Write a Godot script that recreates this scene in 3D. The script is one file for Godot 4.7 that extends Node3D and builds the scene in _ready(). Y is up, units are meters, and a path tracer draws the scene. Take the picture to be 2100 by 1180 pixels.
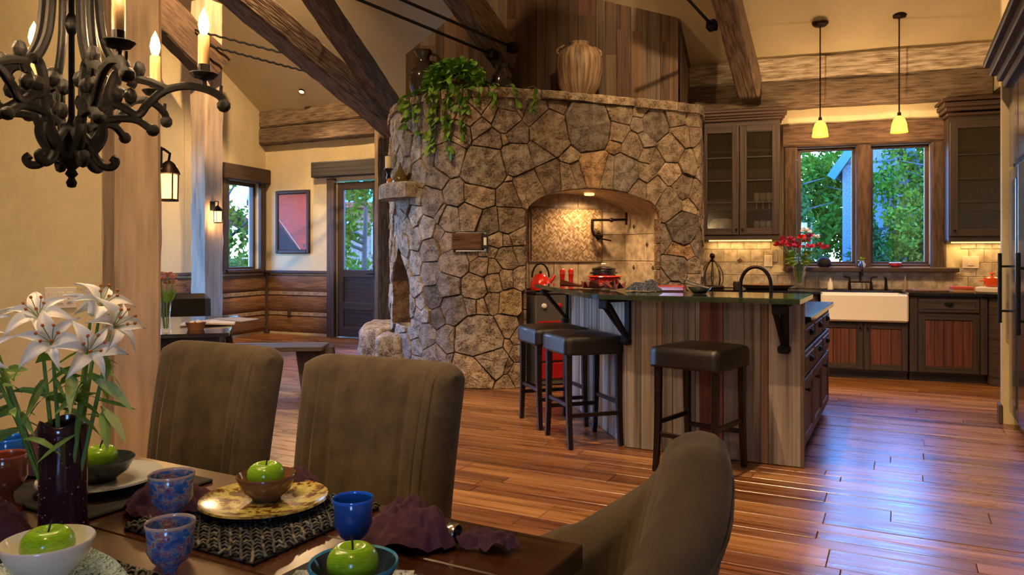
extends Node3D
# A mountain-home great room: dining table, stone cooking hearth, kitchen island. Units are metres, y is up.
# Camera stands at (0, 1.3, 0) and looks along -z. Main floor axis is turned 27 degrees, the kitchen wall 18.5 degrees.

class MB:
	var v := PackedVector3Array()
	var n := PackedVector3Array()
	var uv := PackedVector2Array()
	var c := PackedColorArray()
	var xf := Transform3D()
	var col := Color(1, 1, 1)
	var uo := Vector2.ZERO
	func t3(a, b, d, na, nb, nd, ua, ub, ud):
		a = xf * a; b = xf * b; d = xf * d
		na = (xf.basis * na).normalized(); nb = (xf.basis * nb).normalized(); nd = (xf.basis * nd).normalized()
		if (d - a).cross(b - a).dot(na + nb + nd) < 0.0:
			var t = b; b = d; d = t
			t = nb; nb = nd; nd = t
			t = ub; ub = ud; ud = t
		v.append(a); v.append(b); v.append(d)
		n.append(na); n.append(nb); n.append(nd)
		uv.append(ua + uo); uv.append(ub + uo); uv.append(ud + uo)
		c.append(col); c.append(col); c.append(col)
	func tri(a, b, d, nn = null):
		if nn == null: nn = (d - a).cross(b - a).normalized()
		var p = 0 if abs(nn.x) > max(abs(nn.y), abs(nn.z)) else (1 if abs(nn.y) > abs(nn.z) else 2)
		t3(a, b, d, nn, nn, nn, pl(a, p), pl(b, p), pl(d, p))
	func pl(a, p): return Vector2(a.z, a.y) if p == 0 else (Vector2(a.x, a.z) if p == 1 else Vector2(a.x, a.y))
	func quad(a, b, d, e, ua = null, ub = null, ud = null, ue = null, nn = null):
		if nn == null: nn = (e - a).cross(b - a).normalized()
		if ua == null:
			var w = (b - a).length()
			var h = (e - a).length()
			ua = Vector2(0, 0); ub = Vector2(w, 0); ud = Vector2(w, h); ue = Vector2(0, h)
		t3(a, b, d, nn, nn, nn, ua, ub, ud)
		t3(a, d, e, nn, nn, nn, ua, ud, ue)
	# box with chamfered edges; texture u runs along the longest side
	func box(ctr, size, bas = Basis(), bev = 0.0):
		var keep = xf
		xf = xf * Transform3D(bas, ctr)
		var h = size * 0.5
		var lo = 0 if size.x >= size.y and size.x >= size.z else (1 if size.y >= size.z else 2)
		bev = min(bev, 0.45 * min(size.x, min(size.y, size.z)))
		for ax in 3:
			var b = (ax + 1) % 3
			var d = (ax + 2) % 3
			if d == lo:
				var t = b; b = d; d = t
			elif b != lo and h[d] > h[b]:
				var t2 = b; b = d; d = t2
			for s in [-1.0, 1.0]:
				var p = []
				for k in [[-1, -1], [1, -1], [1, 1], [-1, 1]]:
					var q = Vector3.ZERO
					q[ax] = s * h[ax]; q[b] = k[0] * (h[b] - bev); q[d] = k[1] * (h[d] - bev)
					p.append(q)
				var nn = Vector3.ZERO
				nn[ax] = s
				quad(p[0], p[1], p[2], p[3], Vector2(p[0][b], p[0][d]), Vector2(p[1][b], p[1][d]), Vector2(p[2][b], p[2][d]), Vector2(p[3][b], p[3][d]), nn)
		if bev > 0.0:
			for pr in [[0, 1, 2], [1, 2, 0], [2, 0, 1]]:
				for sg in [[-1, -1], [-1, 1], [1, -1], [1, 1]]:
					var e = []
					for k in [-1, 1]:
						var q1 = Vector3.ZERO
						q1[pr[0]] = sg[0] * h[pr[0]]; q1[pr[1]] = sg[1] * (h[pr[1]] - bev); q1[pr[2]] = k * (h[pr[2]] - bev)
						var q2 = q1
						q2[pr[0]] = sg[0] * (h[pr[0]] - bev); q2[pr[1]] = sg[1] * h[pr[1]]
						e.append([q1, q2])
					var na = Vector3.ZERO
					na[pr[0]] = sg[0]; na[pr[1]] = sg[1]
					var l0 = e[0][0][pr[2]]
					var l1 = e[1][0][pr[2]]
					quad(e[0][0], e[1][0], e[1][1], e[0][1], Vector2(l0, h[pr[1]]), Vector2(l1, h[pr[1]]), Vector2(l1, h[pr[1]] + bev), Vector2(l0, h[pr[1]] + bev), na.normalized())
		if bev > 0.0:
			for i in 8:
				var s = Vector3(1 if i & 1 else -1, 1 if i & 2 else -1, 1 if i & 4 else -1)
				var a = s * h
				tri(a - Vector3(0, s.y, s.z) * bev, a - Vector3(s.x, 0, s.z) * bev, a - Vector3(s.x, s.y, 0) * bev, s.normalized())
		xf = keep
	func bar(a, b, w, h, bev = 0.0, up = Vector3.UP, roll = 0.0):
		var x = (b - a)
		var l = x.length()
		x = x / l
		if abs(x.dot(up)) > 0.99: up = Vector3.RIGHT
		var z = x.cross(up).normalized()
		var y = z.cross(x)
		var bs = Basis(x, y, z)
		if roll != 0.0: bs = Basis(x, roll) * bs
		box((a + b) * 0.5, Vector3(l, h, w), bs, bev)
	func lathe(prof, seg = 20, at = Vector3.ZERO, squash = Vector2.ONE):
		var m = prof.size()
		var sn = []
		for i in m - 1:
			var d = prof[i + 1] - prof[i]
			sn.append(Vector2(d.y, -d.x).normalized() if d.length() > 1e-7 else Vector2(0, 1))
		for i in m - 1:
			var n0 = sn[i]
			var n1 = sn[i]
			if i > 0 and sn[i - 1].dot(sn[i]) > 0.5: n0 = (sn[i] + sn[i - 1]).normalized()
			if i < m - 2 and sn[i + 1].dot(sn[i]) > 0.5: n1 = (sn[i] + sn[i + 1]).normalized()
			for k in seg:
				var a0 = TAU * k / seg
				var a1 = TAU * (k + 1) / seg
				var c0 = Vector3(cos(a0) * squash.x, 0, sin(a0) * squash.y)
				var c1 = Vector3(cos(a1) * squash.x, 0, sin(a1) * squash.y)
				var p = [at + c0 * prof[i].x + Vector3(0, prof[i].y, 0), at + c1 * prof[i].x + Vector3(0, prof[i].y, 0), at + c1 * prof[i + 1].x + Vector3(0, prof[i + 1].y, 0), at + c0 * prof[i + 1].x + Vector3(0, prof[i + 1].y, 0)]
				var q = [c0 * n0.x + Vector3(0, n0.y, 0), c1 * n0.x + Vector3(0, n0.y, 0), c1 * n1.x + Vector3(0, n1.y, 0), c0 * n1.x + Vector3(0, n1.y, 0)]
				var u0 = Vector2(float(k) / seg, prof[i].y)
				var u1 = Vector2(float(k + 1) / seg, prof[i].y)
				var u2 = Vector2(float(k + 1) / seg, prof[i + 1].y)
				var u3 = Vector2(float(k) / seg, prof[i + 1].y)
				if prof[i].x > 1e-6: t3(p[0], p[1], p[2], q[0], q[1], q[2], u0, u1, u2)
				if prof[i + 1].x > 1e-6: t3(p[0], p[2], p[3], q[0], q[2], q[3], u0, u2, u3)
	func tube(pts, rad, sides = 8, flat = 1.0):
		var m = pts.size()
		var rings = []
		var ax = Vector3.ZERO
		var len = 0.0
		for i in m:
			var t = (pts[min(i + 1, m - 1)] - pts[max(i - 1, 0)]).normalized()
			if ax == Vector3.ZERO:
				ax = t.cross(Vector3.UP if abs(t.y) < 0.9 else Vector3.RIGHT).normalized()
			else:
				ax = (ax - t * ax.dot(t)).normalized()
			var ay = t.cross(ax)
			var r = rad[i] if rad is Array else rad
			if i > 0: len += (pts[i] - pts[i - 1]).length()
			var ring = []
			for k in sides:
				var a = TAU * k / sides
				var nn = ax * cos(a) + ay * sin(a) * flat
				ring.append([pts[i] + nn * r, (ax * cos(a) + ay * sin(a)).normalized(), len])
			rings.append(ring)
		for i in m - 1:
			for k in sides:
				var k2 = (k + 1) % sides
				var a = rings[i][k]
				var b = rings[i][k2]
				var d = rings[i + 1][k2]
				var e = rings[i + 1][k]
				t3(a[0], b[0], d[0], a[1], b[1], d[1], Vector2(a[2], float(k) / sides), Vector2(b[2], float(k + 1) / sides), Vector2(d[2], float(k + 1) / sides))
				t3(a[0], d[0], e[0], a[1], d[1], e[1], Vector2(a[2], float(k) / sides), Vector2(d[2], float(k + 1) / sides), Vector2(e[2], float(k) / sides))
		for i in [0, m - 1]:
			var nn = (pts[0] - pts[1]).normalized() if i == 0 else (pts[m - 1] - pts[m - 2]).normalized()
			for k in range(1, sides - 1): tri(rings[i][0][0], rings[i][k][0], rings[i][k + 1][0], nn)
	func prism(poly, y0, y1, bev = 0.0):   # polygon in x,z raised from y0 to y1
		var m = poly.size()
		var top = poly
		if bev > 0.0:
			var o = Geometry2D.offset_polygon(PackedVector2Array(poly), -bev, Geometry2D.JOIN_MITER)
			if o.size() == 1 and o[0].size() == m: top = _align(o[0], poly)
			else: bev = 0.0
		var ix = Geometry2D.triangulate_polygon(PackedVector2Array(top))
		for i in range(0, ix.size(), 3):
			var a = top[ix[i]]
			var b = top[ix[i + 1]]
			var d = top[ix[i + 2]]
			t3(Vector3(a.x, y1, a.y), Vector3(b.x, y1, b.y), Vector3(d.x, y1, d.y), Vector3.UP, Vector3.UP, Vector3.UP, a, b, d)
			t3(Vector3(a.x, y0, a.y), Vector3(b.x, y0, b.y), Vector3(d.x, y0, d.y), Vector3.DOWN, Vector3.DOWN, Vector3.DOWN, a, b, d)
		for i in m:
			var a = poly[i]
			var b = poly[(i + 1) % m]
			quad(Vector3(a.x, y0, a.y), Vector3(b.x, y0, b.y), Vector3(b.x, y1 - bev, b.y), Vector3(a.x, y1 - bev, a.y))
			if bev > 0.0:
				var a2 = top[i]
				var b2 = top[(i + 1) % m]
				quad(Vector3(a.x, y1 - bev, a.y), Vector3(b.x, y1 - bev, b.y), Vector3(b2.x, y1, b2.y), Vector3(a2.x, y1, a2.y))
	func _align(o, poly):
		var best = 0
		for i in o.size():
			if o[i].distance_to(poly[0]) < o[best].distance_to(poly[0]): best = i
		var r = []
		var m = o.size()
		var fwd = o[(best + 1) % m].distance_to(poly[1]) < o[(best + m - 1) % m].distance_to(poly[1])
		for i in m: r.append(o[(best + (i if fwd else m - i)) % m])
		return r
	# smooth sheet f(a, b) -> Vector3 with a, b in 0..1
	func sheet(f: Callable, na, nb, wrap_a = false, wrap_b = false):
		var p = []
		for i in na + 1:
			var row = []
			for j in nb + 1: row.append(f.call(float(i) / na, float(j) / nb))
			p.append(row)
		var q = []
		for i in na + 1:
			var row = []
			for j in nb + 1:
				var i0 = i - 1 if i > 0 else (na - 1 if wrap_a else 0)
				var i1 = i + 1 if i < na else (1 if wrap_a else na)
				var j0 = j - 1 if j > 0 else (nb - 1 if wrap_b else 0)
				var j1 = j + 1 if j < nb else (1 if wrap_b else nb)
				var nn = (p[i1][j] - p[i0][j]).cross(p[i][j1] - p[i][j0])
				if nn.length() < 1e-12: nn = (p[min(i + 1, na)][min(j + 1, nb)] - p[max(i - 1, 0)][max(j - 1, 0)]).cross(p[max(i - 1, 0)][min(j + 1, nb)] - p[min(i + 1, na)][max(j - 1, 0)])
				row.append(nn.normalized() if nn.length() > 1e-14 else Vector3.UP)
			q.append(row)
		for i in na:
			for j in nb:
				var u0 = Vector2(float(i) / na, float(j) / nb)
				var u2 = Vector2(float(i + 1) / na, float(j + 1) / nb)
				var u1 = Vector2(u2.x, u0.y)
				var u3 = Vector2(u0.x, u2.y)
				t3(p[i][j], p[i + 1][j], p[i + 1][j + 1], q[i][j], q[i + 1][j], q[i + 1][j + 1], u0, u1, u2)
				t3(p[i][j], p[i + 1][j + 1], p[i][j + 1], q[i][j], q[i + 1][j + 1], q[i][j + 1], u0, u2, u3)
	func ball(at, r, seg = 12, sq = 1.0):
		var pr = []
		for i in seg / 2 + 1:
			var a = -PI / 2 + PI * i / (seg / 2)
			pr.append(Vector2(max(0.0, cos(a)) * r, sin(a) * r * sq))
		lathe(pr, seg, at)
	func mesh():
		var m = ArrayMesh.new()
		if v.size() == 0: return m
		var a = []
		a.resize(Mesh.ARRAY_MAX)
		a[Mesh.ARRAY_VERTEX] = v; a[Mesh.ARRAY_NORMAL] = n; a[Mesh.ARRAY_TEX_UV] = uv; a[Mesh.ARRAY_COLOR] = c
		m.add_surface_from_arrays(Mesh.PRIMITIVE_TRIANGLES, a)
		return m

var R := RandomNumberGenerator.new()
var M := {}
var T := {}
var taken := {}

func numbered(called):
	if not taken.has(called):
		taken[called] = 0
		return called
	taken[called] += 1
	return "%s_%03d" % [called, taken[called]]
func rf(a, b): return R.randf_range(a, b)
func V(x, y, z): return Vector3(x, y, z)
func frame(x, y, z, deg): return Transform3D(Basis(Vector3.UP, deg_to_rad(deg)), Vector3(x, y, z))
func part(mb, called, m, parent, at = Transform3D()):
	var o = MeshInstance3D.new()
	o.mesh = mb if mb is Mesh else mb.mesh()
	o.name = called
	o.material_override = m
	o.transform = at
	parent.add_child(o, true)
	return o
func thing(called, label, category, at = Transform3D(), group = ""):
	var o = Node3D.new()
	o.name = numbered(called)
	o.transform = at
	add_child(o)
	return tag(o, label, category, group)
func tag(o, label, category, group = ""):
	o.set_meta("label", label); o.set_meta("category", category)
	if group: o.set_meta("group", group)
	return o
func one(mb, called, m, label, category, at = Transform3D(), group = ""):
	var o = part(mb, numbered(called), m, self, at)
	return tag(o, label, category, group)
func struct(called, at = Transform3D(), mb = null, m = null, label = ""):
	var o
	if mb == null:
		o = Node3D.new()
		o.name = called; o.transform = at
		add_child(o)
	else:
		o = part(mb, called, m, self, at)
	o.set_meta("kind", "structure")
	if label: o.set_meta("label", label)
	return o
func copy(o, at, label, group = ""):
	var c = o.duplicate()
	var base = String(o.name)
	c.name = numbered(base)
	add_child(c)
	c.transform = at
	c.set_meta("label", label)
	if group: c.set_meta("group", group)
	return c

# ---------- textures: what surfaces are made of ----------
func noise_img(seed, freq, w, h, oct = 4, type = FastNoiseLite.TYPE_SIMPLEX_SMOOTH):
	var f = FastNoiseLite.new()
	f.seed = seed; f.noise_type = type; f.frequency = freq
	f.fractal_type = FastNoiseLite.FRACTAL_FBM; f.fractal_octaves = oct
	return f.get_seamless_image(w, h)
func ramp_tex(imgs, weights, cols, size = 512, contrast = 1.0):
	var d = []
	for im in imgs:
		im.resize(size, size, Image.INTERPOLATE_CUBIC)
		im.convert(Image.FORMAT_L8)
		d.append(im.get_data())
	var out = PackedByteArray()
	out.resize(size * size * 3)
	var lut = PackedByteArray()
	lut.resize(256 * 3)
	var g = Gradient.new()
	var offs = PackedFloat32Array()
	var cc = PackedColorArray()
	for i in cols.size():
		offs.append(float(i) / (cols.size() - 1)); cc.append(cols[i])
	g.offsets = offs; g.colors = cc
	for i in 256:
		var k = clampf((i / 255.0 - 0.5) * contrast + 0.5, 0, 1)
		var q = g.sample(k)
		lut[i * 3] = int(q.r * 255); lut[i * 3 + 1] = int(q.g * 255); lut[i * 3 + 2] = int(q.b * 255)
	var two = d.size() > 1
	var d0: PackedByteArray = d[0]
	var d1: PackedByteArray = d[d.size() - 1]
	var w0: float = weights[0]
	var w1: float = weights[1] if two else 0.0
	for i in size * size:
		var x := int(d0[i] * w0 + d1[i] * w1) * 3
		out[i * 3] = lut[x]; out[i * 3 + 1] = lut[x + 1]; out[i * 3 + 2] = lut[x + 2]
	return ImageTexture.create_from_image(Image.create_from_data(size, size, false, Image.FORMAT_RGB8, out))
func g(x): return Color(x, x, x)
func make_textures():
	T.grain = ramp_tex([noise_img(3, 0.02, 64, 512, 4), noise_img(5, 0.09, 24, 512, 3)], [0.65, 0.35], [g(0.50), g(0.76), g(0.9), g(1.0)], 512, 1.3)
	T.plank = ramp_tex([noise_img(13, 0.012, 96, 512, 4), noise_img(15, 0.06, 20, 512, 3)], [0.55, 0.45], [Color(0.5, 0.4, 0.34), Color(0.82, 0.78, 0.74), Color(0.98, 0.97, 0.95), g(1.0)], 512, 1.6)
	T.hewn = ramp_tex([noise_img(23, 0.03, 200, 512, 5), noise_img(25, 0.08, 60, 512, 3)], [0.6, 0.4], [Color(0.36, 0.31, 0.27), Color(0.70, 0.66, 0.61), Color(0.9, 0.88, 0.85), g(1.0)], 512, 1.25)
	T.hewn_bump = ramp_tex([noise_img(23, 0.03, 200, 512, 5), noise_img(27, 0.05, 90, 512, 4)], [0.5, 0.5], [g(0), g(1)], 512, 1.5)
	T.stone = ramp_tex([noise_img(33, 0.012, 512, 512, 5), noise_img(35, 0.06, 512, 512, 4)], [0.55, 0.45], [Color(0.42, 0.38, 0.36), Color(0.74, 0.7, 0.66), Color(0.92, 0.9, 0.87), g(1.0)], 512, 1.9)
	T.cloud = ramp_tex([noise_img(43, 0.008, 512, 512, 4), noise_img(45, 0.05, 512, 512, 3)], [0.7, 0.3], [g(0.7), g(0.88), g(1.0)], 512, 1.7)
	T.plaster = ramp_tex([noise_img(47, 0.008, 512, 512, 4), noise_img(45, 0.05, 512, 512, 3)], [0.6, 0.4], [g(0.93), g(0.97), g(1.0)], 512, 1.5)
	T.post = ramp_tex([noise_img(28, 0.03, 120, 512, 5), noise_img(29, 0.012, 256, 512, 4)], [0.5, 0.5], [g(0.66), g(0.85), g(0.94), g(1.0)], 512, 1.3)
	T.fine = ramp_tex([noise_img(53, 0.08, 512, 512, 4), noise_img(55, 0.2, 512, 512, 2)], [0.5, 0.5], [g(0), g(1)], 512, 1.6)
	T.rough = ramp_tex([noise_img(13, 0.012, 96, 512, 4), noise_img(63, 0.02, 256, 512, 3)], [0.5, 0.5], [g(0.55), g(1.0)], 512, 1.6)
	T.glaze = ramp_tex([noise_img(73, 0.014, 512, 512, 3), noise_img(75, 0.03, 512, 512, 3)], [0.6, 0.4], [Color(0.14, 0.2, 0.48), Color(0.14, 0.36, 0.68), Color(0.22, 0.45, 0.72), Color(0.72, 0.64, 0.6), Color(0.5, 0.2, 0.2), Color(0.74, 0.7, 0.62)], 512, 2.2)
	T.plate = ramp_tex([noise_img(83, 0.012, 512, 512, 3), noise_img(85, 0.04, 512, 512, 2)], [0.7, 0.3], [Color(0.26, 0.12, 0.03), Color(0.42, 0.23, 0.06), Color(0.72, 0.66, 0.34), Color(0.66, 0.68, 0.38), Color(0.76, 0.73, 0.45)], 512, 3.0)
	T.towel = ramp_tex([noise_img(103, 0.02, 256, 256, 2), noise_img(105, 0.06, 256, 256, 2)], [0.5, 0.5], [Color(0.02, 0.02, 0.05), Color(0.04, 0.04, 0.1), Color(0.05, 0.06, 0.14), Color(0.1, 0.17, 0.32), Color(0.6, 0.62, 0.66), Color(0.08, 0.04, 0.08)], 256, 2.4)
	T.drip = ramp_tex([noise_img(113, 0.03, 512, 48, 3), noise_img(115, 0.05, 256, 128, 3)], [0.7, 0.3], [Color(0.36, 0.28, 0.21), Color(0.48, 0.39, 0.30), Color(0.58, 0.49, 0.38), Color(0.68, 0.59, 0.46)], 512, 1.8)
	T.speck = ramp_tex([noise_img(123, 0.04, 256, 256, 3), noise_img(125, 0.15, 256, 256, 2)], [0.4, 0.6], [Color(0.15, 0.3, 0.32), Color(0.75, 0.85, 0.85), g(0.95), g(1.0)], 256, 2.4)
	T.apple = ramp_tex([noise_img(93, 0.03, 256, 256, 3), noise_img(95, 0.09, 32, 256, 3)], [0.5, 0.5], [Color(0.36, 0.56, 0.06), Color(0.47, 0.68, 0.1), Color(0.58, 0.76, 0.2)], 256, 1.5)

func mat(key, col, rough, o = {}):
	var m = StandardMaterial3D.new()
	m.resource_name = key
	m.albedo_color = col
	m.roughness = rough
	m.metallic = o.get("metal", 0.0)
	if o.has("tex"): m.albedo_texture = T[o.tex]
	if o.has("rtex"):
		m.roughness_texture = T[o.rtex]
	if o.has("bump"):
		m.heightmap_enabled = true
		m.heightmap_texture = T[o.bump]
		m.heightmap_scale = o.get("bs", 0.3)
	if o.has("sc"): m.uv1_scale = o.sc
	if o.get("tri", false): m.uv1_triplanar = true
	if o.get("vc", true): m.vertex_color_use_as_albedo = true
	if o.has("cc"):
		m.clearcoat_enabled = true; m.clearcoat = o.cc; m.clearcoat_roughness = 0.08
	if o.has("rim"):
		m.rim_enabled = true; m.rim = o.rim; m.rim_tint = 0.6
	if o.has("spec"): m.metallic_specular = o.spec
	if o.has("alpha"):
		m.transparency = BaseMaterial3D.TRANSPARENCY_ALPHA
		m.albedo_color.a = o.alpha
	if o.has("refr"):
		m.refraction_enabled = true; m.refraction_scale = o.refr
	if o.has("em"):
		m.emission_enabled = true; m.emission = o.em; m.emission_energy_multiplier = o.get("ee", 1.0)
	if o.has("back"):
		m.backlight_enabled = true; m.backlight = o.back
	if o.has("sss"):
		m.subsurf_scatter_enabled = true; m.subsurf_scatter_strength = o.sss
	M[key] = m
	return m
func make_materials():
	mat("plaster", Color(0.83, 0.77, 0.61), 0.9, {"tex": "plaster", "tri": true, "sc": V(0.4, 0.4, 0.4), "bump": "fine", "bs": 0.08, "vc": false})
	mat("plank", Color(1, 1, 1), 0.4, {"tex": "plank", "sc": V(0.45, 2.2, 1), "rtex": "rough", "bump": "plank", "bs": 0.08, "spec": 0.8})
	mat("timber", Color(1, 1, 1), 0.85, {"tex": "hewn", "sc": V(0.55, 1.3, 1), "bump": "hewn_bump", "bs": 0.55})
	mat("post", Color(1, 1, 1), 0.85, {"tex": "post", "sc": V(0.3, 0.8, 1), "bump": "hewn_bump", "bs": 0.4})
	mat("barnwood", Color(1, 1, 1), 0.8, {"tex": "grain", "sc": V(0.35, 1.1, 1), "bump": "grain", "bs": 0.4})
	mat("cabinet", Color(1, 1, 1), 0.55, {"tex": "grain", "sc": V(0.5, 2.6, 1), "bump": "grain", "bs": 0.12})
	mat("stone", Color(1, 1, 1), 0.85, {"tex": "stone", "tri": true, "sc": V(1.3, 1.3, 1.3), "bump": "stone", "bs": 1.5})
	mat("mortar", Color(0.36, 0.31, 0.26), 0.95, {"tex": "stone", "tri": true, "sc": V(4, 4, 4), "vc": false})
	mat("travertine", Color(1, 1, 1), 0.5, {"tex": "cloud", "tri": true, "sc": V(2, 2, 2), "bump": "fine", "bs": 0.1})
	mat("iron", Color(0.05, 0.042, 0.04), 0.5, {"metal": 0.0, "spec": 0.35, "bump": "fine", "bs": 0.15, "sc": V(6, 6, 6), "vc": false})
	mat("bronze", Color(0.16, 0.11, 0.08), 0.42, {"metal": 0.8, "vc": false})
	mat("steel", Color(0.72, 0.72, 0.72), 0.22, {"metal": 1.0, "vc": false})
	mat("counter", Color(0.09, 0.08, 0.065), 0.12, {"tex": "stone", "tri": true, "sc": V(5, 5, 5), "vc": false})
	mat("bar_glass", Color(0.16, 0.22, 0.17), 0.06, {"alpha": 0.72, "vc": false})
	mat("glass", Color(0.1, 0.12, 0.12), 0.02, {"alpha": 0.01, "vc": false})
	mat("clear", Color(1, 1, 1), 0.0, {"alpha": 0.0, "refr": 0.05, "vc": false})
	mat("seedy", Color(0.25, 0.22, 0.18), 0.1, {"alpha": 0.3, "vc": false})
	mat("leather", Color(0.075, 0.045, 0.03), 0.36, {"bump": "fine", "bs": 0.06, "sc": V(3, 3, 3), "vc": false, "cc": 0.15})
	mat("stool_wood", Color(0.115, 0.055, 0.04), 0.32, {"vc": false, "tex": "grain", "sc": V(1, 4, 1)})
	mat("suede", Color(0.33, 0.28, 0.205), 0.95, {"tex": "cloud", "tri": true, "sc": V(2.2, 2.2, 2.2), "rim": 0.6, "bump": "fine", "bs": 0.04, "vc": false})
	mat("table", Color(0.27, 0.155, 0.095), 0.26, {"tex": "plank", "sc": V(0.6, 2.0, 1), "vc": false, "cc": 0.3})
	mat("napkin", Color(0.27, 0.13, 0.22), 0.9, {"rim": 0.4, "vc": false, "bump": "fine", "bs": 0.05, "sc": V(4, 4, 4)})
	mat("napkin_rust", Color(0.42, 0.16, 0.11), 0.9, {"rim": 0.3, "vc": false})
	mat("paint", Color(1, 1, 1), 0.5, {})
	mat("matte", Color(1, 1, 1), 0.85, {"tex": "cloud", "tri": true, "sc": V(3, 3, 3)})
	mat("gloss", Color(1, 1, 1), 0.12, {"spec": 0.6})
	mat("enamel", Color(1, 1, 1), 0.15, {"cc": 0.5})
	mat("foliage", Color(1, 1, 1), 0.95, {"spec": 0.1, "back": Color(0.6, 0.65, 0.4)})
	mat("leaf", Color(1, 1, 1), 0.55, {"back": Color(0.55, 0.6, 0.4)})
	mat("petal", Color(1, 1, 1), 0.6, {"back": Color(0.5, 0.5, 0.5)})
	mat("apple", Color(1, 1, 1), 0.2, {"tex": "apple", "sc": V(2, 8, 1), "vc": false, "cc": 0.4})
	mat("glaze", Color(1, 1, 1), 0.15, {"tex": "glaze", "tri": true, "sc": V(4, 4, 4), "vc": false, "cc": 0.4})
	mat("plate_glaze", Color(1, 1, 1), 0.2, {"tex": "plate", "tri": true, "sc": V(3.6, 3.6, 3.6), "vc": false, "cc": 0.3})
	mat("grass", Color(0.13, 0.2, 0.06), 0.95, {"tex": "cloud", "tri": true, "sc": V(0.5, 0.5, 0.5), "vc": false})
	mat("bulb", Color(1, 0.9, 0.7), 0.4, {"em": Color(1.0, 0.72, 0.38), "ee": 9.0, "vc": false})
	mat("lamp_glass", Color(1, 0.9, 0.75), 0.4, {"em": Color(1.0, 0.78, 0.48), "ee": 2.6, "vc": false})
	mat("shade_amber", Color(0.9, 0.55, 0.2), 0.3, {"em": Color(1.0, 0.50, 0.16), "ee": 0.5, "vc": false, "back": Color(0.85, 0.6, 0.34)})
	mat("clay", Color(1, 1, 1), 0.6, {"tex": "drip", "sc": V(2, 1, 1), "vc": false})
	mat("holder", Color(0.12, 0.03, 0.02), 0.2, {"vc": false})
	mat("gloss_wood", Color(1, 1, 1), 0.1, {"tex": "grain", "sc": V(0.5, 2, 1), "spec": 0.7})
	mat("glaze_pale", Color(1, 1, 1), 0.2, {"tex": "speck", "tri": true, "sc": V(5, 5, 5)})

# ---------- camera, sky, light ----------
func make_view():
	var cam = Camera3D.new()
	cam.name = "camera"
	cam.position = V(0, 1.3, 0)
	cam.projection = Camera3D.PROJECTION_FRUSTUM
	cam.near = 0.05
	cam.far = 400.0
	cam.size = 0.05 * 1180.0 / 1572.0
	cam.frustum_offset = Vector2(0, -0.05 * 65.0 / 1572.0)
	add_child(cam)
	cam.current = true
	var e = Environment.new()
	e.background_mode = Environment.BG_SKY
	var sm = ProceduralSkyMaterial.new()
	sm.sky_top_color = Color(0.08, 0.45, 0.86)
	sm.sky_horizon_color = Color(0.70, 0.85, 0.96)
	sm.sky_curve = 0.12
	sm.ground_bottom_color = Color(0.14, 0.16, 0.10)
	sm.ground_horizon_color = Color(0.45, 0.5, 0.5)
	sm.sky_energy_multiplier = 1.0
	var sky = Sky.new()
	sky.sky_material = sm
	e.sky = sky
	e.background_energy_multiplier = 28.0
	e.tonemap_mode = Environment.TONE_MAPPER_LINEAR
	e.tonemap_exposure = 0.94
	e.sdfgi_enabled = true
	e.ssao_enabled = true
	e.ssil_enabled = true
	var w = WorldEnvironment.new()
	w.name = "world"
	w.environment = e
	add_child(w)
func omni(at, energy, col, size, parent = self, called = "lamp_light"):
	var l = OmniLight3D.new()
	l.name = called
	l.position = at; l.light_energy = energy; l.light_color = col; l.light_size = size
	l.omni_range = 30.0; l.omni_attenuation = 2.0; l.shadow_enabled = true
	parent.add_child(l, true)
func spot(at, to, energy, col, ang, size, parent = self):
	var l = SpotLight3D.new()
	l.name = "lamp_light"
	l.light_energy = energy; l.light_color = col; l.spot_angle = ang; l.spot_angle_attenuation = 0.6; l.light_size = size
	l.spot_range = 40.0; l.spot_attenuation = 2.0; l.shadow_enabled = true
	parent.add_child(l, true)
	l.transform = Transform3D(Basis.looking_at(to - at, Vector3.UP if abs((to - at).normalized().y) < 0.98 else Vector3.RIGHT), at)
func area(at, deg_x, deg_y, size, energy, col, parent = self):
	var l = AreaLight3D.new()
	l.name = "lamp_light"
	l.position = at
	l.rotation_degrees = V(deg_x, deg_y, 0)
	l.area_size = size; l.light_energy = energy; l.light_color = col; l.shadow_enabled = true
	l.area_range = 30.0
	parent.add_child(l, true)

const WARM := Color(1.0, 0.82, 0.60)

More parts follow.
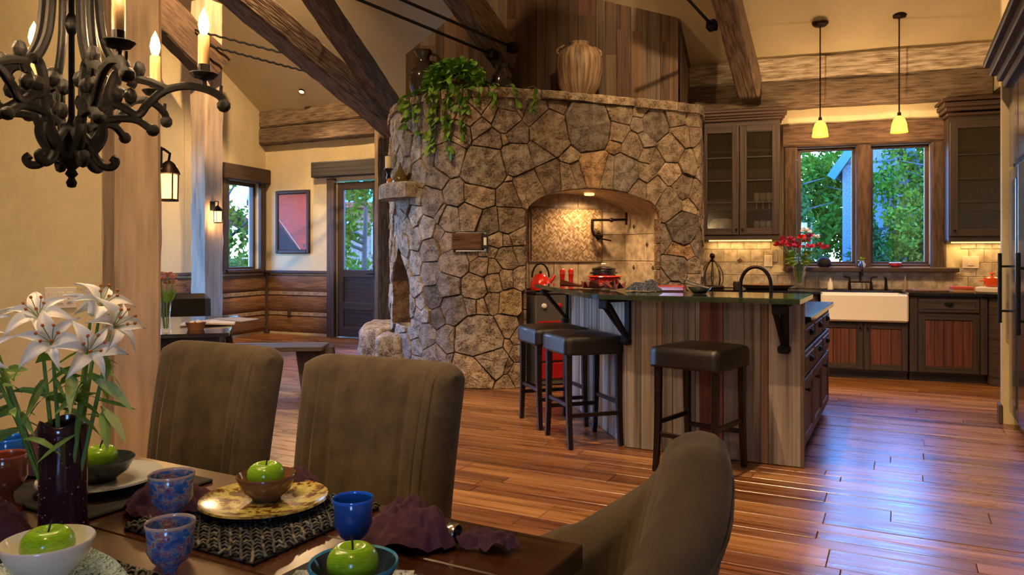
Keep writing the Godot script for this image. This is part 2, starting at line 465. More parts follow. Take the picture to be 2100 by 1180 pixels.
# ---------- room shell ----------
# wall as boxes round its openings, in a frame whose x runs along the wall and +z faces the room
func wall_boxes(mb, s0, s1, h0, h1, th, holes):
	var cuts = [s0]
	for h in holes:
		cuts.append(h[0]); cuts.append(h[1])
	cuts.append(s1)
	for i in range(0, cuts.size() - 1):
		var a = cuts[i]
		var b = cuts[i + 1]
		if b - a < 0.001: continue
		if i % 2 == 0:
			mb.box(V((a + b) / 2, (h0 + h1) / 2, -th / 2), V(b - a, h1 - h0, th))
		else:
			var q = holes[(i - 1) / 2]
			if q[2] > h0: mb.box(V((a + b) / 2, (h0 + q[2]) / 2, -th / 2), V(b - a, q[2] - h0, th))
			if q[3] < h1: mb.box(V((a + b) / 2, (h1 + q[3]) / 2, -th / 2), V(b - a, h1 - q[3], th))
var KF
var DF
var BF
var IF
var TF
var AF
func make_shell():
	KF = frame(2.995, 0, -8.952, -18.5)    # kitchen wall: x along it, z into the room
	DF = frame(4.378, 0, -8.593, -27.0)    # door wall
	BF = frame(-4.157, 0, -12.94, 72.8)    # bay wall, x runs back towards the corner
	IF = frame(1.78, 0, -4.70, -27.0)      # island, origin at its front right corner
	TF = frame(-1.197, 0, -1.509, -29.0)   # dining table
	AF = frame(0.846, 0, -7.885, 21.59)    # cooking alcove
	# floor
	var fl = struct("floor", Transform3D(), null, null, "hand-scraped hickory plank floor in honey and brown tones")
	var sub = MB.new()
	sub.box(V(0, -0.06, -5), V(24, 0.08, 26))
	part(sub, "subfloor", mat("subfloor", Color(0.07, 0.04, 0.02), 0.9, {"vc": false}), fl)
	var planks = []
	var fx = frame(0, 0, -6, -27.0)
	R.seed = 7
	var w = -9.0
	while w < 9.0:
		var wd = [0.11, 0.14, 0.18, 0.22][R.randi() % 4]
		var x = -10.0 - rf(0.0, 1.5)
		while x < 9.0:
			var ln = rf(0.7, 2.1)
			var ctr = fx * V(x + ln / 2, 0, w + wd / 2)
			planks.append([x, ln, w, wd, ctr])
			x += ln
		w += wd
	var score = []
	for i in planks.size():
		var p = planks[i][4]
		var d = -p.z
		var s = 0.0
		if d > 1.6:
			var u = 1050 + p.x * 1572 / d
			var vv = 525 + 1.3 * 1572 / d
			if u > 500 and u < 2250 and vv > 660 and vv < 1250: s = planks[i][1] * planks[i][3] / (d * d * d)
			if u < 900 and d < 5.0: s *= 0.05
			var q = IF.affine_inverse() * p
			if q.x < 0 and q.x > -1.6 and q.z < -0.15: s = 0.0
		score.append([s, i])
	score.sort_custom(func(a, b): return a[0] > b[0])
	var rest = MB.new()
	for k in score.size():
		var p = planks[score[k][1]]
		var mb = rest if k >= 290 else MB.new()
		mb.xf = fx
		var tone = rf(0.0, 1.0)
		var base = Color(0.32, 0.142, 0.046).lerp(Color(0.16, 0.062, 0.02), tone) if R.randf() < 0.7 else Color(0.42, 0.21, 0.078).lerp(Color(0.28, 0.122, 0.04), tone)
		mb.col = base
		mb.uo = Vector2(rf(0, 9), rf(0, 9))
		var lift = rf(-0.0012, 0.0012)
		mb.box(V(p[0] + p[1] / 2, -0.011 + lift, p[2] + p[3] / 2), V(p[1] - 0.0025, 0.022, p[3] - 0.0025), Basis(), 0.0 if k >= 290 else 0.0025)
		if k < 290: part(mb, "plank", M.plank, fl)
	var ro = part(rest, "planks_beyond", M.plank, fl)
	ro.set_meta("kind", "stuff")
	# kitchen wall with the window opening
	var mb = MB.new()
	wall_boxes(mb, -1.6, 3.6, 0, 4.3, 0.18, [[0.313, 1.685, 1.18, 2.54]])
	var wk = struct("wall_back", KF, mb, M.plaster, "cream plaster kitchen wall around the sink window")
	# backsplash tiles
	R.seed = 11
	var ti = 0
	var hh = 0.925
	var rows = [0.15, 0.15, 0.15, 0.15]
	for r in 4:
		var x = -0.95 + (0.075 if r % 2 else 0.0)
		while x < 2.45:
			var x1 = min(x + 0.15, 2.45)
			var top = hh + 0.15
			if x1 > 0.16 and x < 1.95: top = min(top, 1.115)
			if x > 1.75 : top = min(top, 1.45)
			top = min(top, 1.485)
			if top - hh > 0.02 and not (x < 0.02 and x1 > 0.02 and false):
				var t = MB.new()
				var k = rf(0.82, 1.0)
				t.col = Color(0.62 * k, 0.50 * k, 0.34 * k)
				t.uo = Vector2(rf(0, 5), rf(0, 5))
				t.box(V((x + x1) / 2, (hh + top) / 2, 0.006), V(x1 - x - 0.004, top - hh - 0.004, 0.012), Basis(), 0.003)
				part(t, "backsplash_tile", M.travertine, wk)
			x = x1
		hh += 0.15
	for q in [[-0.32, 1.245]]:
		var t = MB.new()
		t.col = Color(0.12, 0.08, 0.05)
		t.box(V(q[0], q[1], 0.013), V(0.045, 0.045, 0.008), Basis(Vector3.BACK, PI / 4), 0.002)
		part(t, "accent_tile", M.gloss, wk)
	# door wall
	mb = MB.new()
	wall_boxes(mb, -9.7, -4.4, 0, 6.5, 0.2, [[-8.06, -7.25, 0.0, 2.50]])
	var wd = struct("wall_door", DF, mb, M.plaster, "cream plaster wall with the glazed door and red picture")
	# bay wall: x from -1.9 (near) to 0 (far corner)
	mb = MB.new()
	wall_boxes(mb, -1.95, 0.0, 0, 6.5, 0.2, [[-1.02, -0.20, 1.06, 2.50]])
	var wb = struct("wall_bay", BF, mb, M.plaster, "cream plaster bay wall with the narrow window")
	# nook wall with wide living room windows out of sight behind the near post
	var NF = frame(-4.735, 0, -11.08, 74.8)
	mb = MB.new()
	mb.xf = Transform3D()
	wall_boxes(mb, -9.5, 0.05, 0, 6.5, 0.2, [[-4.0, -1.4, 0.35, 2.9]])
	var wn = struct("wall_left", NF, mb, M.plaster, "cream plaster living room wall behind the timber posts")
	for q in [[-4.0, -1.4]]:
		var wi = struct("window_3", NF)
		var f = MB.new()
		f.col = Color(0.1, 0.06, 0.04)
		for a in [[q[0], q[0] + 0.09], [q[1] - 0.09, q[1]], [(q[0] + q[1]) / 2 - 0.06, (q[0] + q[1]) / 2 + 0.06]]:
			f.box(V((a[0] + a[1]) / 2, 1.625, -0.08), V(a[1] - a[0], 2.55, 0.12), Basis(), 0.008)
		for y in [0.39, 2.86]: f.box(V((q[0] + q[1]) / 2, y, -0.08), V(q[1] - q[0], 0.09, 0.12), Basis(), 0.008)
		part(f, "window_frame", M.cabinet, wi)
		for a in [[q[0] + 0.09, (q[0] + q[1]) / 2 - 0.06], [(q[0] + q[1]) / 2 + 0.06, q[1] - 0.09]]:
			var p = MB.new()
			p.box(V((a[0] + a[1]) / 2, 1.625, -0.08), V(a[1] - a[0], 2.46, 0.006))
			part(p, "pane", M.glass, wi)
	# log wainscot with pale chinking
	wainscot(wd, -9.58, -8.2, 3)
	wainscot(wb, -1.95, -0.02, 5)
	wainscot(wn, -1.2, 0.0, 8)
	# near left partition, cream
	mb = MB.new()
	wall_boxes(mb, -3.4, -0.10, 0, 6.5, 0.14, [])
	struct("wall_near", frame(-2.28, 0, -4.52, 24.0), mb, M.plaster, "cream plaster partition behind the lilies")
	# right wall, behind the refrigerator, and the stub beside it (frame: x towards the camera along the wall, z towards the kitchen)
	var RF = frame(3.82, 0, -5.92, 243.0)
	mb = MB.new()
	mb.box(V(2.6, 3.2, -0.85), V(14.0, 6.6, 0.16))
	struct("wall_right", RF, mb, M.plaster, "cream plaster right-hand wall")
	mb = MB.new()
	mb.box(V(-0.055, 3.25, -0.37), V(0.11, 6.5, 0.80))
	struct("wall_stub", RF, mb, M.plaster, "narrow cream wall end beside the refrigerator")
	mb = MB.new()
	mb.col = Color(0.16, 0.11, 0.07)
	mb.box(V(-0.055, 0.075, 0.04), V(0.14, 0.15, 0.025), Basis(), 0.006)
	struct("baseboard_stub", RF, mb, M.cabinet, "dark wooden baseboard at the foot of the cream wall end")
	# soffit box over the right-hand cabinets
	mb = MB.new()
	mb.box(V(2.75, 3.72, 0.30), V(0.99, 1.36, 0.62))
	struct("wall_soffit", KF, mb, M.plaster, "cream plaster soffit over the right-hand wall cabinet")
	# rear and far left closing walls with windows behind the camera
	mb = MB.new()
	wall_boxes(mb, -9.0, 7.0, 0, 6.5, 0.2, [[-0.6, 0.6, 0.9, 2.3]])
	struct("wall_rear", frame(0, 0, 3.2, 180.0), mb, M.plaster, "cream plaster wall at the near end of the room")
	for q in [[-0.6, 0.6]]:
		var wi = struct("window_4", frame(0, 0, 3.2, 180.0))
		var f = MB.new()
		f.col = Color(0.1, 0.06, 0.04)
		for x in [q[0] + 0.05, q[1] - 0.05, (q[0] + q[1]) / 2]: f.box(V(x, 1.6, -0.08), V(0.08, 1.4, 0.12), Basis(), 0.008)
		for y in [0.95, 2.25]: f.box(V((q[0] + q[1]) / 2, y, -0.08), V(q[1] - q[0], 0.1, 0.12), Basis(), 0.008)
		part(f, "window_frame", M.cabinet, wi)
		var p = MB.new()
		p.box(V((q[0] + q[1]) / 2, 1.6, -0.08), V(q[1] - q[0] - 0.1, 1.3, 0.006))
		part(p, "pane", M.glass, wi)
	mb = MB.new()
	mb.box(V(-7.4, 3.25, -0.2), V(0.2, 6.5, 7.6))
	struct("wall_far_left", Transform3D(), mb, M.plaster, "cream plaster wall closing the living room")
	# ceiling: two sloped planes and a flat top
	var kh = func(x, z): return 3.52 + 0.53 * (-0.3173 * x + 0.9483 * z + 9.44)
	var lh = func(x, z): return 3.62 + 0.50 * (-0.454 * x + 0.891 * z + 9.644)
	mb = MB.new()
	var K = []
	for q in [[0.2, -9.95], [6.4, -7.85], [6.4, -2.8], [0.2, -4.9]]: K.append(V(q[0], kh.call(q[0], q[1]), q[1]))
	slab(mb, K)
	var L = []
	for q in [[0.2, -10.8], [-8.0, -15.0], [-8.0, -9.4], [0.2, -5.25]]: L.append(V(q[0], lh.call(q[0], q[1]), q[1]))
	slab(mb, L)
	mb.box(V(-1.0, 6.06, -1.2), V(16, 0.12, 17))
	# upright closing the step where the two slopes meet above the chimney
	for x in [0.17, 0.23]:
		var z = -11.2
		while z < -4.6:
			var z1 = z + 0.4
			mb.quad(V(x, min(kh.call(x, z), lh.call(x, z)) - 0.12, z), V(x, min(kh.call(x, z1), lh.call(x, z1)) - 0.12, z1), V(x, min(6.1, max(kh.call(x, z1), lh.call(x, z1)) + 0.2), z1), V(x, min(6.1, max(kh.call(x, z), lh.call(x, z)) + 0.2), z))
			z = z1
	struct("ceiling", Transform3D(), mb, M.plaster, "cream plaster vaulted ceiling")
func slab(mb, q):
	var up = V(0, 0.12, 0)
	mb.quad(q[0], q[1], q[2], q[3]); mb.quad(q[0] + up, q[1] + up, q[2] + up, q[3] + up)
	for i in 4: mb.quad(q[i], q[(i + 1) % 4], q[(i + 1) % 4] + up, q[i] + up)
func wainscot(wall, x0, x1, seed):
	R.seed = seed
	var h = 0.04
	for r in 3:
		var lg = MB.new()
		lg.col = Color(0.30, 0.16, 0.075) * rf(0.85, 1.25)
		lg.uo = Vector2(rf(0, 9), rf(0, 9))
		log_face(lg, x0, x1, h, h + 0.275, 0.035, seed * 10 + r)
		part(lg, "log_plank", M.timber, wall)
		h += 0.275
		if r < 2:
			var ck = MB.new()
			ck.col = Color(0.42, 0.31, 0.20)
			ck.box(V((x0 + x1) / 2, h + 0.03, 0.012), V(x1 - x0, 0.062, 0.03), Basis(), 0.008)
			part(ck, "chinking", M.matte, wall)
			h += 0.06
	var rail = MB.new()
	rail.col = Color(0.09, 0.05, 0.028)
	rail.box(V((x0 + x1) / 2, 1.035, 0.03), V(x1 - x0, 0.045, 0.07), Basis(), 0.008)
	part(rail, "chair_rail", M.cabinet, wall)
func log_face(mb, x0, x1, h0, h1, d, seed):
	var f = FastNoiseLite.new()
	f.seed = seed
	f.frequency = 1.0
	var n = int((x1 - x0) / 0.06) + 2
	mb.sheet(func(a, b):
		var x = lerpf(x0, x1, a)
		var y = lerpf(h0, h1, b)
		var e = 1.0 - pow(abs(b * 2 - 1), 5)
		var wob = f.get_noise_2d(x * 2.4, y * 9.0) * 0.014 + f.get_noise_2d(x * 7.0, y * 20.0) * 0.006
		var edge = f.get_noise_2d(x * 3.0, 50.0 + b * 3.0) * 0.012 * (1.0 if b > 0.05 and b < 0.95 else 0.4)
		return V(x, y + edge, 0.002 + d * e + wob * e), n, 7)

# ---------- timbers ----------
func timber(mb, a, b, w, h, seed, up = Vector3.UP, rough = 1.0):
	var f = FastNoiseLite.new()
	f.seed = seed
	f.frequency = 1.0
	var x = b - a
	var l = x.length()
	x = x / l
	if abs(x.dot(up)) > 0.99: up = Vector3.BACK
	var z = x.cross(up).normalized()
	var y = z.cross(x)
	var n = int(l / 0.11) + 2
	# hewn section: a square with worn corners
	var sec = []
	for k in [[1, 1], [-1, 1], [-1, -1], [1, -1]]:
		var t = [Vector2(k[0] * w / 2, k[1] * (h / 2 - 0.022)), Vector2(k[0] * (w / 2 - 0.022), k[1] * h / 2)]
		if k[0] * k[1] < 0: t.reverse()
		var m = [t[0], t[1]]
		sec.append_array(m)
	var s2 = []
	for i in sec.size():
		s2.append(sec[i])
		if sec[i].distance_to(sec[(i + 1) % 8]) > 0.08: s2.append((sec[i] + sec[(i + 1) % 8]) / 2)
	var m = s2.size()
	var arc = [0.0]
	for i in m: arc.append(arc[i] + s2[i].distance_to(s2[(i + 1) % m]))
	var pt = func(i, k):
		var c2 = s2[k % m]
		var t = float(i) / n * l
		var wob = 1.0 + rough * (f.get_noise_3d(t * 1.6, c2.x * 6.0, c2.y * 6.0) * 0.10 + f.get_noise_3d(t * 5.0, c2.x * 20.0, c2.y * 20.0) * 0.05)
		return a + x * t + z * c2.x * wob + y * c2.y * wob
	for k in m:
		var e = s2[(k + 1) % m] - s2[k]
		var nn = (z * e.y - y * e.x).normalized()
		for i in n:
			var u0 = float(i) / n * l
			var u1 = float(i + 1) / n * l
			var p0 = pt.call(i, k)
			var p1 = pt.call(i + 1, k)
			var p2 = pt.call(i + 1, k + 1)
			var p3 = pt.call(i, k + 1)
			mb.t3(p0, p1, p2, nn, nn, nn, Vector2(u0, arc[k]), Vector2(u1, arc[k]), Vector2(u1, arc[k + 1]))
			mb.t3(p0, p2, p3, nn, nn, nn, Vector2(u0, arc[k]), Vector2(u1, arc[k + 1]), Vector2(u0, arc[k + 1]))
	for i in [0, n]:
		for k in range(1, m - 1): mb.tri(pt.call(i, 0), pt.call(i, k), pt.call(i, k + 1), x * (-1 if i == 0 else 1))
func beam(called, label, cat, a, b, w, h, col, seed, up = Vector3.UP, rough = 1.0, m = null):
	var mb = MB.new()
	var mid = (a + b) / 2
	mb.col = col
	R.seed = seed
	mb.uo = Vector2(rf(0, 9), rf(0, 9))
	timber(mb, a - mid, b - mid, w, h, seed, up, rough)
	return one(mb, called, M.timber if m == null else m, label, cat, Transform3D(Basis(), mid))
func make_timbers():
	var dark = Color(0.11, 0.07, 0.04)
	var mid = Color(0.26, 0.19, 0.13)
	var pale = Color(0.64, 0.48, 0.33)
	# posts
	var b = Basis(Vector3.UP, deg_to_rad(-44.0))
	beam("timber_post", "tall pale rough-sawn timber post behind the lily vase", "post", V(-2.19, 0, -4.42), V(-2.19, 6.2, -4.42), 0.25, 0.25, pale * 0.95, 41, V(0.69, 0, 0.72), 0.6, M.post)
	beam("timber_post", "weathered timber post with adze notches left of the bay window", "post", V(-3.98, 0, -10.0), V(-3.98, 4.6, -10.0), 0.29, 0.29, pale * 0.95, 42, V(0.9, 0, 0.44), 1.0, M.post)
	beam("timber_post", "brown timber post between the glazed door and the stone hearth", "post", V(-1.93, 0, -11.5), V(-1.93, 3.3, -11.5), 0.22, 0.22, mid * 0.9, 43, V(0.454, 0, 0.891))
	# wall beams, kitchen: local s from -1.4 to 2.25
	beam("wall_beam", "upper pale hewn beam along the top of the kitchen wall", "beam", KF * V(-1.4, 3.425, 0.07), KF * V(2.24, 3.425, 0.07), 0.18, 0.27, Color(0.62, 0.54, 0.43), 44)
	beam("wall_beam", "lower dark hewn beam under the pale one on the kitchen wall", "beam", KF * V(-1.4, 3.135, 0.085), KF * V(2.24, 3.135, 0.085), 0.20, 0.30, mid * 0.75, 45)
	# wall beams, door wall
	beam("wall_beam", "upper hewn beam on the wall over the red picture", "beam", DF * V(-9.72, 3.57, 0.08), DF * V(-6.5, 3.57, 0.08), 0.2, 0.27, mid * 0.95, 46)
	beam("wall_beam", "lower hewn beam on the wall over the red picture", "beam", DF * V(-9.66, 3.285, 0.085), DF * V(-6.5, 3.285, 0.085), 0.21, 0.27, mid * 0.7, 47)
	# rafters
	beam("rafter", "broad hewn rafter sloping to the door post, held by twisted rods", "rafter", V(-1.62, 3.12, -11.3), V(-4.2, 5.14, -7.05), 0.30, 0.34, mid, 48)
	beam("rafter", "weathered grey rafter close beside the rod-tied one", "rafter", V(-1.64, 3.3, -11.0), V(-2.92, 5.3, -7.7), 0.22, 0.30, mid * 1.05, 49)
	beam("rafter", "hewn rafter butting into the barn-board chimney face", "rafter", V(-0.05, 3.45, -8.35), V(-1.6, 4.95, -5.75), 0.24, 0.30, mid, 50)
	beam("rafter", "hewn rafter ending over the glass-door wall cabinet", "rafter", KF * V(-0.20, 3.22, 0.22), KF * V(-0.72, 5.0, 3.3), 0.24, 0.30, mid * 1.1, 51)
	beam("rafter", "dark rafter running from behind the near post to the notched post", "rafter", V(-3.85, 3.72, -10.0), V(-5.1, 5.2, -8.6), 0.3, 0.45, dark, 52)
	# iron tie rods
	var rods = [[V(-0.205, 3.415, -8.050), V(-1.721, 3.672, -6.600), 0.016, "lower plain iron tie rod running to the chimney rafter"], [V(0.010, 3.468, -7.980), V(-1.302, 3.660, -6.600), 0.016, "upper plain iron tie rod running to the chimney rafter"], [V(-2.323, 3.811, -10.200), V(-3.969, 4.127, -9.600), 0.018, "upper twisted iron rod tied into the broad rafter"], [V(-2.563, 3.707, -10.200), V(-3.878, 3.956, -9.600), 0.018, "lower twisted iron rod tied into the broad rafter"], [V(2.113, 3.737, -8.100), V(1.247, 4.039, -7.000), 0.016, "iron tie rod bolted to the rafter over the wall cabinet"]]
	for i in rods.size():
		var q = rods[i]
		var t = thing("tie_rod", q[3], "rod", Transform3D(Basis(), q[0]))
		var mb = MB.new()
		var pts = []
		var nn = 60 if i in [2, 3] else 2
		for k in nn + 1: pts.append((q[1] - q[0]) * k / nn + (V(0, 0.006 * sin(k * 1.6), 0.006 * cos(k * 1.6)) if nn > 2 else Vector3.ZERO))
		mb.tube(pts, q[2] * (0.8 if nn > 2 else 1.0), 8)
		part(mb, "rod", M.iron, t)
		mb = MB.new()
		var d = (q[1] - q[0]).normalized()
		mb.bar(-d * 0.05, d * 0.05, 0.10, 0.10, 0.01)
		part(mb, "anchor_plate", M.iron, t)

# ---------- stone hearth ----------
const OUTLINE := [2.25, -9.15, 2.2, -8.97, 2.15, -8.8, 2.11, -8.65, 2.07, -8.52, 2.03, -8.42, 1.99, -8.37, 1.92, -8.34, 1.79, -8.28, 1.61, -8.21, 1.41, -8.12, 1.2, -8.03, 1.0, -7.95, 0.81, -7.87, 0.62, -7.78, 0.43, -7.7, 0.25, -7.63, 0.1, -7.57, -0.02, -7.53, -0.11, -7.51, -0.19, -7.49, -0.27, -7.49, -0.35, -7.5, -0.44, -7.52, -0.53, -7.55, -0.62, -7.59, -0.7, -7.64, -0.78, -7.7, -0.86, -7.77, -0.93, -7.85, -1.0, -7.93, -1.06, -8.03, -1.12, -8.12, -1.17, -8.22, -1.21, -8.32, -1.25, -8.43, -1.29, -8.54, -1.32, -8.65, -1.35, -8.76, -1.37, -8.88, -1.39, -9.0, -1.41, -9.13, -1.42, -9.25, -1.43, -9.38, -1.44, -9.51, -1.44, -9.64, -1.45, -9.77, -1.45, -9.9]
# stone centres: distance along the outline, height, size, tone (0 brown, 1 grey, 2 purplish, 3 dark, 4 tan, 5 orange, 6 yellow, 7 pale)
const STONES := [3.21, 2.42, 0.10, 2, 3.06, 2.63, 0.11, 1, 3.04, 2.76, 0.08, 1, 2.89, 2.78, 0.07, 2, 2.95, 2.50, 0.09, 1, 2.74, 2.72, 0.11, 1, 2.57, 2.54, 0.18, 0, 2.49, 2.78, 0.08, 0, 2.16, 2.63, 0.23, 3, 3.07, 2.45, 0.04, 4, 3.25, 2.16, 0.18, 1, 2.95, 2.24, 0.14, 1, 2.70, 2.31, 0.10, 1, 2.60, 2.10, 0.12, 0, 2.83, 1.98, 0.14, 0, 3.01, 1.90, 0.11, 0, 3.03, 2.05, 0.04, 4, 2.40, 2.11, 0.08, 0, 2.28, 2.16, 0.08, 0, 2.35, 2.32, 0.06, 4, 2.09, 2.23, 0.14, 5, 1.93, 2.18, 0.10, 0, 1.80, 2.80, 0.12, 0, 1.52, 2.82, 0.07, 4, 1.83, 2.60, 0.10, 0, 1.53, 2.69, 0.07, 1, 1.35, 2.69, 0.14, 3, 1.08, 2.82, 0.11, 0, 1.62, 2.45, 0.10, 0, 1.03, 2.60, 0.09, 0, 1.16, 2.45, 0.12, 0, 1.44, 2.36, 0.08, 0, 1.72, 2.17, 0.14, 1, 1.47, 2.18, 0.09, 0, 1.33, 2.32, 0.08, 0, 1.16, 2.19, 0.09, 4, 1.55, 2.02, 0.08, 0, 1.35, 2.00, 0.10, 0, 1.17, 1.86, 0.13, 0, 1.00, 2.02, 0.10, 0, 0.93, 2.32, 0.07, 0, 0.89, 2.80, 0.06, 4, 0.88, 2.61, 0.05, 0, 1.85, 2.48, 0.04, 5, 0.93, 1.85, 0.07, 4, 0.99, 1.59, 0.15, 3, 1.07, 1.35, 0.09, 5, 0.93, 1.36, 0.07, 5, 1.09, 1.17, 0.13, 3, 0.86, 1.19, 0.06, 0, 0.86, 1.02, 0.06, 4, 1.22, 1.48, 0.06, 3, 3.64, 1.43, 0.07, 4, 3.55, 1.22, 0.12, 1, 3.36, 1.29, 0.05, 0, 3.29, 1.29, 0.04, 0, 3.29, 1.19, 0.09, 0, 3.19, 1.18, 0.08, 0, 3.14, 1.45, 0.06, 4, 3.05, 1.45, 0.05, 4, 3.18, 1.33, 0.05, 0, 3.05, 1.28, 0.09, 0, 2.93, 1.32, 0.06, 0, 3.61, 1.01, 0.11, 1, 3.36, 1.00, 0.11, 0, 3.17, 1.05, 0.09, 0, 3.07, 1.07, 0.08, 0, 2.92, 1.07, 0.07, 4, 3.18, 0.86, 0.07, 0, 3.01, 0.85, 0.10, 6, 2.81, 0.85, 0.07, 0, 3.39, 0.82, 0.07, 1, 3.30, 0.82, 0.06, 0, 3.57, 0.78, 0.12, 3, 3.32, 0.47, 0.20, 1, 3.37, 0.18, 0.19, 4, 3.26, 0.28, 0.18, 1, 3.07, 0.42, 0.06, 0, 3.07, 0.22, 0.07, 0, 3.07, 0.07, 0.06, 0, 3.05, 0.60, 0.09, 0, 2.93, 0.51, 0.07, 0, 2.92, 0.34, 0.07, 0, 2.93, 0.15, 0.08, 0, 2.81, 0.65, 0.07, 0, 2.80, 0.27, 0.08, 0, 3.91, 0.48, 0.10, 1, 3.63, 0.47, 0.10, 1, 3.80, 0.26, 0.13, 1, 3.83, 0.88, 0.09, 3, 4.00, 0.82, 0.06, 7, 3.76, 0.69, 0.07, 3, 3.93, 0.71, 0.05, 7, 4.36, 0.31, 0.11, 7, 4.07, 0.38, 0.05, 7, 3.87, 1.35, 0.10, 1, 3.86, 1.13, 0.10, 1, 3.31, 1.90, 0.12, 0, 3.55, 1.90, 0.09, 1, 3.60, 1.67, 0.10, 1, 3.40, 1.69, 0.11, 0, 3.22, 1.63, 0.10, 3, 3.02, 1.65, 0.11, 0, 2.94, 1.49, 0.07, 0, 3.63, 2.27, 0.14, 1, 3.76, 2.08, 0.08, 1, 3.83, 1.84, 0.11, 1, 3.69, 2.52, 0.10, 1, 3.40, 2.67, 0.09, 0, 3.49, 2.52, 0.08, 1, 3.62, 2.75, 0.08, 0, 3.54, 2.44, 0.06, 4, 3.30, 2.55, 0.08, 1, 3.31, 2.76, 0.07, 0, 3.93, 2.68, 0.09, 1, 4.20, 2.69, 0.09, 7, 4.61, 2.61, 0.08, 7, 4.10, 2.40, 0.08, 7, 4.30, 2.26, 0.07, 1, 4.02, 2.15, 0.08, 1, 3.91, 2.41, 0.07, 1, 3.74, 2.71, 0.07, 0, 3.91, 1.57, 0.09, 7, 3.75, 1.51, 0.05, 0, 3.68, 1.71, 0.06, 1, 4.12, 1.73, 0.08, 7, 4.42, 1.74, 0.07, 7, 4.31, 1.58, 0.07, 7, 4.75, 1.65, 0.06, 7, 4.06, 1.48, 0.07, 7, 4.10, 1.22, 0.07, 7, 4.08, 0.97, 0.07, 7, 4.06, 0.72, 0.05, 7, 4.86, 2.53, 0.05, 1, 4.86, 2.36, 0.07, 1, 4.71, 2.16, 0.06, 1, 4.17, 2.01, 0.06, 1, 4.10, 1.88, 0.06, 7, 4.26, 2.91, 0.06, 1, 3.19, 2.68, 0.07, 0, 3.82, 0.08, 0.10, 7, 4.08, 0.12, 0.10, 7, 3.56, 0.24, 0.07, 1, 2.74, 0.45, 0.08, 0, 2.69, 0.16, 0.08, 0, 2.63, 0.74, 0.07, 0]
var op := []     # outline points
var on := []     # outward normals
var oc := []     # running length
func outline_at(s, h, d):
	var i = 0
	var hi = oc.size() - 2
	while i < hi and oc[i + 1] < s: i += 1
	var t = clampf((s - oc[i]) / (oc[i + 1] - oc[i]), 0.0, 1.0)
	var p = op[i].lerp(op[i + 1], t)
	var n = on[i].lerp(on[i + 1], t).normalized()
	return V(p.x + n.x * d, h, p.y + n.y * d)
func normal_at(s):
	var i = 0
	while i < oc.size() - 2 and oc[i + 1] < s: i += 1
	return V(on[i].x, 0, on[i].y)
func half_plane(poly, n, c):    # keep n.p <= c
	var out = []
	var m = poly.size()
	for i in m:
		var a = poly[i]
		var b = poly[(i + 1) % m]
		var da = n.dot(a) - c
		var db = n.dot(b) - c
		if da <= 0: out.append(a)
		if da * db < 0: out.append(a.lerp(b, da / (da - db)))
	return out
func arch_poly(s0, s1, h0, spring, top, pw):
	var p = [Vector2(s0, h0), Vector2(s0, spring)]
	for i in range(1, 24):
		var t = float(i) / 24
		var x = cos(PI * (1 - t))
		p.append(Vector2((s0 + s1) / 2 + x * (s1 - s0) / 2, spring + (top - spring) * pow(max(0.0, 1.0 - pow(abs(x), pw)), 1.0 / pw if pw > 1.5 else 1.0)))
	p.append(Vector2(s1, spring)); p.append(Vector2(s1, h0))
	return PackedVector2Array(p)
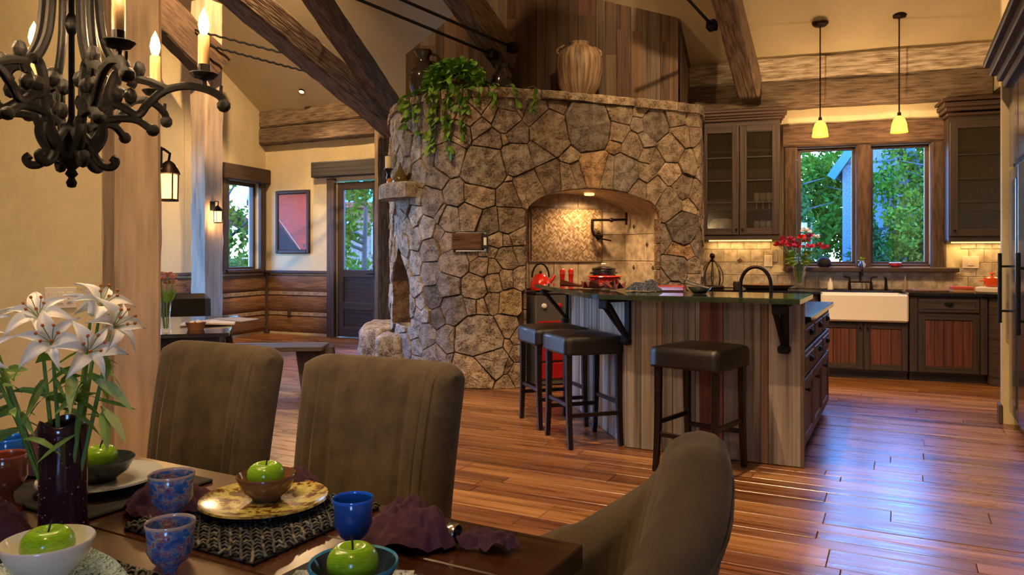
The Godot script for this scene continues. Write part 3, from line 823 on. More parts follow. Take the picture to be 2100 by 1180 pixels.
func make_hearth():
	for i in range(0, OUTLINE.size(), 2): op.append(Vector2(OUTLINE[i], OUTLINE[i + 1]))
	oc = [0.0]
	for i in op.size() - 1: oc.append(oc[i] + op[i].distance_to(op[i + 1]))
	for i in op.size():
		var d = (op[min(i + 1, op.size() - 1)] - op[max(i - 1, 0)]).normalized()
		on.append(Vector2(-d.y, d.x) if Vector2(-d.y, d.x).dot(Vector2(0, 1)) > -0.6 and i < 40 else Vector2(-d.y, d.x))
	# outward normals must point away from the mass (its middle lies near 0.4, -9)
	for i in op.size():
		if on[i].dot(op[i] - Vector2(0.5, -9.4)) < 0: on[i] = -on[i]
	var H = thing("stone_hearth", "rounded fieldstone hearth wall with an arched cooking alcove", "fireplace", Transform3D())
	var smax = oc[oc.size() - 1]
	var alcove = arch_poly(1.29, 2.853, -0.1, 1.70, 1.985, 2.0)
	var fire = arch_poly(4.20, 4.86, 0.55, 1.02, 1.40, 1.2)
	var box = PackedVector2Array([Vector2(3.245, 1.345), Vector2(3.56, 1.345), Vector2(3.56, 1.53), Vector2(3.245, 1.53)])
	var sites = []
	for i in range(0, STONES.size(), 4):
		sites.append([Vector2(STONES[i], STONES[i + 1]), STONES[i + 2], int(STONES[i + 3])])
	R.seed = 21
	var usual = [0, 1, 0, 4, 3, 0, 1]
	for k in 900:
		var p = Vector2(rf(0.03, smax), rf(0.02, 2.85))
		var r = rf(0.07, 0.12)
		var ok = true
		for s in sites:
			if s[0].distance_to(p) < (s[1] + r) * 0.92: ok = false
		if ok and not Geometry2D.is_point_in_polygon(p, alcove): sites.append([p, r, usual[R.randi() % 7] if p.x < 4.0 else [7, 1, 7][R.randi() % 3]])
	var cols = [Color(0.37, 0.30, 0.225), Color(0.37, 0.33, 0.285), Color(0.32, 0.265, 0.235), Color(0.245, 0.215, 0.185), Color(0.50, 0.41, 0.30), Color(0.50, 0.34, 0.19), Color(0.55, 0.42, 0.23), Color(0.50, 0.48, 0.44)]
	for i in sites.size():
		var c = sites[i][0]
		if Geometry2D.is_point_in_polygon(c, alcove): continue
		var poly = [Vector2(max(0.0, c.x - 0.42), max(0.0, c.y - 0.42)), Vector2(min(smax, c.x + 0.42), max(0.0, c.y - 0.42)), Vector2(min(smax, c.x + 0.42), min(2.86, c.y + 0.42)), Vector2(max(0.0, c.x - 0.42), min(2.86, c.y + 0.42))]
		for j in sites.size():
			if j == i: continue
			var q = sites[j][0]
			var dd = q - c
			var L = dd.length()
			if L > 0.95: continue
			var off = (dd.length_squared() + sites[i][1] * sites[i][1] * 1.6 - sites[j][1] * sites[j][1] * 1.6) / 2.0
			poly = half_plane(poly, dd, dd.dot(c) + off)
			if poly.size() < 3: break
		if poly.size() < 3: continue
		var pieces = [PackedVector2Array(poly)]
		for hole in [alcove, fire, box]:
			var nx = []
			for pp in pieces: nx.append_array(Geometry2D.clip_polygons(pp, hole))
			pieces = nx
		for pp in pieces:
			if pp.size() < 3 or Geometry2D.is_polygon_clockwise(pp) and pieces.size() > 1 and false: continue
			var inner = Geometry2D.offset_polygon(pp, -0.0025, Geometry2D.JOIN_MITER)
			for q in inner:
				if q.size() < 3: continue
				var ar = 0.0
				for k in q.size(): ar += q[k].cross(q[(k + 1) % q.size()])
				if abs(ar) < 0.003: continue
				var mb = MB.new()
				var k0 = rf(0.8, 1.2)
				var base = cols[sites[i][2]] * k0
				mb.col = Color(base.r, base.g, base.b)
				stone_mesh(mb, q, i, sites[i][1])
				part(mb, "stone", M.stone, H)
	# mortar bed behind the stones
	var mo = MB.new()
	var ns = int(smax / 0.05)
	for i in ns:
		for j in 58:
			var s0 = smax * i / ns
			var s1 = smax * (i + 1) / ns
			var h0 = 0.05 * j
			var h1 = h0 + 0.05
			var inside = false
			for q in [Vector2(s0, h0), Vector2(s1, h0), Vector2(s1, h1), Vector2(s0, h1)]:
				for hole in [alcove, fire, box]:
					if Geometry2D.is_point_in_polygon(q, hole): inside = true
			if inside: continue
			mo.quad(outline_at(s0, h0, -0.012), outline_at(s1, h0, -0.012), outline_at(s1, h1, -0.012), outline_at(s0, h1, -0.012))
	# solid core so that nothing shows through the joints
	part(mo, "mortar", M.mortar, H)
	# ledge of flat cap stones
	var s = 0.02
	var k = 0
	while s < smax - 0.05:
		var s1 = min(s + rf(0.22, 0.62), smax)
		var cap = MB.new()
		var base = cols[4 if R.randf() < 0.6 else 0] * rf(0.85, 1.1)
		cap.col = Color(base.r, base.g, base.b)
		cap_stone(cap, s + 0.006, s1 - 0.006, 2.855 + rf(-0.01, 0.01), 2.945 + rf(-0.008, 0.008), 0.05 + rf(0, 0.045), -0.4, k)
		part(cap, "cap_stone", M.stone, H)
		s = s1
		k += 1
	# top slab behind the caps
	var top = MB.new()
	var pl = []
	for i in range(0, op.size(), 2): pl.append(op[i] - on[i] * 0.2)
	pl.append(Vector2(-1.2, -10.1)); pl.append(Vector2(1.9, -9.4))
	top.prism(pl, 2.80, 2.92)
	part(top, "ledge_slab", M.mortar, H)
	# fire opening: lining behind the pointed arch on the left flank
	var fl = MB.new()
	fl.col = Color(0.26, 0.17, 0.10)
	for i in fire.size() - 1:
		var a = fire[i]
		var b = fire[i + 1]
		fl.quad(outline_at(a.x, a.y, 0.03), outline_at(b.x, b.y, 0.03), outline_at(b.x, b.y, -0.2), outline_at(a.x, a.y, -0.2))
	for i in range(1, fire.size() - 2):
		fl.tri(outline_at(fire[0].x, fire[0].y, -0.2), outline_at(fire[i].x, fire[i].y, -0.2), outline_at(fire[i + 1].x, fire[i + 1].y, -0.2))
	part(fl, "fire_niche", M.stone, H)
	# raised hearth stones in front of the fire opening
	R.seed = 5
	for q in [[-1.52, -8.75, 0.34, 0.55, 0.50, 7], [-1.62, -9.32, 0.36, 0.60, 0.50, 1], [-1.30, -8.28, 0.32, 0.36, 0.46, 7]]:
		var st = MB.new()
		var base = cols[q[5]]
		st.col = base
		boulder(st, V(0, q[4] / 2, 0), V(q[2], q[4], q[3]), R.randi() % 100, 0.035)
		part(st, "hearth_stone", M.stone, H, Transform3D(Basis(Vector3.UP, rf(-0.2, 0.2)), V(q[0], 0, q[1])))
	# mantel shelf
	var sh = MB.new()
	sh.col = Color(0.46, 0.40, 0.32)
	var poly = []
	for i in 7: 
		var p = outline_at(4.05 + i * 0.12, 0, 0.0)
		poly.append(Vector2(p.x, p.z))
	for i in 7:
		var p = outline_at(4.05 + (6 - i) * 0.12, 0, 0.16 + 0.09 * sin(PI * (i + 1) / 7.5))
		poly.append(Vector2(p.x, p.z))
	sh.prism(poly, 1.90, 2.06, 0.02)
	part(sh, "mantel_shelf", M.stone, H)
	# timber block and little step light let into the stones
	var nb = outline_at(3.42, 1.44, 0.0)
	var nn = normal_at(3.42)
	var bx = MB.new()
	bx.col = Color(0.16, 0.085, 0.04)
	var bas = Basis(V(nn.z, 0, -nn.x), Vector3.UP, nn)
	bx.box(nb + nn * 0.01, V(0.30, 0.17, 0.16), bas, 0.012)
	part(bx, "timber_block", M.timber, H)
	bx = MB.new()
	bx.col = Color(0.02, 0.02, 0.02)
	nb = outline_at(3.26, 1.44, 0.0)
	nn = normal_at(3.26)
	bas = Basis(V(nn.z, 0, -nn.x), Vector3.UP, nn)
	bx.box(nb + nn * 0.03, V(0.06, 0.14, 0.06), bas, 0.006)
	var sw = part(bx, "switch_plate", M.paint, H)
	bx = MB.new()
	bx.col = Color(0.85, 0.85, 0.82)
	bx.box(nb + nn * 0.063, V(0.028, 0.075, 0.008), bas, 0.003)
	part(bx, "rocker", M.paint, sw)
func stone_mesh(mb, q, seed, size):
	var f = FastNoiseLite.new()
	f.seed = seed * 7 + 1
	f.frequency = 1.0
	# finer rim
	var rim = []
	var m = q.size()
	for i in m:
		var a = q[i]
		var b = q[(i + 1) % m]
		var k = max(1, int(a.distance_to(b) / 0.045))
		for j in k:
			var p = a.lerp(b, float(j) / k)
			rim.append(p)
	var c = Vector2.ZERO
	for p in rim: c += p
	c /= rim.size()
	var proud = 0.022 + 0.03 * fmod(seed * 0.618, 1.0)
	var tx = (fmod(seed * 0.37, 1.0) - 0.5) * 0.14
	var ty = (fmod(seed * 0.73, 1.0) - 0.5) * 0.14
	var rings = []
	# [scale about the centre, share of depth]
	for st in [[1.0, -0.3], [0.992, 0.62], [0.955, 0.95], [0.6, 1.0], [0.28, 1.02]]:
		var ring = []
		for p in rim:
			var jit = 1.0 - 0.07 * max(0.0, f.get_noise_2d(p.x * 14.0, p.y * 14.0)) if st[1] > 0 else 1.0
			var pp = c + (p - c) * st[0] * jit
			var d = proud * st[1] + (f.get_noise_2d(pp.x * 5, pp.y * 5) * 0.016 + f.get_noise_2d(pp.x * 18, pp.y * 18) * 0.007 if st[1] > 0.5 else 0.0)
			if st[1] > 0: d += (pp.x - c.x) * tx + (pp.y - c.y) * ty
			ring.append(outline_at(clampf(pp.x, 0.0, 99.0), pp.y, d))
		rings.append(ring)
	var n = rim.size()
	for r in rings.size() - 1:
		for i in n:
			var j = (i + 1) % n
			mb.tri(rings[r][i], rings[r][j], rings[r + 1][j])
			mb.tri(rings[r][i], rings[r + 1][j], rings[r + 1][i])
	var mid = Vector3.ZERO
	for p in rings[4]: mid += p
	mid /= n
	for i in n: mb.tri(rings[4][i], rings[4][(i + 1) % n], mid)
func cap_stone(mb, s0, s1, h0, h1, d0, d1, seed):
	var f = FastNoiseLite.new()
	f.seed = seed + 300
	f.frequency = 1.0
	var k = max(2, int((s1 - s0) / 0.08))
	var front = []
	for i in k + 1:
		var s = lerpf(s0, s1, float(i) / k)
		front.append([s, d0 + f.get_noise_1d(s * 8.0) * 0.03, f.get_noise_1d(s * 11.0 + 40) * 0.012])
	for i in k:
		var a = front[i]
		var b = front[i + 1]
		var p = [outline_at(a[0], h0, a[1]), outline_at(b[0], h0, b[1]), outline_at(b[0], h1 - 0.012 + b[2], b[1]), outline_at(a[0], h1 - 0.012 + a[2], a[1]), outline_at(b[0], h1 + b[2], b[1] - 0.015), outline_at(a[0], h1 + a[2], a[1] - 0.015), outline_at(b[0], h1, d1), outline_at(a[0], h1, d1), outline_at(b[0], h0, d1), outline_at(a[0], h0, d1)]
		mb.quad(p[0], p[1], p[2], p[3]); mb.quad(p[3], p[2], p[4], p[5]); mb.quad(p[5], p[4], p[6], p[7]); mb.quad(p[0], p[1], p[8], p[9])
	for e in [front[0], front[k]]:
		mb.quad(outline_at(e[0], h0, e[1]), outline_at(e[0], h1 + e[2], e[1] - 0.01), outline_at(e[0], h1, d1), outline_at(e[0], h0, d1))
func boulder(mb, at, size, seed, rough):
	var f = FastNoiseLite.new()
	f.seed = seed
	f.frequency = 1.0
	mb.sheet(func(a, b):
		var th = TAU * a
		var ph = PI * (b - 0.5)
		var d = V(cos(ph) * cos(th), sin(ph), cos(ph) * sin(th))
		var k = V(sign(d.x) * pow(abs(d.x), 0.4), sign(d.y) * pow(abs(d.y), 0.4), sign(d.z) * pow(abs(d.z), 0.4))
		var p = at + k * size / 2
		return p + d * f.get_noise_3dv(p * 5.0) * rough, 24, 14, true, false)

func make_chimney_boards():
	# barn boards above the ledge; local frame x along the face, from 0 (left) to 3.02 (right)
	var F = Transform3D(Basis(V(0.9977, 0, -0.0677), Vector3.UP, V(0.0677, 0, 0.9977)), V(-1.150, 0, -8.30))
	var C = thing("barn_board_chimney", "weathered vertical barn-board chimney face above the stone ledge", "paneling", F)
	R.seed = 31
	var topf = func(x): return min(3.48 + 0.84 * x, 3.93 + (3.02 - x) * 0.26)
	var cols = [Color(0.15, 0.075, 0.04), Color(0.20, 0.11, 0.06), Color(0.26, 0.15, 0.085), Color(0.24, 0.16, 0.10), Color(0.13, 0.075, 0.045), Color(0.20, 0.095, 0.055), Color(0.26, 0.19, 0.13)]
	var x = 0.0
	while x < 3.0:
		var x1 = min(x + [0.1, 0.13, 0.16, 0.2][R.randi() % 4], 3.02)
		var h = 2.9
		while h < 6.0:
			var t0 = topf.call(x)
			var t1 = topf.call(x1)
			var h1 = h + rf(0.45, 1.6)
			var a1 = min(h1, t0)
			var b1 = min(h1, t1)
			if max(a1, b1) - h < 0.02: break
			var mb = MB.new()
			var c = cols[R.randi() % 7] * rf(0.5, 0.85)
			mb.col = c
			mb.uo = Vector2(rf(0, 9), rf(0, 9))
			var z = rf(0.0, 0.014)
			var w = x1 - x - 0.004
			var p = [V(x, h + 0.002, z), V(x + w, h + 0.002, z), V(x + w, max(b1, h + 0.004), z), V(x, max(a1, h + 0.004), z)]
			var bk = V(0, 0, -0.05)
			mb.quad(p[0], p[1], p[2], p[3], Vector2(p[0].y, p[0].x), Vector2(p[1].y, p[1].x), Vector2(p[2].y, p[2].x), Vector2(p[3].y, p[3].x))
			for i in 4: mb.quad(p[i], p[(i + 1) % 4], p[(i + 1) % 4] + bk, p[i] + bk)
			part(mb, "barn_board", M.barnwood, C)
			h = h1
		x = x1
	# right return and left edge
	var k = 0
	while k < 5:
		var mb = MB.new()
		mb.col = cols[[0, 4, 0, 1, 4][k]] * 0.8
		mb.uo = Vector2(rf(0, 9), rf(0, 9))
		var a = V(3.02, 0, 0.0).lerp(V(3.37, 0, -0.70), k / 5.0)
		var b = V(3.02, 0, 0.0).lerp(V(3.37, 0, -0.70), (k + 0.96) / 5.0)
		var h0 = 3.93 - 0.05 * k
		mb.quad(a + V(0, 2.9, 0), b + V(0, 2.9, 0), b + V(0, h0, 0), a + V(0, h0, 0), Vector2(2.9, a.x), Vector2(2.9, b.x), Vector2(h0, b.x), Vector2(h0, a.x))
		part(mb, "side_board", M.barnwood, C)
		k += 1
	var bk = MB.new()
	bk.col = Color(0.1, 0.06, 0.03)
	bk.box(V(0.012, 3.2, -0.3), V(0.02, 0.56, 0.55))
	bk.box(V(1.5, 3.5, -0.10), V(1.9, 1.1, 0.04))
	part(bk, "backing", M.barnwood, C)

# ---------- cooking alcove ----------
func make_alcove():
	var A = thing("cooking_alcove", "tiled arched cooking alcove lined in travertine", "alcove", AF)
	R.seed = 61
	# back wall tiles around the mosaic, x from -0.78 to 0.79
	var cells = []
	for x in [[-0.78, -0.44], [0.455, 0.79]]:
		for y in [[0.94, 1.24], [1.24, 1.54], [1.54, 1.80], [1.80, 2.02]]: cells.append([x[0], x[1], y[0], y[1]])
	for x in [[-0.44, -0.14], [-0.14, 0.16], [0.16, 0.455]]:
		cells.append([x[0], x[1], 0.94, 1.23]); cells.append([x[0], x[1], 1.84, 2.02])
	for q in cells: tile(A, V((q[0] + q[1]) / 2, (q[2] + q[3]) / 2, -0.70), V(q[1] - q[0] - 0.004, q[3] - q[2] - 0.004, 0.02))
	for z in [[-0.69, -0.46], [-0.46, -0.23], [-0.23, -0.04]]:
		for y in [[0.94, 1.24], [1.24, 1.54], [1.54, 1.80], [1.80, 2.0]]:
			for sx in [0.775, -0.785]: tile(A, V(sx, (y[0] + y[1]) / 2, (z[0] + z[1]) / 2), V(0.02, y[1] - y[0] - 0.004, z[1] - z[0] - 0.004))
	for q in [[-0.5, 1.63], [-0.22, 1.42], [-0.5, 1.17], [-0.1, 1.17]]:
		var t = MB.new()
		t.col = Color(0.06, 0.04, 0.03)
		t.box(V(0.762, q[1], q[0]), V(0.008, 0.04, 0.04), Basis(Vector3.RIGHT, PI / 4), 0.002)
		part(t, "accent_tile", M.gloss, A)
	# backing behind the tiles
	var b = MB.new()
	b.box(V(0, 1.05, -0.73), V(1.62, 2.1, 0.03)); b.box(V(0.80, 1.05, -0.36), V(0.03, 2.1, 0.70)); b.box(V(-0.81, 1.05, -0.36), V(0.03, 2.1, 0.70))
	part(b, "backing", M.mortar, A)
	# vault of the arch
	var vt = MB.new()
	vt.col = Color(0.50, 0.37, 0.24)
	vt.sheet(func(a, c2):
		var x = cos(PI * (1 - a))
		return V(x * 0.785, 1.70 + 0.285 * sqrt(max(0.0, 1 - x * x)), lerpf(0.02, -0.70, c2)), 28, 3)
	part(vt, "vault", M.travertine, A)
	# jamb stones
	for sx in [-0.775, 0.765]:
		var y = 0.0
		while y < 1.68:
			var h = min(rf(0.16, 0.30), 1.70 - y)
			var j = MB.new()
			j.col = Color(0.28, 0.2, 0.13) * rf(0.85, 1.2)
			j.box(V(sx + (0.0 if sx < 0 else 0.01), y + h / 2, -0.03), V(0.03, h - 0.008, 0.10), Basis(), 0.006)
			part(j, "jamb_stone", M.stone, A)
			y += h
	# herringbone mosaic, 0.89 x 0.6 m
	var mo = MB.new()
	var L = 0.039
	var W = 0.013
	var cs = [Color(0.34, 0.22, 0.10), Color(0.22, 0.13, 0.06), Color(0.46, 0.33, 0.18), Color(0.29, 0.20, 0.10), Color(0.55, 0.43, 0.27)]
	var n = int(1.3 / W)
	for i in range(-n, n):
		for j in range(-n / 2, n / 2):
			for o in 2:
				# classic herringbone laid on the diagonal
				var px = (i * W + j * (L + W) * 0.0)
				var q = Vector2(i * W + (L if o else 0.0) * 0.0, i * W) + Vector2(j * 2.0 * L, 0)
				var ctr = q + (Vector2(L / 2, W / 2) if o == 0 else Vector2(L + W / 2, -L / 2 + W))
				var sz = Vector2(L, W) if o == 0 else Vector2(W, L)
				var r = ctr.rotated(PI / 4)
				if abs(r.x) > 0.43 or abs(r.y) > 0.29: continue
				mo.col = cs[R.randi() % 5]
				mo.box(V(0.01 + r.x, 1.535 + r.y, -0.688), V(sz.x - 0.0025, sz.y - 0.0025, 0.008 + rf(0, 0.002)), Basis(Vector3.BACK, PI / 4))
	var ms = part(mo, "mosaic", M.gloss, A)
	ms.set_meta("kind", "stuff")
	var fr = MB.new()
	fr.col = Color(0.24, 0.16, 0.09)
	for q in [[0.01, 1.832, 0.895, 0.018], [0.01, 1.238, 0.895, 0.018], [-0.437, 1.535, 0.018, 0.6], [0.457, 1.535, 0.018, 0.6]]: fr.box(V(q[0], q[1], -0.687), V(q[2], q[3], 0.016), Basis(), 0.003)
	fr.box(V(0.01, 1.535, -0.695), V(0.88, 0.6, 0.008))
	part(fr, "mosaic_border", M.travertine, A)
	# hood lamp in the vault
	var hl = thing("hood_lamp", "small round lamp recessed in the alcove vault", "lamp", AF * Transform3D(Basis(), V(0.15, 1.955, -0.40)))
	var d = MB.new()
	d.lathe([Vector2(0.0, 0.0), Vector2(0.05, 0.0), Vector2(0.055, 0.012), Vector2(0.055, 0.02)], 16)
	part(d, "lens", M.lamp_glass, hl)
	spot(V(0, -0.02, 0), V(0.0, -1.0, -0.18), 1.5, WARM, 75.0, 0.06, hl)
	# pot filler
	var pf = thing("pot_filler", "bronze swing-arm pot filler on the alcove wall", "faucet", AF * Transform3D(Basis(), V(0.30, 1.55, -0.68)))
	d = MB.new()
	d.lathe([Vector2(0.0, 0.0), Vector2(0.04, 0.0), Vector2(0.036, 0.015), Vector2(0.02, 0.02), Vector2(0.018, 0.08), Vector2(0.0, 0.08)], 14)
	part(d, "wall_flange", M.bronze, pf, Transform3D(Basis(Vector3.RIGHT, PI / 2), V(0.11, -0.03, 0.0)))
	d = MB.new()
	d.tube([V(0.11, -0.03, 0.08), V(0.0, -0.02, 0.10), V(-0.02, 0.03, 0.10), V(-0.02, 0.155, 0.10)], 0.016, 8)
	d.tube([V(-0.02, 0.15, 0.10), V(0.18, 0.15, 0.14), V(0.40, 0.16, 0.12)], 0.013, 8)
	part(d, "arm", M.bronze, pf)
	d = MB.new()
	d.tube([V(0.40, 0.24, 0.12), V(0.40, 0.10, 0.12)], 0.014, 8)
	d.ball(V(0.20, 0.15, 0.14), 0.026, 10)
	part(d, "spout", M.bronze, pf)
	d = MB.new()
	d.tube([V(0.11, -0.06, 0.08), V(0.22, -0.08, 0.10)], 0.009, 8)
	part(d, "lever", M.bronze, pf)
func tile(parent, ctr, size):
	var t = MB.new()
	var k = rf(0.85, 1.08)
	t.col = Color(0.60 * k, 0.47 * k, 0.31 * k)
	t.uo = Vector2(rf(0, 5), rf(0, 5))
	t.box(ctr, size, Basis(), 0.004)
	part(t, "wall_tile", M.travertine, parent)

# ---------- windows, door, picture ----------
func trim_box(parent, called, ctr, size, col, m = null, bev = 0.008):
	var mb = MB.new()
	mb.col = col
	mb.uo = Vector2(rf(0, 9), rf(0, 9))
	mb.box(ctr, size, Basis(), bev)
	return part(mb, called, M.cabinet if m == null else m, parent)
func make_openings():
	R.seed = 71
	var wood = Color(0.125, 0.075, 0.046)
	var dk = Color(0.10, 0.058, 0.035)
	var w = struct("window_1", KF, null, null, "kitchen window of two panes in heavy timber casing")
	var hd = MB.new()
	hd.col = wood * 1.1
	timber(hd, V(0.16, 2.675, 0.03), V(1.83, 2.675, 0.03), 0.13, 0.262, 77)
	part(hd, "header_timber", M.timber, w)
	for x in [0.238, 1.757]: 
		hd = MB.new()
		hd.col = wood * 0.9
		timber(hd, V(x, 1.13, 0.02), V(x, 2.545, 0.02), 0.15, 0.10, 78 + int(x), V(0, 0, 1), 0.5)
		part(hd, "casing", M.timber, w)
	hd = MB.new()
	hd.col = wood * 1.05
	timber(hd, V(1.01, 1.18, 0.0), V(1.01, 2.545, 0.0), 0.15, 0.14, 80, V(0, 0, 1), 0.5)
	part(hd, "centre_post", M.timber, w)
	trim_box(w, "sill", V(1.07, 1.148, 0.05), V(1.75, 0.05, 0.16), dk)
	trim_box(w, "inner_sill", V(1.0, 1.195, -0.07), V(1.37, 0.03, 0.15), dk)
	for q in [[0.32, 0.94], [1.08, 1.68]]:
		var f = MB.new()
		f.col = dk
		for x in [q[0] + 0.02, q[1] - 0.02]: f.box(V(x, 1.86, -0.09), V(0.04, 1.36, 0.05), Basis(), 0.004)
		for y in [1.215, 2.525]: f.box(V((q[0] + q[1]) / 2, y, -0.09), V(q[1] - q[0], 0.04, 0.05), Basis(), 0.004)
		var sash = part(f, "sash", M.cabinet, w)
		f = MB.new()
		f.box(V((q[0] + q[1]) / 2, 1.86, -0.09), V(q[1] - q[0] - 0.06, 1.30, 0.005))
		part(f, "pane", M.glass, sash)
	# bay window
	w = struct("window_2", BF, null, null, "narrow bay window in dark casing under a dark timber header")
	trim_box(w, "header_timber", V(-0.62, 2.62, 0.05), V(1.2, 0.24, 0.14), dk * 0.6, null, 0.012)
	for x in [-1.09, -0.13]: trim_box(w, "casing", V(x, 1.78, 0.02), V(0.14, 1.46, 0.06), dk * 0.9)
	trim_box(w, "sill", V(-0.61, 1.06, 0.03), V(0.98, 0.05, 0.12), dk * 0.8)
	var f = MB.new()
	f.col = wood * 0.7
	for x in [-0.99, -0.23]: f.box(V(x, 1.78, -0.10), V(0.06, 1.44, 0.08), Basis(), 0.006)
	for y in [1.09, 2.47]: f.box(V(-0.61, y, -0.10), V(0.82, 0.06, 0.08), Basis(), 0.006)
	var sash = part(f, "sash", M.cabinet, w)
	f = MB.new()
	f.box(V(-0.61, 1.78, -0.10), V(0.72, 1.34, 0.005))
	part(f, "pane", M.glass, sash)
	# corner post of the bay, dark
	trim_box(w, "corner_trim", V(-0.03, 0.52, 0.045), V(0.07, 1.04, 0.08), dk)
	# glazed door
	var d = struct("door_1", DF, null, null, "dark wooden door with a tall glass light and header timber")
	trim_box(d, "header_timber", V(-7.80, 2.68, 0.06), V(1.36, 0.25, 0.16), Color(0.05, 0.045, 0.045), null, 0.014)
	for x in [-8.14, -7.16]: trim_box(d, "casing", V(x, 1.26, 0.03), V(0.15, 2.55, 0.07), dk * 1.2)
	var leaf = MB.new()
	leaf.col = wood * 0.75
	for x in [-8.0, -7.31]: leaf.box(V(x, 1.24, -0.05), V(0.12, 2.46, 0.05), Basis(), 0.005)
	for q in [[2.41, 0.12], [1.02, 0.12], [0.5, 0.12], [0.09, 0.16]]: leaf.box(V(-7.655, q[0], -0.05), V(0.58, q[1], 0.05), Basis(), 0.005)
	var lf = part(leaf, "door_leaf", M.cabinet, d)
	leaf = MB.new()
	leaf.col = wood * 0.6
	leaf.box(V(-7.655, 0.76, -0.055), V(0.58, 0.42, 0.025), Basis(), 0.008)
	leaf.box(V(-7.655, 0.30, -0.055), V(0.58, 0.30, 0.025), Basis(), 0.008)
	part(leaf, "door_panel", M.cabinet, lf)
	leaf = MB.new()
	leaf.box(V(-7.655, 1.715, -0.05), V(0.58, 1.28, 0.006))
	part(leaf, "pane", M.glass, lf)
	leaf = MB.new()
	leaf.box(V(-7.31, 1.05, -0.015), V(0.05, 0.24, 0.012), Basis(), 0.004)
	leaf.tube([V(-7.31, 1.02, -0.01), V(-7.31, 1.02, 0.05), V(-7.42, 1.02, 0.055)], 0.010, 8)
	part(leaf, "handle", M.iron, lf)
	# picture
	var pc = thing("framed_picture", "dark-framed picture of a red ground with a pale diagonal stroke", "picture", DF * Transform3D(Basis(), V(-8.965, 1.86, 0.02)))
	var fr = MB.new()
	fr.col = Color(0.045, 0.014, 0.011)
	for x in [-0.335, 0.335]: fr.box(V(x, 0, 0), V(0.065, 1.04, 0.05), Basis(), 0.012)
	for y in [-0.49, 0.49]: fr.box(V(0, y, 0), V(0.62, 0.065, 0.05), Basis(), 0.012)
	part(fr, "frame", M.cabinet, pc)
	fr = MB.new()
	fr.box(V(0, 0, -0.005), V(0.62, 0.93, 0.012))
	var cv = part(fr, "backing_board", M.matte, pc)
	fr = MB.new()
	# printed sheet
	var im = Image.create(128, 192, false, Image.FORMAT_RGB8)
	var nz = FastNoiseLite.new()
	nz.seed = 4
	nz.frequency = 0.03
	for y in 192:
		for x in 128:
			var u = x / 128.0
			var vv = y / 192.0
			var k = nz.get_noise_2d(x, y * 1.6) * 0.5 + 0.5
			var c = Color(0.60, 0.27, 0.25).lerp(Color(0.70, 0.36, 0.25), k)
			var dl = vv - (0.47 + u * 0.64) + nz.get_noise_2d(x + 300, y) * 0.06
			if dl > -0.03: c = c.lerp(Color(0.09, 0.07, 0.10).lerp(Color(0.24, 0.06, 0.06), k * (1 - u)), clampf((dl + 0.03) * 8.0, 0, 1))
			if abs(vv - (0.45 + u * 0.70)) < 0.022 * (1.0 - abs(u - 0.45)) and u < 0.78: c = Color(0.72, 0.62, 0.58)
			if u > 0.86 and u < 0.93 and vv > 0.90 and vv < 0.94: c = Color(0.30, 0.34, 0.38)
			im.set_pixel(x, y, c)
	var pm = StandardMaterial3D.new()
	pm.albedo_texture = ImageTexture.create_from_image(im)
	pm.roughness = 0.6
	fr.quad(V(-0.30, -0.46, 0.002), V(0.30, -0.46, 0.002), V(0.30, 0.46, 0.002), V(-0.30, 0.46, 0.002), Vector2(0, 1), Vector2(1, 1), Vector2(1, 0), Vector2(0, 0))
	part(fr, "print", pm, pc)
	# outlet on the log wainscot and plates on the walls
	var ol = MB.new()
	ol.col = Color(0.08, 0.045, 0.03)
	ol.box(V(0, 0, 0), V(0.075, 0.12, 0.012), Basis(), 0.003)
	one(ol, "wall_outlet", M.paint, "brown wall outlet on the log wainscot", "outlet", DF * Transform3D(Basis(), V(-9.02, 0.37, 0.045)))
	ol = MB.new()
	ol.col = Color(0.72, 0.66, 0.52)
	ol.box(V(0, 0, 0), V(0.16, 0.12, 0.01), Basis(), 0.003)
	for x in [-0.045, 0.0, 0.045]: ol.box(V(x, 0, 0.007), V(0.03, 0.065, 0.006), Basis(), 0.002)
	one(ol, "switch_plate", M.paint, "cream three-gang switch plate on the partition behind the lilies", "switch", frame(-2.28, 0, -4.52, 24.0) * Transform3D(Basis(), V(-0.33, 1.06, 0.006)))
	for q in [[0.0, 1.24, 0.09, "cream outlet plate on the backsplash beside the red flowers"], [2.07, 1.23, 0.16, "cream double switch plate on the backsplash right of the window"]]:
		ol = MB.new()
		ol.col = Color(0.66, 0.56, 0.42)
		ol.box(V(0, 0, 0), V(q[2], 0.13, 0.01), Basis(), 0.003)
		ol.box(V(0, 0, 0.006), V(q[2] * 0.4, 0.07, 0.006), Basis(), 0.002)
		one(ol, "wall_plate", M.paint, q[3], "wall plate", KF * Transform3D(Basis(), V(q[0], q[1], 0.02)))

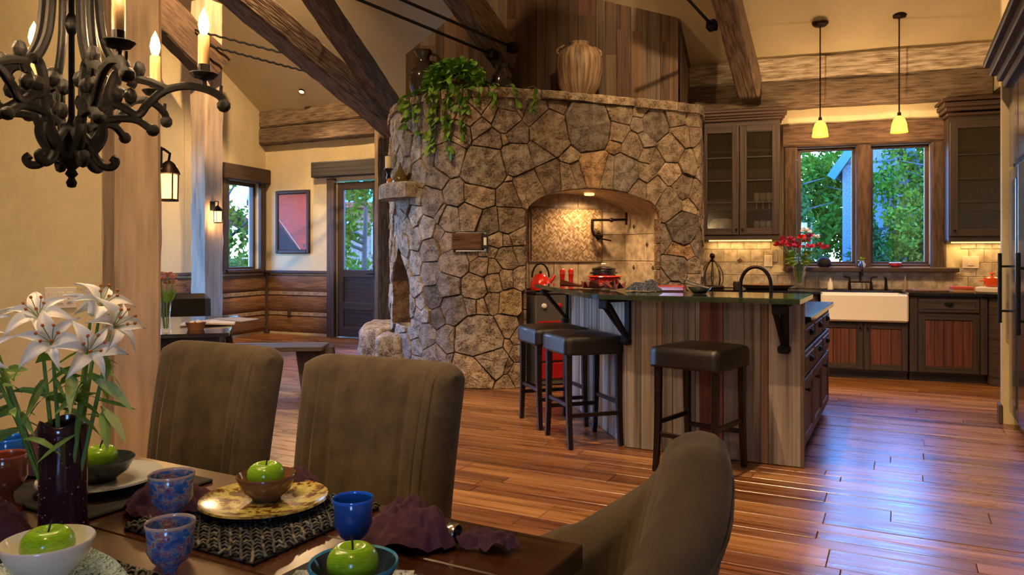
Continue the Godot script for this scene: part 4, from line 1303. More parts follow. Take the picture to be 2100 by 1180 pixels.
# ---------- kitchen cabinets ----------
func knob(parent, at, r = 0.014):
	var k = MB.new()
	k.lathe([Vector2(0.0, 0.0), Vector2(r * 0.5, 0.0), Vector2(r * 0.4, 0.012), Vector2(r, 0.02), Vector2(r * 0.8, 0.03), Vector2(0.0, 0.032)], 10)
	return part(k, "knob", M.iron, parent, Transform3D(Basis(Vector3.RIGHT, PI / 2), at))
func glass_door(parent, x0, x1, y0, y1, z, col, shelves, knob_x):
	var d = MB.new()
	d.col = col
	d.uo = Vector2(rf(0, 9), rf(0, 9))
	var s = 0.075
	for x in [x0 + s / 2, x1 - s / 2]: d.box(V(x, (y0 + y1) / 2, z), V(s, y1 - y0, 0.022), Basis(), 0.003)
	for y in [y0 + s / 2, y1 - s / 2]: d.box(V((x0 + x1) / 2, y, z), V(x1 - x0 - 2 * s, s, 0.022), Basis(), 0.003)
	var o = part(d, "door", M.cabinet, parent)
	d = MB.new()
	d.box(V((x0 + x1) / 2, (y0 + y1) / 2, z - 0.004), V(x1 - x0 - 2 * s + 0.01, y1 - y0 - 2 * s + 0.01, 0.004))
	part(d, "pane", M.seedy, o)
	d = MB.new()
	d.col = col * 0.8
	for k in shelves: d.box(V((x0 + x1) / 2, lerpf(y0 + s, y1 - s, k), z + 0.002), V(x1 - x0 - 2 * s, 0.014, 0.012))
	part(d, "muntin", M.cabinet, o)
	knob(o, V(knob_x, y0 + 0.06, z + 0.011))
func wall_cabinet(label, x0, x1, y0, y1, crown, doors, col):
	var c = thing("wall_cabinet", label, "cabinet", KF * Transform3D(Basis(), V((x0 + x1) / 2, y0, 0.0)))
	var w = (x1 - x0)
	var h = y1 - y0
	var b = MB.new()
	b.col = col
	for x in [-w / 2 + 0.01, w / 2 - 0.01]: b.box(V(x, h / 2, 0.16), V(0.02, h, 0.31))
	for y in [0.01, h - 0.01]: b.box(V(0, y, 0.16), V(w, 0.02, 0.31))
	b.box(V(0, h / 2, 0.018), V(w, h, 0.012))
	b.box(V(0, 0.02, 0.315), V(w, 0.05, 0.02)); b.box(V(0, h - 0.03, 0.315), V(w, 0.06, 0.02))
	part(b, "body", M.cabinet, c)
	b = MB.new()
	b.col = col * 0.9
	for k in 3: b.box(V(0, h * (k + 1) / 4.0, 0.15), V(w - 0.04, 0.018, 0.26))
	part(b, "shelf", M.cabinet, c)
	b = MB.new()
	b.col = col * Color(1.35, 1.0, 0.85)
	var ov = 0.0
	for st in [[0.0, 0.02, 0.03], [0.03, 0.035, 0.045], [0.055, 0.055, 0.05], [0.09, 0.075, 0.03]]:
		b.box(V(0, h + st[0] * crown / 0.12 + st[2] / 2, 0.165 + st[1] / 2), V(w + 2 * st[1], st[2], 0.33 + st[1]), Basis(), 0.006)
	part(b, "crown", M.cabinet, c)
	for q in doors: glass_door(c, q[0], q[1], 0.05, h - 0.06, 0.33, col, [0.27, 0.5, 0.74], q[2])
	# light strip under the cabinet
	var st = MB.new()
	st.box(V(0, -0.012, 0.10), V(w * 0.8, 0.014, 0.03))
	part(st, "light_strip", M.lamp_glass, c)
	area(V(0, -0.022, 0.10), -90.0, 0.0, Vector2(w * 0.8, 0.05), 0.32, Color(1.0, 0.80, 0.52), c)
	return c
func panel_door(parent, x0, x1, y0, y1, z, col, pcol, hasknob, kx, ky):
	var d = MB.new()
	d.col = col
	d.uo = Vector2(rf(0, 9), rf(0, 9))
	var s = 0.06
	for x in [x0 + s / 2, x1 - s / 2]: d.box(V(x, (y0 + y1) / 2, z), V(s, y1 - y0, 0.022), Basis(), 0.004)
	for y in [y0 + s / 2, y1 - s / 2]: d.box(V((x0 + x1) / 2, y, z), V(x1 - x0 - 2 * s, s, 0.022), Basis(), 0.004)
	var o = part(d, "door", M.cabinet, parent)
	var n = max(1, int((x1 - x0 - 2 * s) / 0.075))
	for k in n:
		var p = MB.new()
		p.col = pcol * rf(0.8, 1.15)
		p.uo = Vector2(rf(0, 9), rf(0, 9))
		var w = (x1 - x0 - 2 * s) / n
		p.box(V(x0 + s + w * (k + 0.5), (y0 + y1) / 2, z - 0.006), V(w - 0.003, y1 - y0 - 2 * s, 0.014), Basis(), 0.003)
		part(p, "panel_board", M.cabinet, o)
	if hasknob: knob(o, V(kx, ky, z + 0.011))
	return o
func drawer(parent, x0, x1, y0, y1, z, col, pull):
	var d = MB.new()
	d.col = col
	d.uo = Vector2(rf(0, 9), rf(0, 9))
	d.box(V((x0 + x1) / 2, (y0 + y1) / 2, z), V(x1 - x0, y1 - y0, 0.022), Basis(), 0.005)
	d.box(V((x0 + x1) / 2, (y0 + y1) / 2, z + 0.01), V(x1 - x0 - 0.07, y1 - y0 - 0.06, 0.014), Basis(), 0.005)
	var o = part(d, "drawer", M.cabinet, parent)
	if pull:
		var p = MB.new()
		var cx = (x0 + x1) / 2
		var cy = (y0 + y1) / 2
		p.lathe([Vector2(0.045, 0.0), Vector2(0.042, 0.015), Vector2(0.028, 0.026), Vector2(0.0, 0.03)], 12, Vector3.ZERO, Vector2(1, 0.5))
		part(p, "cup_pull", M.iron, o, Transform3D(Basis(Vector3.RIGHT, PI / 2), V(cx, cy + 0.01, z + 0.014)))
	return o
func make_kitchen():
	R.seed = 81
	var dk = Color(0.062, 0.04, 0.03)
	var red = Color(0.17, 0.05, 0.025)
	var c1 = wall_cabinet("dark wall cabinet with two seeded-glass doors beside the stone hearth", -0.755, 0.125, 1.49, 2.84, 0.12, [[-0.43, -0.004, -0.035], [0.004, 0.43, 0.035]], dk * 1.35)
	wall_cabinet("dark wall cabinet with one glass door right of the sink window", 1.80, 2.50, 1.455, 2.77, 0.20, [[-0.34, 0.34, -0.30]], dk * 0.9)
	# dishes behind the glass
	var b = MB.new()
	b.col = Color(0.6, 0.55, 0.42)
	b.lathe([Vector2(0.0, 0.0), Vector2(0.05, 0.0), Vector2(0.13, 0.09), Vector2(0.135, 0.16), Vector2(0.12, 0.2), Vector2(0.09, 0.22), Vector2(0.0, 0.225)], 20)
	one(b, "serving_jar", M.matte, "round cream jar behind the left glass door, bottom shelf", "jar", KF * Transform3D(Basis(), V(-0.52, 1.512, 0.16)))
	for k in 6:
		b = MB.new()
		b.col = Color(0.5, 0.45, 0.36) * rf(0.6, 1.1)
		b.lathe([Vector2(0.0, 0.0), Vector2(0.022, 0.0), Vector2(0.006, 0.012), Vector2(0.006, 0.07), Vector2(0.03, 0.10), Vector2(0.038, 0.15), Vector2(0.032, 0.19), Vector2(0.030, 0.19), Vector2(0.034, 0.15), Vector2(0.0, 0.10)], 12)
		one(b, "stemware", M.glaze if false else M.gloss, "stemmed glass behind the right-hand seeded door, on the %s" % ["bottom shelf", "second shelf"][k / 3], "glass", KF * Transform3D(Basis(), V(-0.13 + 0.07 * (k % 3), [1.512, 1.837][k / 3] , 0.14)), "stemware in the wall cabinet")
	# counters
	b = MB.new()
	b.box(V(-0.28, 0.903, 0.315), V(1.62, 0.035, 0.66), Basis(), 0.006)
	b.box(V(1.72, 0.903, 0.315), V(0.70, 0.035, 0.66), Basis(), 0.006)
	b.box(V(0.95, 0.903, 0.08), V(0.86, 0.035, 0.19), Basis(), 0.006)
	b.prism([Vector2(2.06, 0.0), Vector2(2.9, 0.0), Vector2(2.9, 1.6), Vector2(2.40, 1.6), Vector2(2.38, 1.1), Vector2(2.28, 0.85), Vector2(2.06, 0.645)], 0.885, 0.92, 0.006)
	one(b, "kitchen_worktop", M.counter, "dark stone worktop running along the sink wall", "worktop", KF)
	# sink base, other bases
	var base = thing("sink_base_cabinet", "dark sink base cabinet with two red-panelled doors", "cabinet", KF)
	b = MB.new()
	b.col = dk
	b.box(V(0.945, 0.34, 0.30), V(0.86, 0.52, 0.58)); b.box(V(0.945, 0.05, 0.27), V(0.86, 0.1, 0.52))
	part(b, "body", M.cabinet, base)
	panel_door(base, 0.52, 0.945, 0.10, 0.595, 0.60, dk, red, true, 0.915, 0.54)
	panel_door(base, 0.955, 1.372, 0.10, 0.595, 0.60, dk, red, true, 0.985, 0.54)
	base = thing("base_cabinet", "dark base cabinet with a drawer and red-panelled door right of the sink", "cabinet", KF)
	b = MB.new()
	b.col = dk
	b.box(V(1.745, 0.49, 0.30), V(0.70, 0.79, 0.58)); b.box(V(1.745, 0.05, 0.27), V(0.70, 0.1, 0.52))
	b.box(V(1.42, 0.49, 0.60), V(0.07, 0.78, 0.03), Basis(), 0.004); b.box(V(2.06, 0.49, 0.60), V(0.06, 0.78, 0.03), Basis(), 0.004)
	part(b, "body", M.cabinet, base)
	drawer(base, 1.47, 2.02, 0.72, 0.87, 0.60, dk * 1.1, true)
	panel_door(base, 1.47, 2.02, 0.10, 0.70, 0.60, dk, red, false, 0, 0)
	base = thing("base_cabinet", "dark base cabinet left of the sink behind the island", "cabinet", KF)
	b = MB.new()
	b.col = dk
	b.box(V(-0.28, 0.49, 0.30), V(1.56, 0.79, 0.58)); b.box(V(-0.28, 0.05, 0.27), V(1.56, 0.1, 0.52))
	part(b, "body", M.cabinet, base)
	for k in 3: panel_door(base, -1.0 + k * 0.5, -0.52 + k * 0.5, 0.1, 0.87, 0.60, dk, red, true, -0.55 + k * 0.5, 0.8)
	base = thing("corner_cabinet", "dark angled corner base cabinet beneath the orange pot", "cabinet", KF)
	b = MB.new()
	b.col = dk * 1.15
	b.prism([Vector2(2.10, 0.02), Vector2(2.88, 0.02), Vector2(2.88, 1.6), Vector2(2.42, 1.6), Vector2(2.40, 1.12), Vector2(2.29, 0.86), Vector2(2.10, 0.63)], 0.0, 0.88)
	part(b, "body", M.cabinet, base)
	b = MB.new()
	b.tube([V(2.385, 0.80, 1.02), V(2.405, 0.80, 1.16)], 0.012, 8); b.tube([V(2.385, 0.66, 1.02), V(2.405, 0.66, 1.16)], 0.012, 8)
	part(b, "pull", M.steel, base, Transform3D(Basis(), V(-0.02, 0, 0.02)))
	# apron sink
	var s = thing("farmhouse_sink", "white fireclay apron-front sink under the kitchen window", "sink", KF)
	b = MB.new()
	b.col = Color(0.86, 0.80, 0.68)
	b.box(V(0.95, 0.755, 0.645), V(0.84, 0.29, 0.05), Basis(), 0.018)
	for x in [0.55, 1.35]: b.box(V(x, 0.755, 0.40), V(0.04, 0.28, 0.46), Basis(), 0.01)
	b.box(V(0.95, 0.755, 0.19), V(0.84, 0.28, 0.04), Basis(), 0.01); b.box(V(0.95, 0.63, 0.40), V(0.84, 0.03, 0.46))
	part(b, "basin", M.enamel, s)
	# bridge faucet
	var fa = thing("bridge_faucet", "bronze bridge faucet with lever handles behind the apron sink", "faucet", KF * Transform3D(Basis(), V(0.97, 0.92, 0.11)))
	b = MB.new()
	for x in [-0.11, 0.11]: b.tube([V(x, 0, 0), V(x, 0.09, 0)], [0.018, 0.013], 10)
	b.tube([V(-0.11, 0.09, 0), V(0.11, 0.09, 0)], 0.011, 10)
	part(b, "bridge", M.bronze, fa)
	b = MB.new()
	var pts = [V(0, 0.09, 0)]
	for k in 9: pts.append(V(0, 0.22 + 0.09 * sin(PI * k / 8.0), 0.09 - 0.09 * cos(PI * k / 8.0)))
	pts.append(V(0, 0.16, 0.18))
	b.tube(pts, 0.012, 10)
	part(b, "spout", M.bronze, fa)
	for x in [-0.11, 0.11]:
		b = MB.new()
		b.tube([V(x, 0.09, 0), V(x, 0.135, 0), V(x + sign(x) * 0.06, 0.15, 0.01)], 0.010, 8)
		part(b, "handle", M.bronze, fa)
	b = MB.new()
	b.tube([V(0.26, 0, 0), V(0.26, 0.12, 0), V(0.24, 0.15, 0.04)], [0.018, 0.013, 0.012], 8)
	part(b, "side_spray", M.bronze, fa)
	for q in [[0.66, 0.13, 0.03, "pale soap bottle left of the bridge faucet", Color(0.7, 0.62, 0.5)], [1.42, 0.16, 0.022, "slim bronze soap pump right of the bridge faucet", Color(0.3, 0.2, 0.12)]]:
		b = MB.new()
		b.col = q[4]
		b.lathe([Vector2(0.0, 0.0), Vector2(q[2], 0.0), Vector2(q[2], q[1] * 0.6), Vector2(q[2] * 0.4, q[1] * 0.75), Vector2(q[2] * 0.3, q[1]), Vector2(0.0, q[1])], 14)
		one(b, "soap_bottle", M.gloss, q[3], "bottle", KF * Transform3D(Basis(), V(q[0], 0.92, 0.12)))
	# refrigerator wall: frame x towards the camera, z towards the kitchen
	var RF = frame(3.82, 0, -5.92, 243.0)
	var fr = thing("built_in_refrigerator", "tall dark panelled built-in refrigerator with bar handles at the right", "refrigerator", RF)
	var dp = Color(0.05, 0.05, 0.052)
	b = MB.new()
	b.col = dp
	b.box(V(1.1, 1.36, -0.39), V(2.1, 2.56, 0.70)); b.box(V(1.1, 0.04, -0.42), V(2.1, 0.08, 0.66))
	part(b, "body", M.paint, fr)
	for q in [[0.06, 0.56], [0.58, 1.08], [1.10, 1.6], [1.62, 2.12]]:
		b = MB.new()
		b.col = dp * 1.2
		b.box(V((q[0] + q[1]) / 2, 1.03, -0.025), V(q[1] - q[0], 1.84, 0.03), Basis(), 0.006)
		b.box(V((q[0] + q[1]) / 2, 1.03, -0.008), V(q[1] - q[0] - 0.14, 1.66, 0.012), Basis(), 0.005)
		var d = part(b, "door", M.gloss, fr)
		b = MB.new()
		var hx = q[0] + 0.05
		b.tube([V(hx, 0.79, 0.055), V(hx, 1.32, 0.055)], 0.014, 8)
		for y in [0.88, 1.22]: b.tube([V(hx, y, -0.01), V(hx, y, 0.055)], 0.010, 6)
		if q[0] < 0.1 or q[0] > 1.0 and q[0] < 1.2: part(b, "handle", M.iron, d)
		b = MB.new()
		b.col = dp * 1.3
		b.box(V((q[0] + q[1]) / 2, 2.30, -0.025), V(q[1] - q[0], 0.64, 0.03), Basis(), 0.006)
		part(b, "upper_door", M.gloss, fr)
	b = MB.new()
	b.col = Color(0.075, 0.055, 0.05)
	for st in [[2.62, 0.03, 0.06], [2.67, 0.07, 0.06], [2.72, 0.12, 0.07], [2.78, 0.16, 0.05]]: b.box(V(1.1, st[0], -0.35 + st[1] / 2), V(2.1, st[2], 0.70 + st[1]), Basis(), 0.008)
	part(b, "crown", M.cabinet, fr)
	make_range()
	make_counter_things()
func make_range():
	var r = thing("range_cooker", "red enamelled range cooker in the stone alcove", "range", AF)
	var b = MB.new()
	b.col = Color(0.09, 0.085, 0.08)
	b.box(V(0.02, 0.46, -0.30), V(1.38, 0.90, 0.66), Basis(), 0.01)
	part(b, "body", M.gloss, r)
	b = MB.new()
	b.col = Color(0.025, 0.025, 0.025)
	b.box(V(0.02, 0.92, -0.30), V(1.38, 0.03, 0.66), Basis(), 0.008)
	for x in [-0.45, 0.0, 0.45]:
		for z in [-0.46, -0.16]:
			for a in 4: b.box(V(x, 0.945, z), V(0.26, 0.012, 0.012), Basis(Vector3.UP, a * PI / 4))
	part(b, "hob", M.iron, r)
	for q in [[-0.655, -0.19], [-0.17, 0.25], [0.27, 0.69]]:
		b = MB.new()
		b.col = Color(0.30, 0.012, 0.012)
		b.box(V((q[0] + q[1]) / 2, 0.45, 0.035), V(q[1] - q[0] - 0.02, 0.40, 0.03), Basis(), 0.008)
		var d = part(b, "oven_door", M.enamel, r)
		b = MB.new()
		b.tube([V(q[0] + 0.05, 0.62, 0.09), V(q[1] - 0.05, 0.62, 0.09)], 0.012, 8)
		for x in [q[0] + 0.07, q[1] - 0.07]: b.tube([V(x, 0.62, 0.045), V(x, 0.62, 0.09)], 0.009, 6)
		part(b, "towel_bar", M.steel, d)
		b = MB.new()
		b.col = Color(0.30, 0.012, 0.012)
		b.box(V((q[0] + q[1]) / 2, 0.15, 0.035), V(q[1] - q[0] - 0.02, 0.16, 0.03), Basis(), 0.008)
		part(b, "lower_drawer", M.enamel, r)
	for k in 8:
		b = MB.new()
		b.col = Color(0.30, 0.012, 0.012) if k % 2 else Color(0.7, 0.65, 0.6)
		b.lathe([Vector2(0.0, 0.0), Vector2(0.026, 0.0), Vector2(0.024, 0.022), Vector2(0.018, 0.03), Vector2(0.0, 0.03)], 14)
		part(b, "knob", M.enamel, r, Transform3D(Basis(Vector3.RIGHT, PI / 2), V(-0.58 + k * 0.17, 0.80, 0.03)))
	# kettle, mills, pots on the hob
	var k = thing("kettle", "red enamel kettle with black handle on the range", "kettle", AF * Transform3D(Basis(), V(-0.55, 0.952, -0.12)))
	b = MB.new()
	b.col = Color(0.6, 0.02, 0.015)
	b.lathe([Vector2(0.0, 0.0), Vector2(0.105, 0.0), Vector2(0.112, 0.03), Vector2(0.105, 0.07), Vector2(0.08, 0.12), Vector2(0.05, 0.16), Vector2(0.0, 0.17)], 24)
	part(b, "body", M.enamel, k)
	b = MB.new()
	b.ball(V(0, 0.18, 0), 0.016, 10)
	part(b, "lid_knob", M.iron, k)
	b = MB.new()
	var pts = []
	for i in 9: pts.append(V(-0.095 * cos(PI * i / 8.0), 0.13 + 0.14 * sin(PI * i / 8.0), 0))
	b.tube(pts, 0.010, 8)
	part(b, "handle", M.iron, k)
	b = MB.new()
	b.col = Color(0.6, 0.02, 0.015)
	b.tube([V(0.08, 0.06, 0.0), V(0.14, 0.12, 0), V(0.16, 0.15, 0)], [0.026, 0.016, 0.013], 10)
	part(b, "spout", M.enamel, k)
	for q in [[-0.22, "red pepper mill beside the kettle, left of the pair"], [-0.12, "red salt mill beside the pots, right of the pair"]]:
		var t = thing("spice_mill", q[1], "mill", AF * Transform3D(Basis(), V(q[0], 0.952, -0.30)))
		b = MB.new()
		b.col = Color(0.55, 0.015, 0.012)
		b.lathe([Vector2(0.0, 0.0), Vector2(0.035, 0.0), Vector2(0.033, 0.03), Vector2(0.023, 0.09), Vector2(0.026, 0.14), Vector2(0.03, 0.16), Vector2(0.0, 0.16)], 16)
		part(b, "body", M.enamel, t)
		b = MB.new()
		b.col = Color(0.6, 0.02, 0.015)
		b.lathe([Vector2(0.03, 0.163), Vector2(0.031, 0.19), Vector2(0.02, 0.21), Vector2(0.0, 0.212)], 16)
		part(b, "cap", M.enamel, t)
	pot("red enamel casserole with side handles on the range", V(0.20, 0.952, -0.14), 0.15, 0.13, Color(0.6, 0.02, 0.015), false, 1.25)
	pot("black lidded stockpot with pale knob behind the red casserole", V(0.36, 0.952, -0.46), 0.13, 0.20, Color(0.012, 0.012, 0.02), true, 1.0)
func pot(label, at, r, h, col, lid, flare, fr = null, called = "cooking_pot", cat = "pot"):
	var t = thing(called, label, cat, (AF if fr == null else fr) * Transform3D(Basis(), at))
	var b = MB.new()
	b.col = col
	b.lathe([Vector2(0.0, 0.0), Vector2(r * 0.86, 0.0), Vector2(r, h * 0.12), Vector2(r, h * 0.85), Vector2(r * flare, h), Vector2(r * flare - 0.006, h + 0.004), Vector2(r * 0.95, h * 0.85), Vector2(r * 0.95, h * 0.15), Vector2(0.0, 0.02)], 28)
	part(b, "body", M.enamel, t)
	for s in [-1, 1]:
		b = MB.new()
		b.col = col
		var pts = []
		for i in 7: pts.append(V(s * (r * 0.98 + 0.035 * sin(PI * i / 6.0)), h * 0.8, (i - 3) * r * 0.11))
		b.tube(pts, 0.009, 8)
		part(b, "handle", M.enamel, t)
	if lid:
		b = MB.new()
		b.col = col
		b.lathe([Vector2(r * 1.02, h), Vector2(r * 1.03, h + 0.012), Vector2(r * 0.6, h + 0.028), Vector2(0.0, h + 0.035)], 28)
		var l = part(b, "lid", M.enamel, t)
		b = MB.new()
		b.col = Color(0.8, 0.75, 0.68) if called == "cooking_pot" else col
		b.lathe([Vector2(0.008, h + 0.03), Vector2(0.008, h + 0.045), Vector2(0.03, h + 0.055), Vector2(0.026, h + 0.068), Vector2(0.0, h + 0.07)], 14)
		part(b, "lid_knob", M.enamel, l)
	return t
func make_counter_things():
	R.seed = 91
	# left of the sink: cloche, jar, tray, cutting board
	var c = thing("glass_cloche", "tall bell-shaped glass cloche with a finial on the backsplash counter", "cloche", KF * Transform3D(Basis(), V(-0.62, 0.92, 0.22)))
	var b = MB.new()
	b.lathe([Vector2(0.0, 0.0), Vector2(0.13, 0.0), Vector2(0.135, 0.02), Vector2(0.12, 0.035), Vector2(0.0, 0.035)], 24)
	part(b, "base", M.bronze, c)
	b = MB.new()
	b.lathe([Vector2(0.105, 0.037), Vector2(0.12, 0.10), Vector2(0.115, 0.18), Vector2(0.085, 0.25), Vector2(0.045, 0.30), Vector2(0.02, 0.32)], 24)
	part(b, "bell", M.glass, c)
	b = MB.new()
	b.lathe([Vector2(0.02, 0.31), Vector2(0.035, 0.325), Vector2(0.015, 0.345), Vector2(0.032, 0.37), Vector2(0.028, 0.40), Vector2(0.0, 0.415)], 16)
	part(b, "finial", M.bronze, c)
	b = MB.new()
	for k in 8:
		var a = TAU * k / 8
		var pts = []
		for q in [[0.107, 0.037], [0.122, 0.10], [0.117, 0.18], [0.087, 0.25], [0.047, 0.30], [0.02, 0.32]]: pts.append(V(cos(a) * q[0], q[1], sin(a) * q[0]))
		b.tube(pts, 0.005, 6)
	part(b, "ribs", M.bronze, c)
	b = MB.new()
	b.col = Color(0.03, 0.022, 0.02)
	b.lathe([Vector2(0.0, 0.0), Vector2(0.045, 0.0), Vector2(0.05, 0.06), Vector2(0.04, 0.085), Vector2(0.035, 0.085), Vector2(0.04, 0.06), Vector2(0.0, 0.01)], 18)
	one(b, "small_crock", M.gloss, "small black crock on the worktop near the cloche", "crock", KF * Transform3D(Basis(), V(-0.34, 0.92, 0.26)))
	c = thing("serving_tray", "wide round wooden tray on the worktop behind the island faucet", "tray", KF * Transform3D(Basis(), V(-0.02, 0.92, 0.30)))
	b = MB.new()
	b.col = Color(0.26, 0.14, 0.06)
	b.lathe([Vector2(0.0, 0.0), Vector2(0.20, 0.0), Vector2(0.30, 0.05), Vector2(0.31, 0.055), Vector2(0.20, 0.018), Vector2(0.0, 0.014)], 32, Vector3.ZERO, Vector2(1, 0.7))
	part(b, "dish", M.cabinet, c)
	b = MB.new()
	b.col = Color(0.03, 0.02, 0.02)
	b.lathe([Vector2(0.18, 0.002), Vector2(0.22, -0.0), Vector2(0.24, 0.012), Vector2(0.2, 0.014)], 32, Vector3.ZERO, Vector2(1, 0.7))
	part(b, "foot_ring", M.paint, c)
	# flowers by the window
	make_bouquet()
	# sill things
	b = MB.new()
	b.col = Color(0.02, 0.018, 0.018)
	b.lathe([Vector2(0.0, 0.0), Vector2(0.05, 0.0), Vector2(0.075, 0.03), Vector2(0.072, 0.07), Vector2(0.05, 0.105), Vector2(0.0, 0.12)], 18)
	one(b, "sill_ornament", M.matte, "rounded black ornament on the window sill by the flowers", "ornament", KF * Transform3D(Basis(), V(0.60, 1.173, 0.07)))
	b = MB.new()
	b.col = Color(0.6, 0.03, 0.03)
	b.lathe([Vector2(0.0, 0.0), Vector2(0.035, 0.0), Vector2(0.062, 0.025), Vector2(0.068, 0.05), Vector2(0.06, 0.053), Vector2(0.0, 0.03)], 18)
	one(b, "small_red_bowl", M.enamel, "small red bowl on the window sill right of the centre post", "bowl", KF * Transform3D(Basis(), V(1.33, 1.173, 0.06)))
	c = thing("sill_bud_vase", "small bud vase with yellow-green leaves at the window centre post", "vase", KF * Transform3D(Basis(), V(0.99, 1.173, 0.10)))
	b = MB.new()
	b.col = Color(0.5, 0.55, 0.7)
	b.lathe([Vector2(0.0, 0.0), Vector2(0.03, 0.0), Vector2(0.04, 0.03), Vector2(0.022, 0.06), Vector2(0.028, 0.075), Vector2(0.0, 0.07)], 16)
	part(b, "vase", M.gloss, c)
	b = MB.new()
	for k in 14:
		b.col = Color(0.35, 0.45, 0.05) * rf(0.7, 1.2)
		var d = V(rf(-1, 1), rf(0.2, 1.0), rf(-1, 1)).normalized()
		leaf_blade(b, V(0, 0.07, 0), d, 0.07, 0.022)
	part(b, "leaves", M.leaf, c)
	# right counter: orange pot on a cream bread box, cutting board
	var bb = thing("bread_box", "cream bread box on the corner worktop under the orange pot", "box", KF * Transform3D(Basis(Vector3.UP, -0.5), V(2.18, 0.92, 0.40)))
	b = MB.new()
	b.col = Color(0.62, 0.52, 0.38)
	b.box(V(0, 0.03, 0), V(0.26, 0.06, 0.22), Basis(), 0.012)
	part(b, "body", M.paint, bb)
	pot("small orange lidded cocotte on the corner worktop", V(2.18, 0.985, 0.40), 0.072, 0.075, Color(0.75, 0.09, 0.015), true, 1.02, KF, "cocotte", "pot")
	b = MB.new()
	b.col = Color(0.30, 0.16, 0.07)
	b.box(V(0, 0.012, 0), V(0.36, 0.024, 0.22), Basis(Vector3.UP, 0.2), 0.006)
	one(b, "cutting_board", M.cabinet, "wooden cutting board lying on the worktop right of the sink", "board", KF * Transform3D(Basis(), V(1.60, 0.92, 0.30)))
	for k in 2:
		b = MB.new()
		b.col = [Color(0.55, 0.08, 0.04), Color(0.4, 0.22, 0.1)][k]
		b.box(V(0, 0.016, 0), V(0.20, 0.03, 0.14), Basis(Vector3.UP, 0.1 * k), 0.004)
		one(b, "cook_book", M.paint, ["red cook book on top of the brown one by the orange pot", "brown cook book lying under the red one by the orange pot"][k], "book", KF * Transform3D(Basis(), V(1.90, 0.952 - 0.032 * k, 0.42)))
func leaf_blade(mb, at, d, l, w, droop = 0.25, side = null):
	if side == null: side = d.cross(V(rf(-1, 1), rf(-1, 1), rf(-1, 1))).normalized()
	var up = side.cross(d).normalized()
	var p = []
	for k in 5:
		var t = k / 4.0
		p.append([at + d * l * t - V(0, 1, 0) * droop * l * t * t, w * sin(PI * min(1.0, 0.06 + t * 0.94)) * 0.5, up])
	for k in 4:
		var a = p[k]
		var b = p[k + 1]
		var lift = up * 0.18 * w
		var q = [a[0] - side * a[1] + lift * a[1] / w, a[0], a[0] + side * a[1] + lift * a[1] / w, b[0] + side * b[1] + lift * b[1] / w, b[0], b[0] - side * b[1] + lift * b[1] / w]
		mb.tri(q[0], q[1], q[4]); mb.tri(q[0], q[4], q[5]); mb.tri(q[1], q[2], q[3]); mb.tri(q[1], q[3], q[4])
func make_bouquet():
	var c = thing("flower_vase", "clear glass vase of red and white flowers beside the sink window", "vase", KF * Transform3D(Basis(), V(0.33, 0.92, 0.34)))
	var b = MB.new()
	b.lathe([Vector2(0.0, 0.0), Vector2(0.06, 0.0), Vector2(0.035, 0.02), Vector2(0.03, 0.06), Vector2(0.06, 0.16), Vector2(0.085, 0.30), Vector2(0.08, 0.30), Vector2(0.055, 0.16), Vector2(0.0, 0.06)], 24)
	part(b, "vase", M.glass, c)
	b = MB.new()
	var heads = []
	for k in 16:
		var a = TAU * k * 0.618
		var r = 0.06 + 0.20 * sqrt(k / 16.0)
		var tip = V(cos(a) * r * 1.1, 0.70 - r * 0.9 + rf(-0.05, 0.06), sin(a) * r * 0.7)
		b.col = Color(0.10, 0.2, 0.03)
		b.tube([V(cos(a) * 0.02, 0.08, sin(a) * 0.02), V(cos(a) * 0.05, 0.30, sin(a) * 0.04), tip], 0.004, 5)
		heads.append(tip)
	part(b, "stems", M.leaf, c)
	b = MB.new()
	for k in 90:
		var a = rf(0, TAU)
		b.col = Color(0.12, 0.24, 0.03).lerp(Color(0.3, 0.4, 0.06), R.randf())
		leaf_blade(b, V(cos(a) * 0.05, rf(0.28, 0.42), sin(a) * 0.05), V(cos(a), rf(0.0, 0.8), sin(a)).normalized(), rf(0.07, 0.14), 0.035, 0.4)
	part(b, "foliage", M.leaf, c)
	for k in 16:
		b = MB.new()
		var h = heads[k]
		var white = k in [0, 5]
		for j in 12:
			b.col = Color(0.85, 0.82, 0.62) if white else [Color(0.45, 0.01, 0.03), Color(0.55, 0.02, 0.07), Color(0.62, 0.03, 0.01)][k % 3]
			var a = TAU * j / 12.0
			var e = 0.2 if j % 2 else 0.9
			leaf_blade(b, h, V(cos(a), e, sin(a)).normalized(), 0.06 if k % 3 else 0.075, 0.035, 0.1)
		part(b, "bloom", M.petal, c)

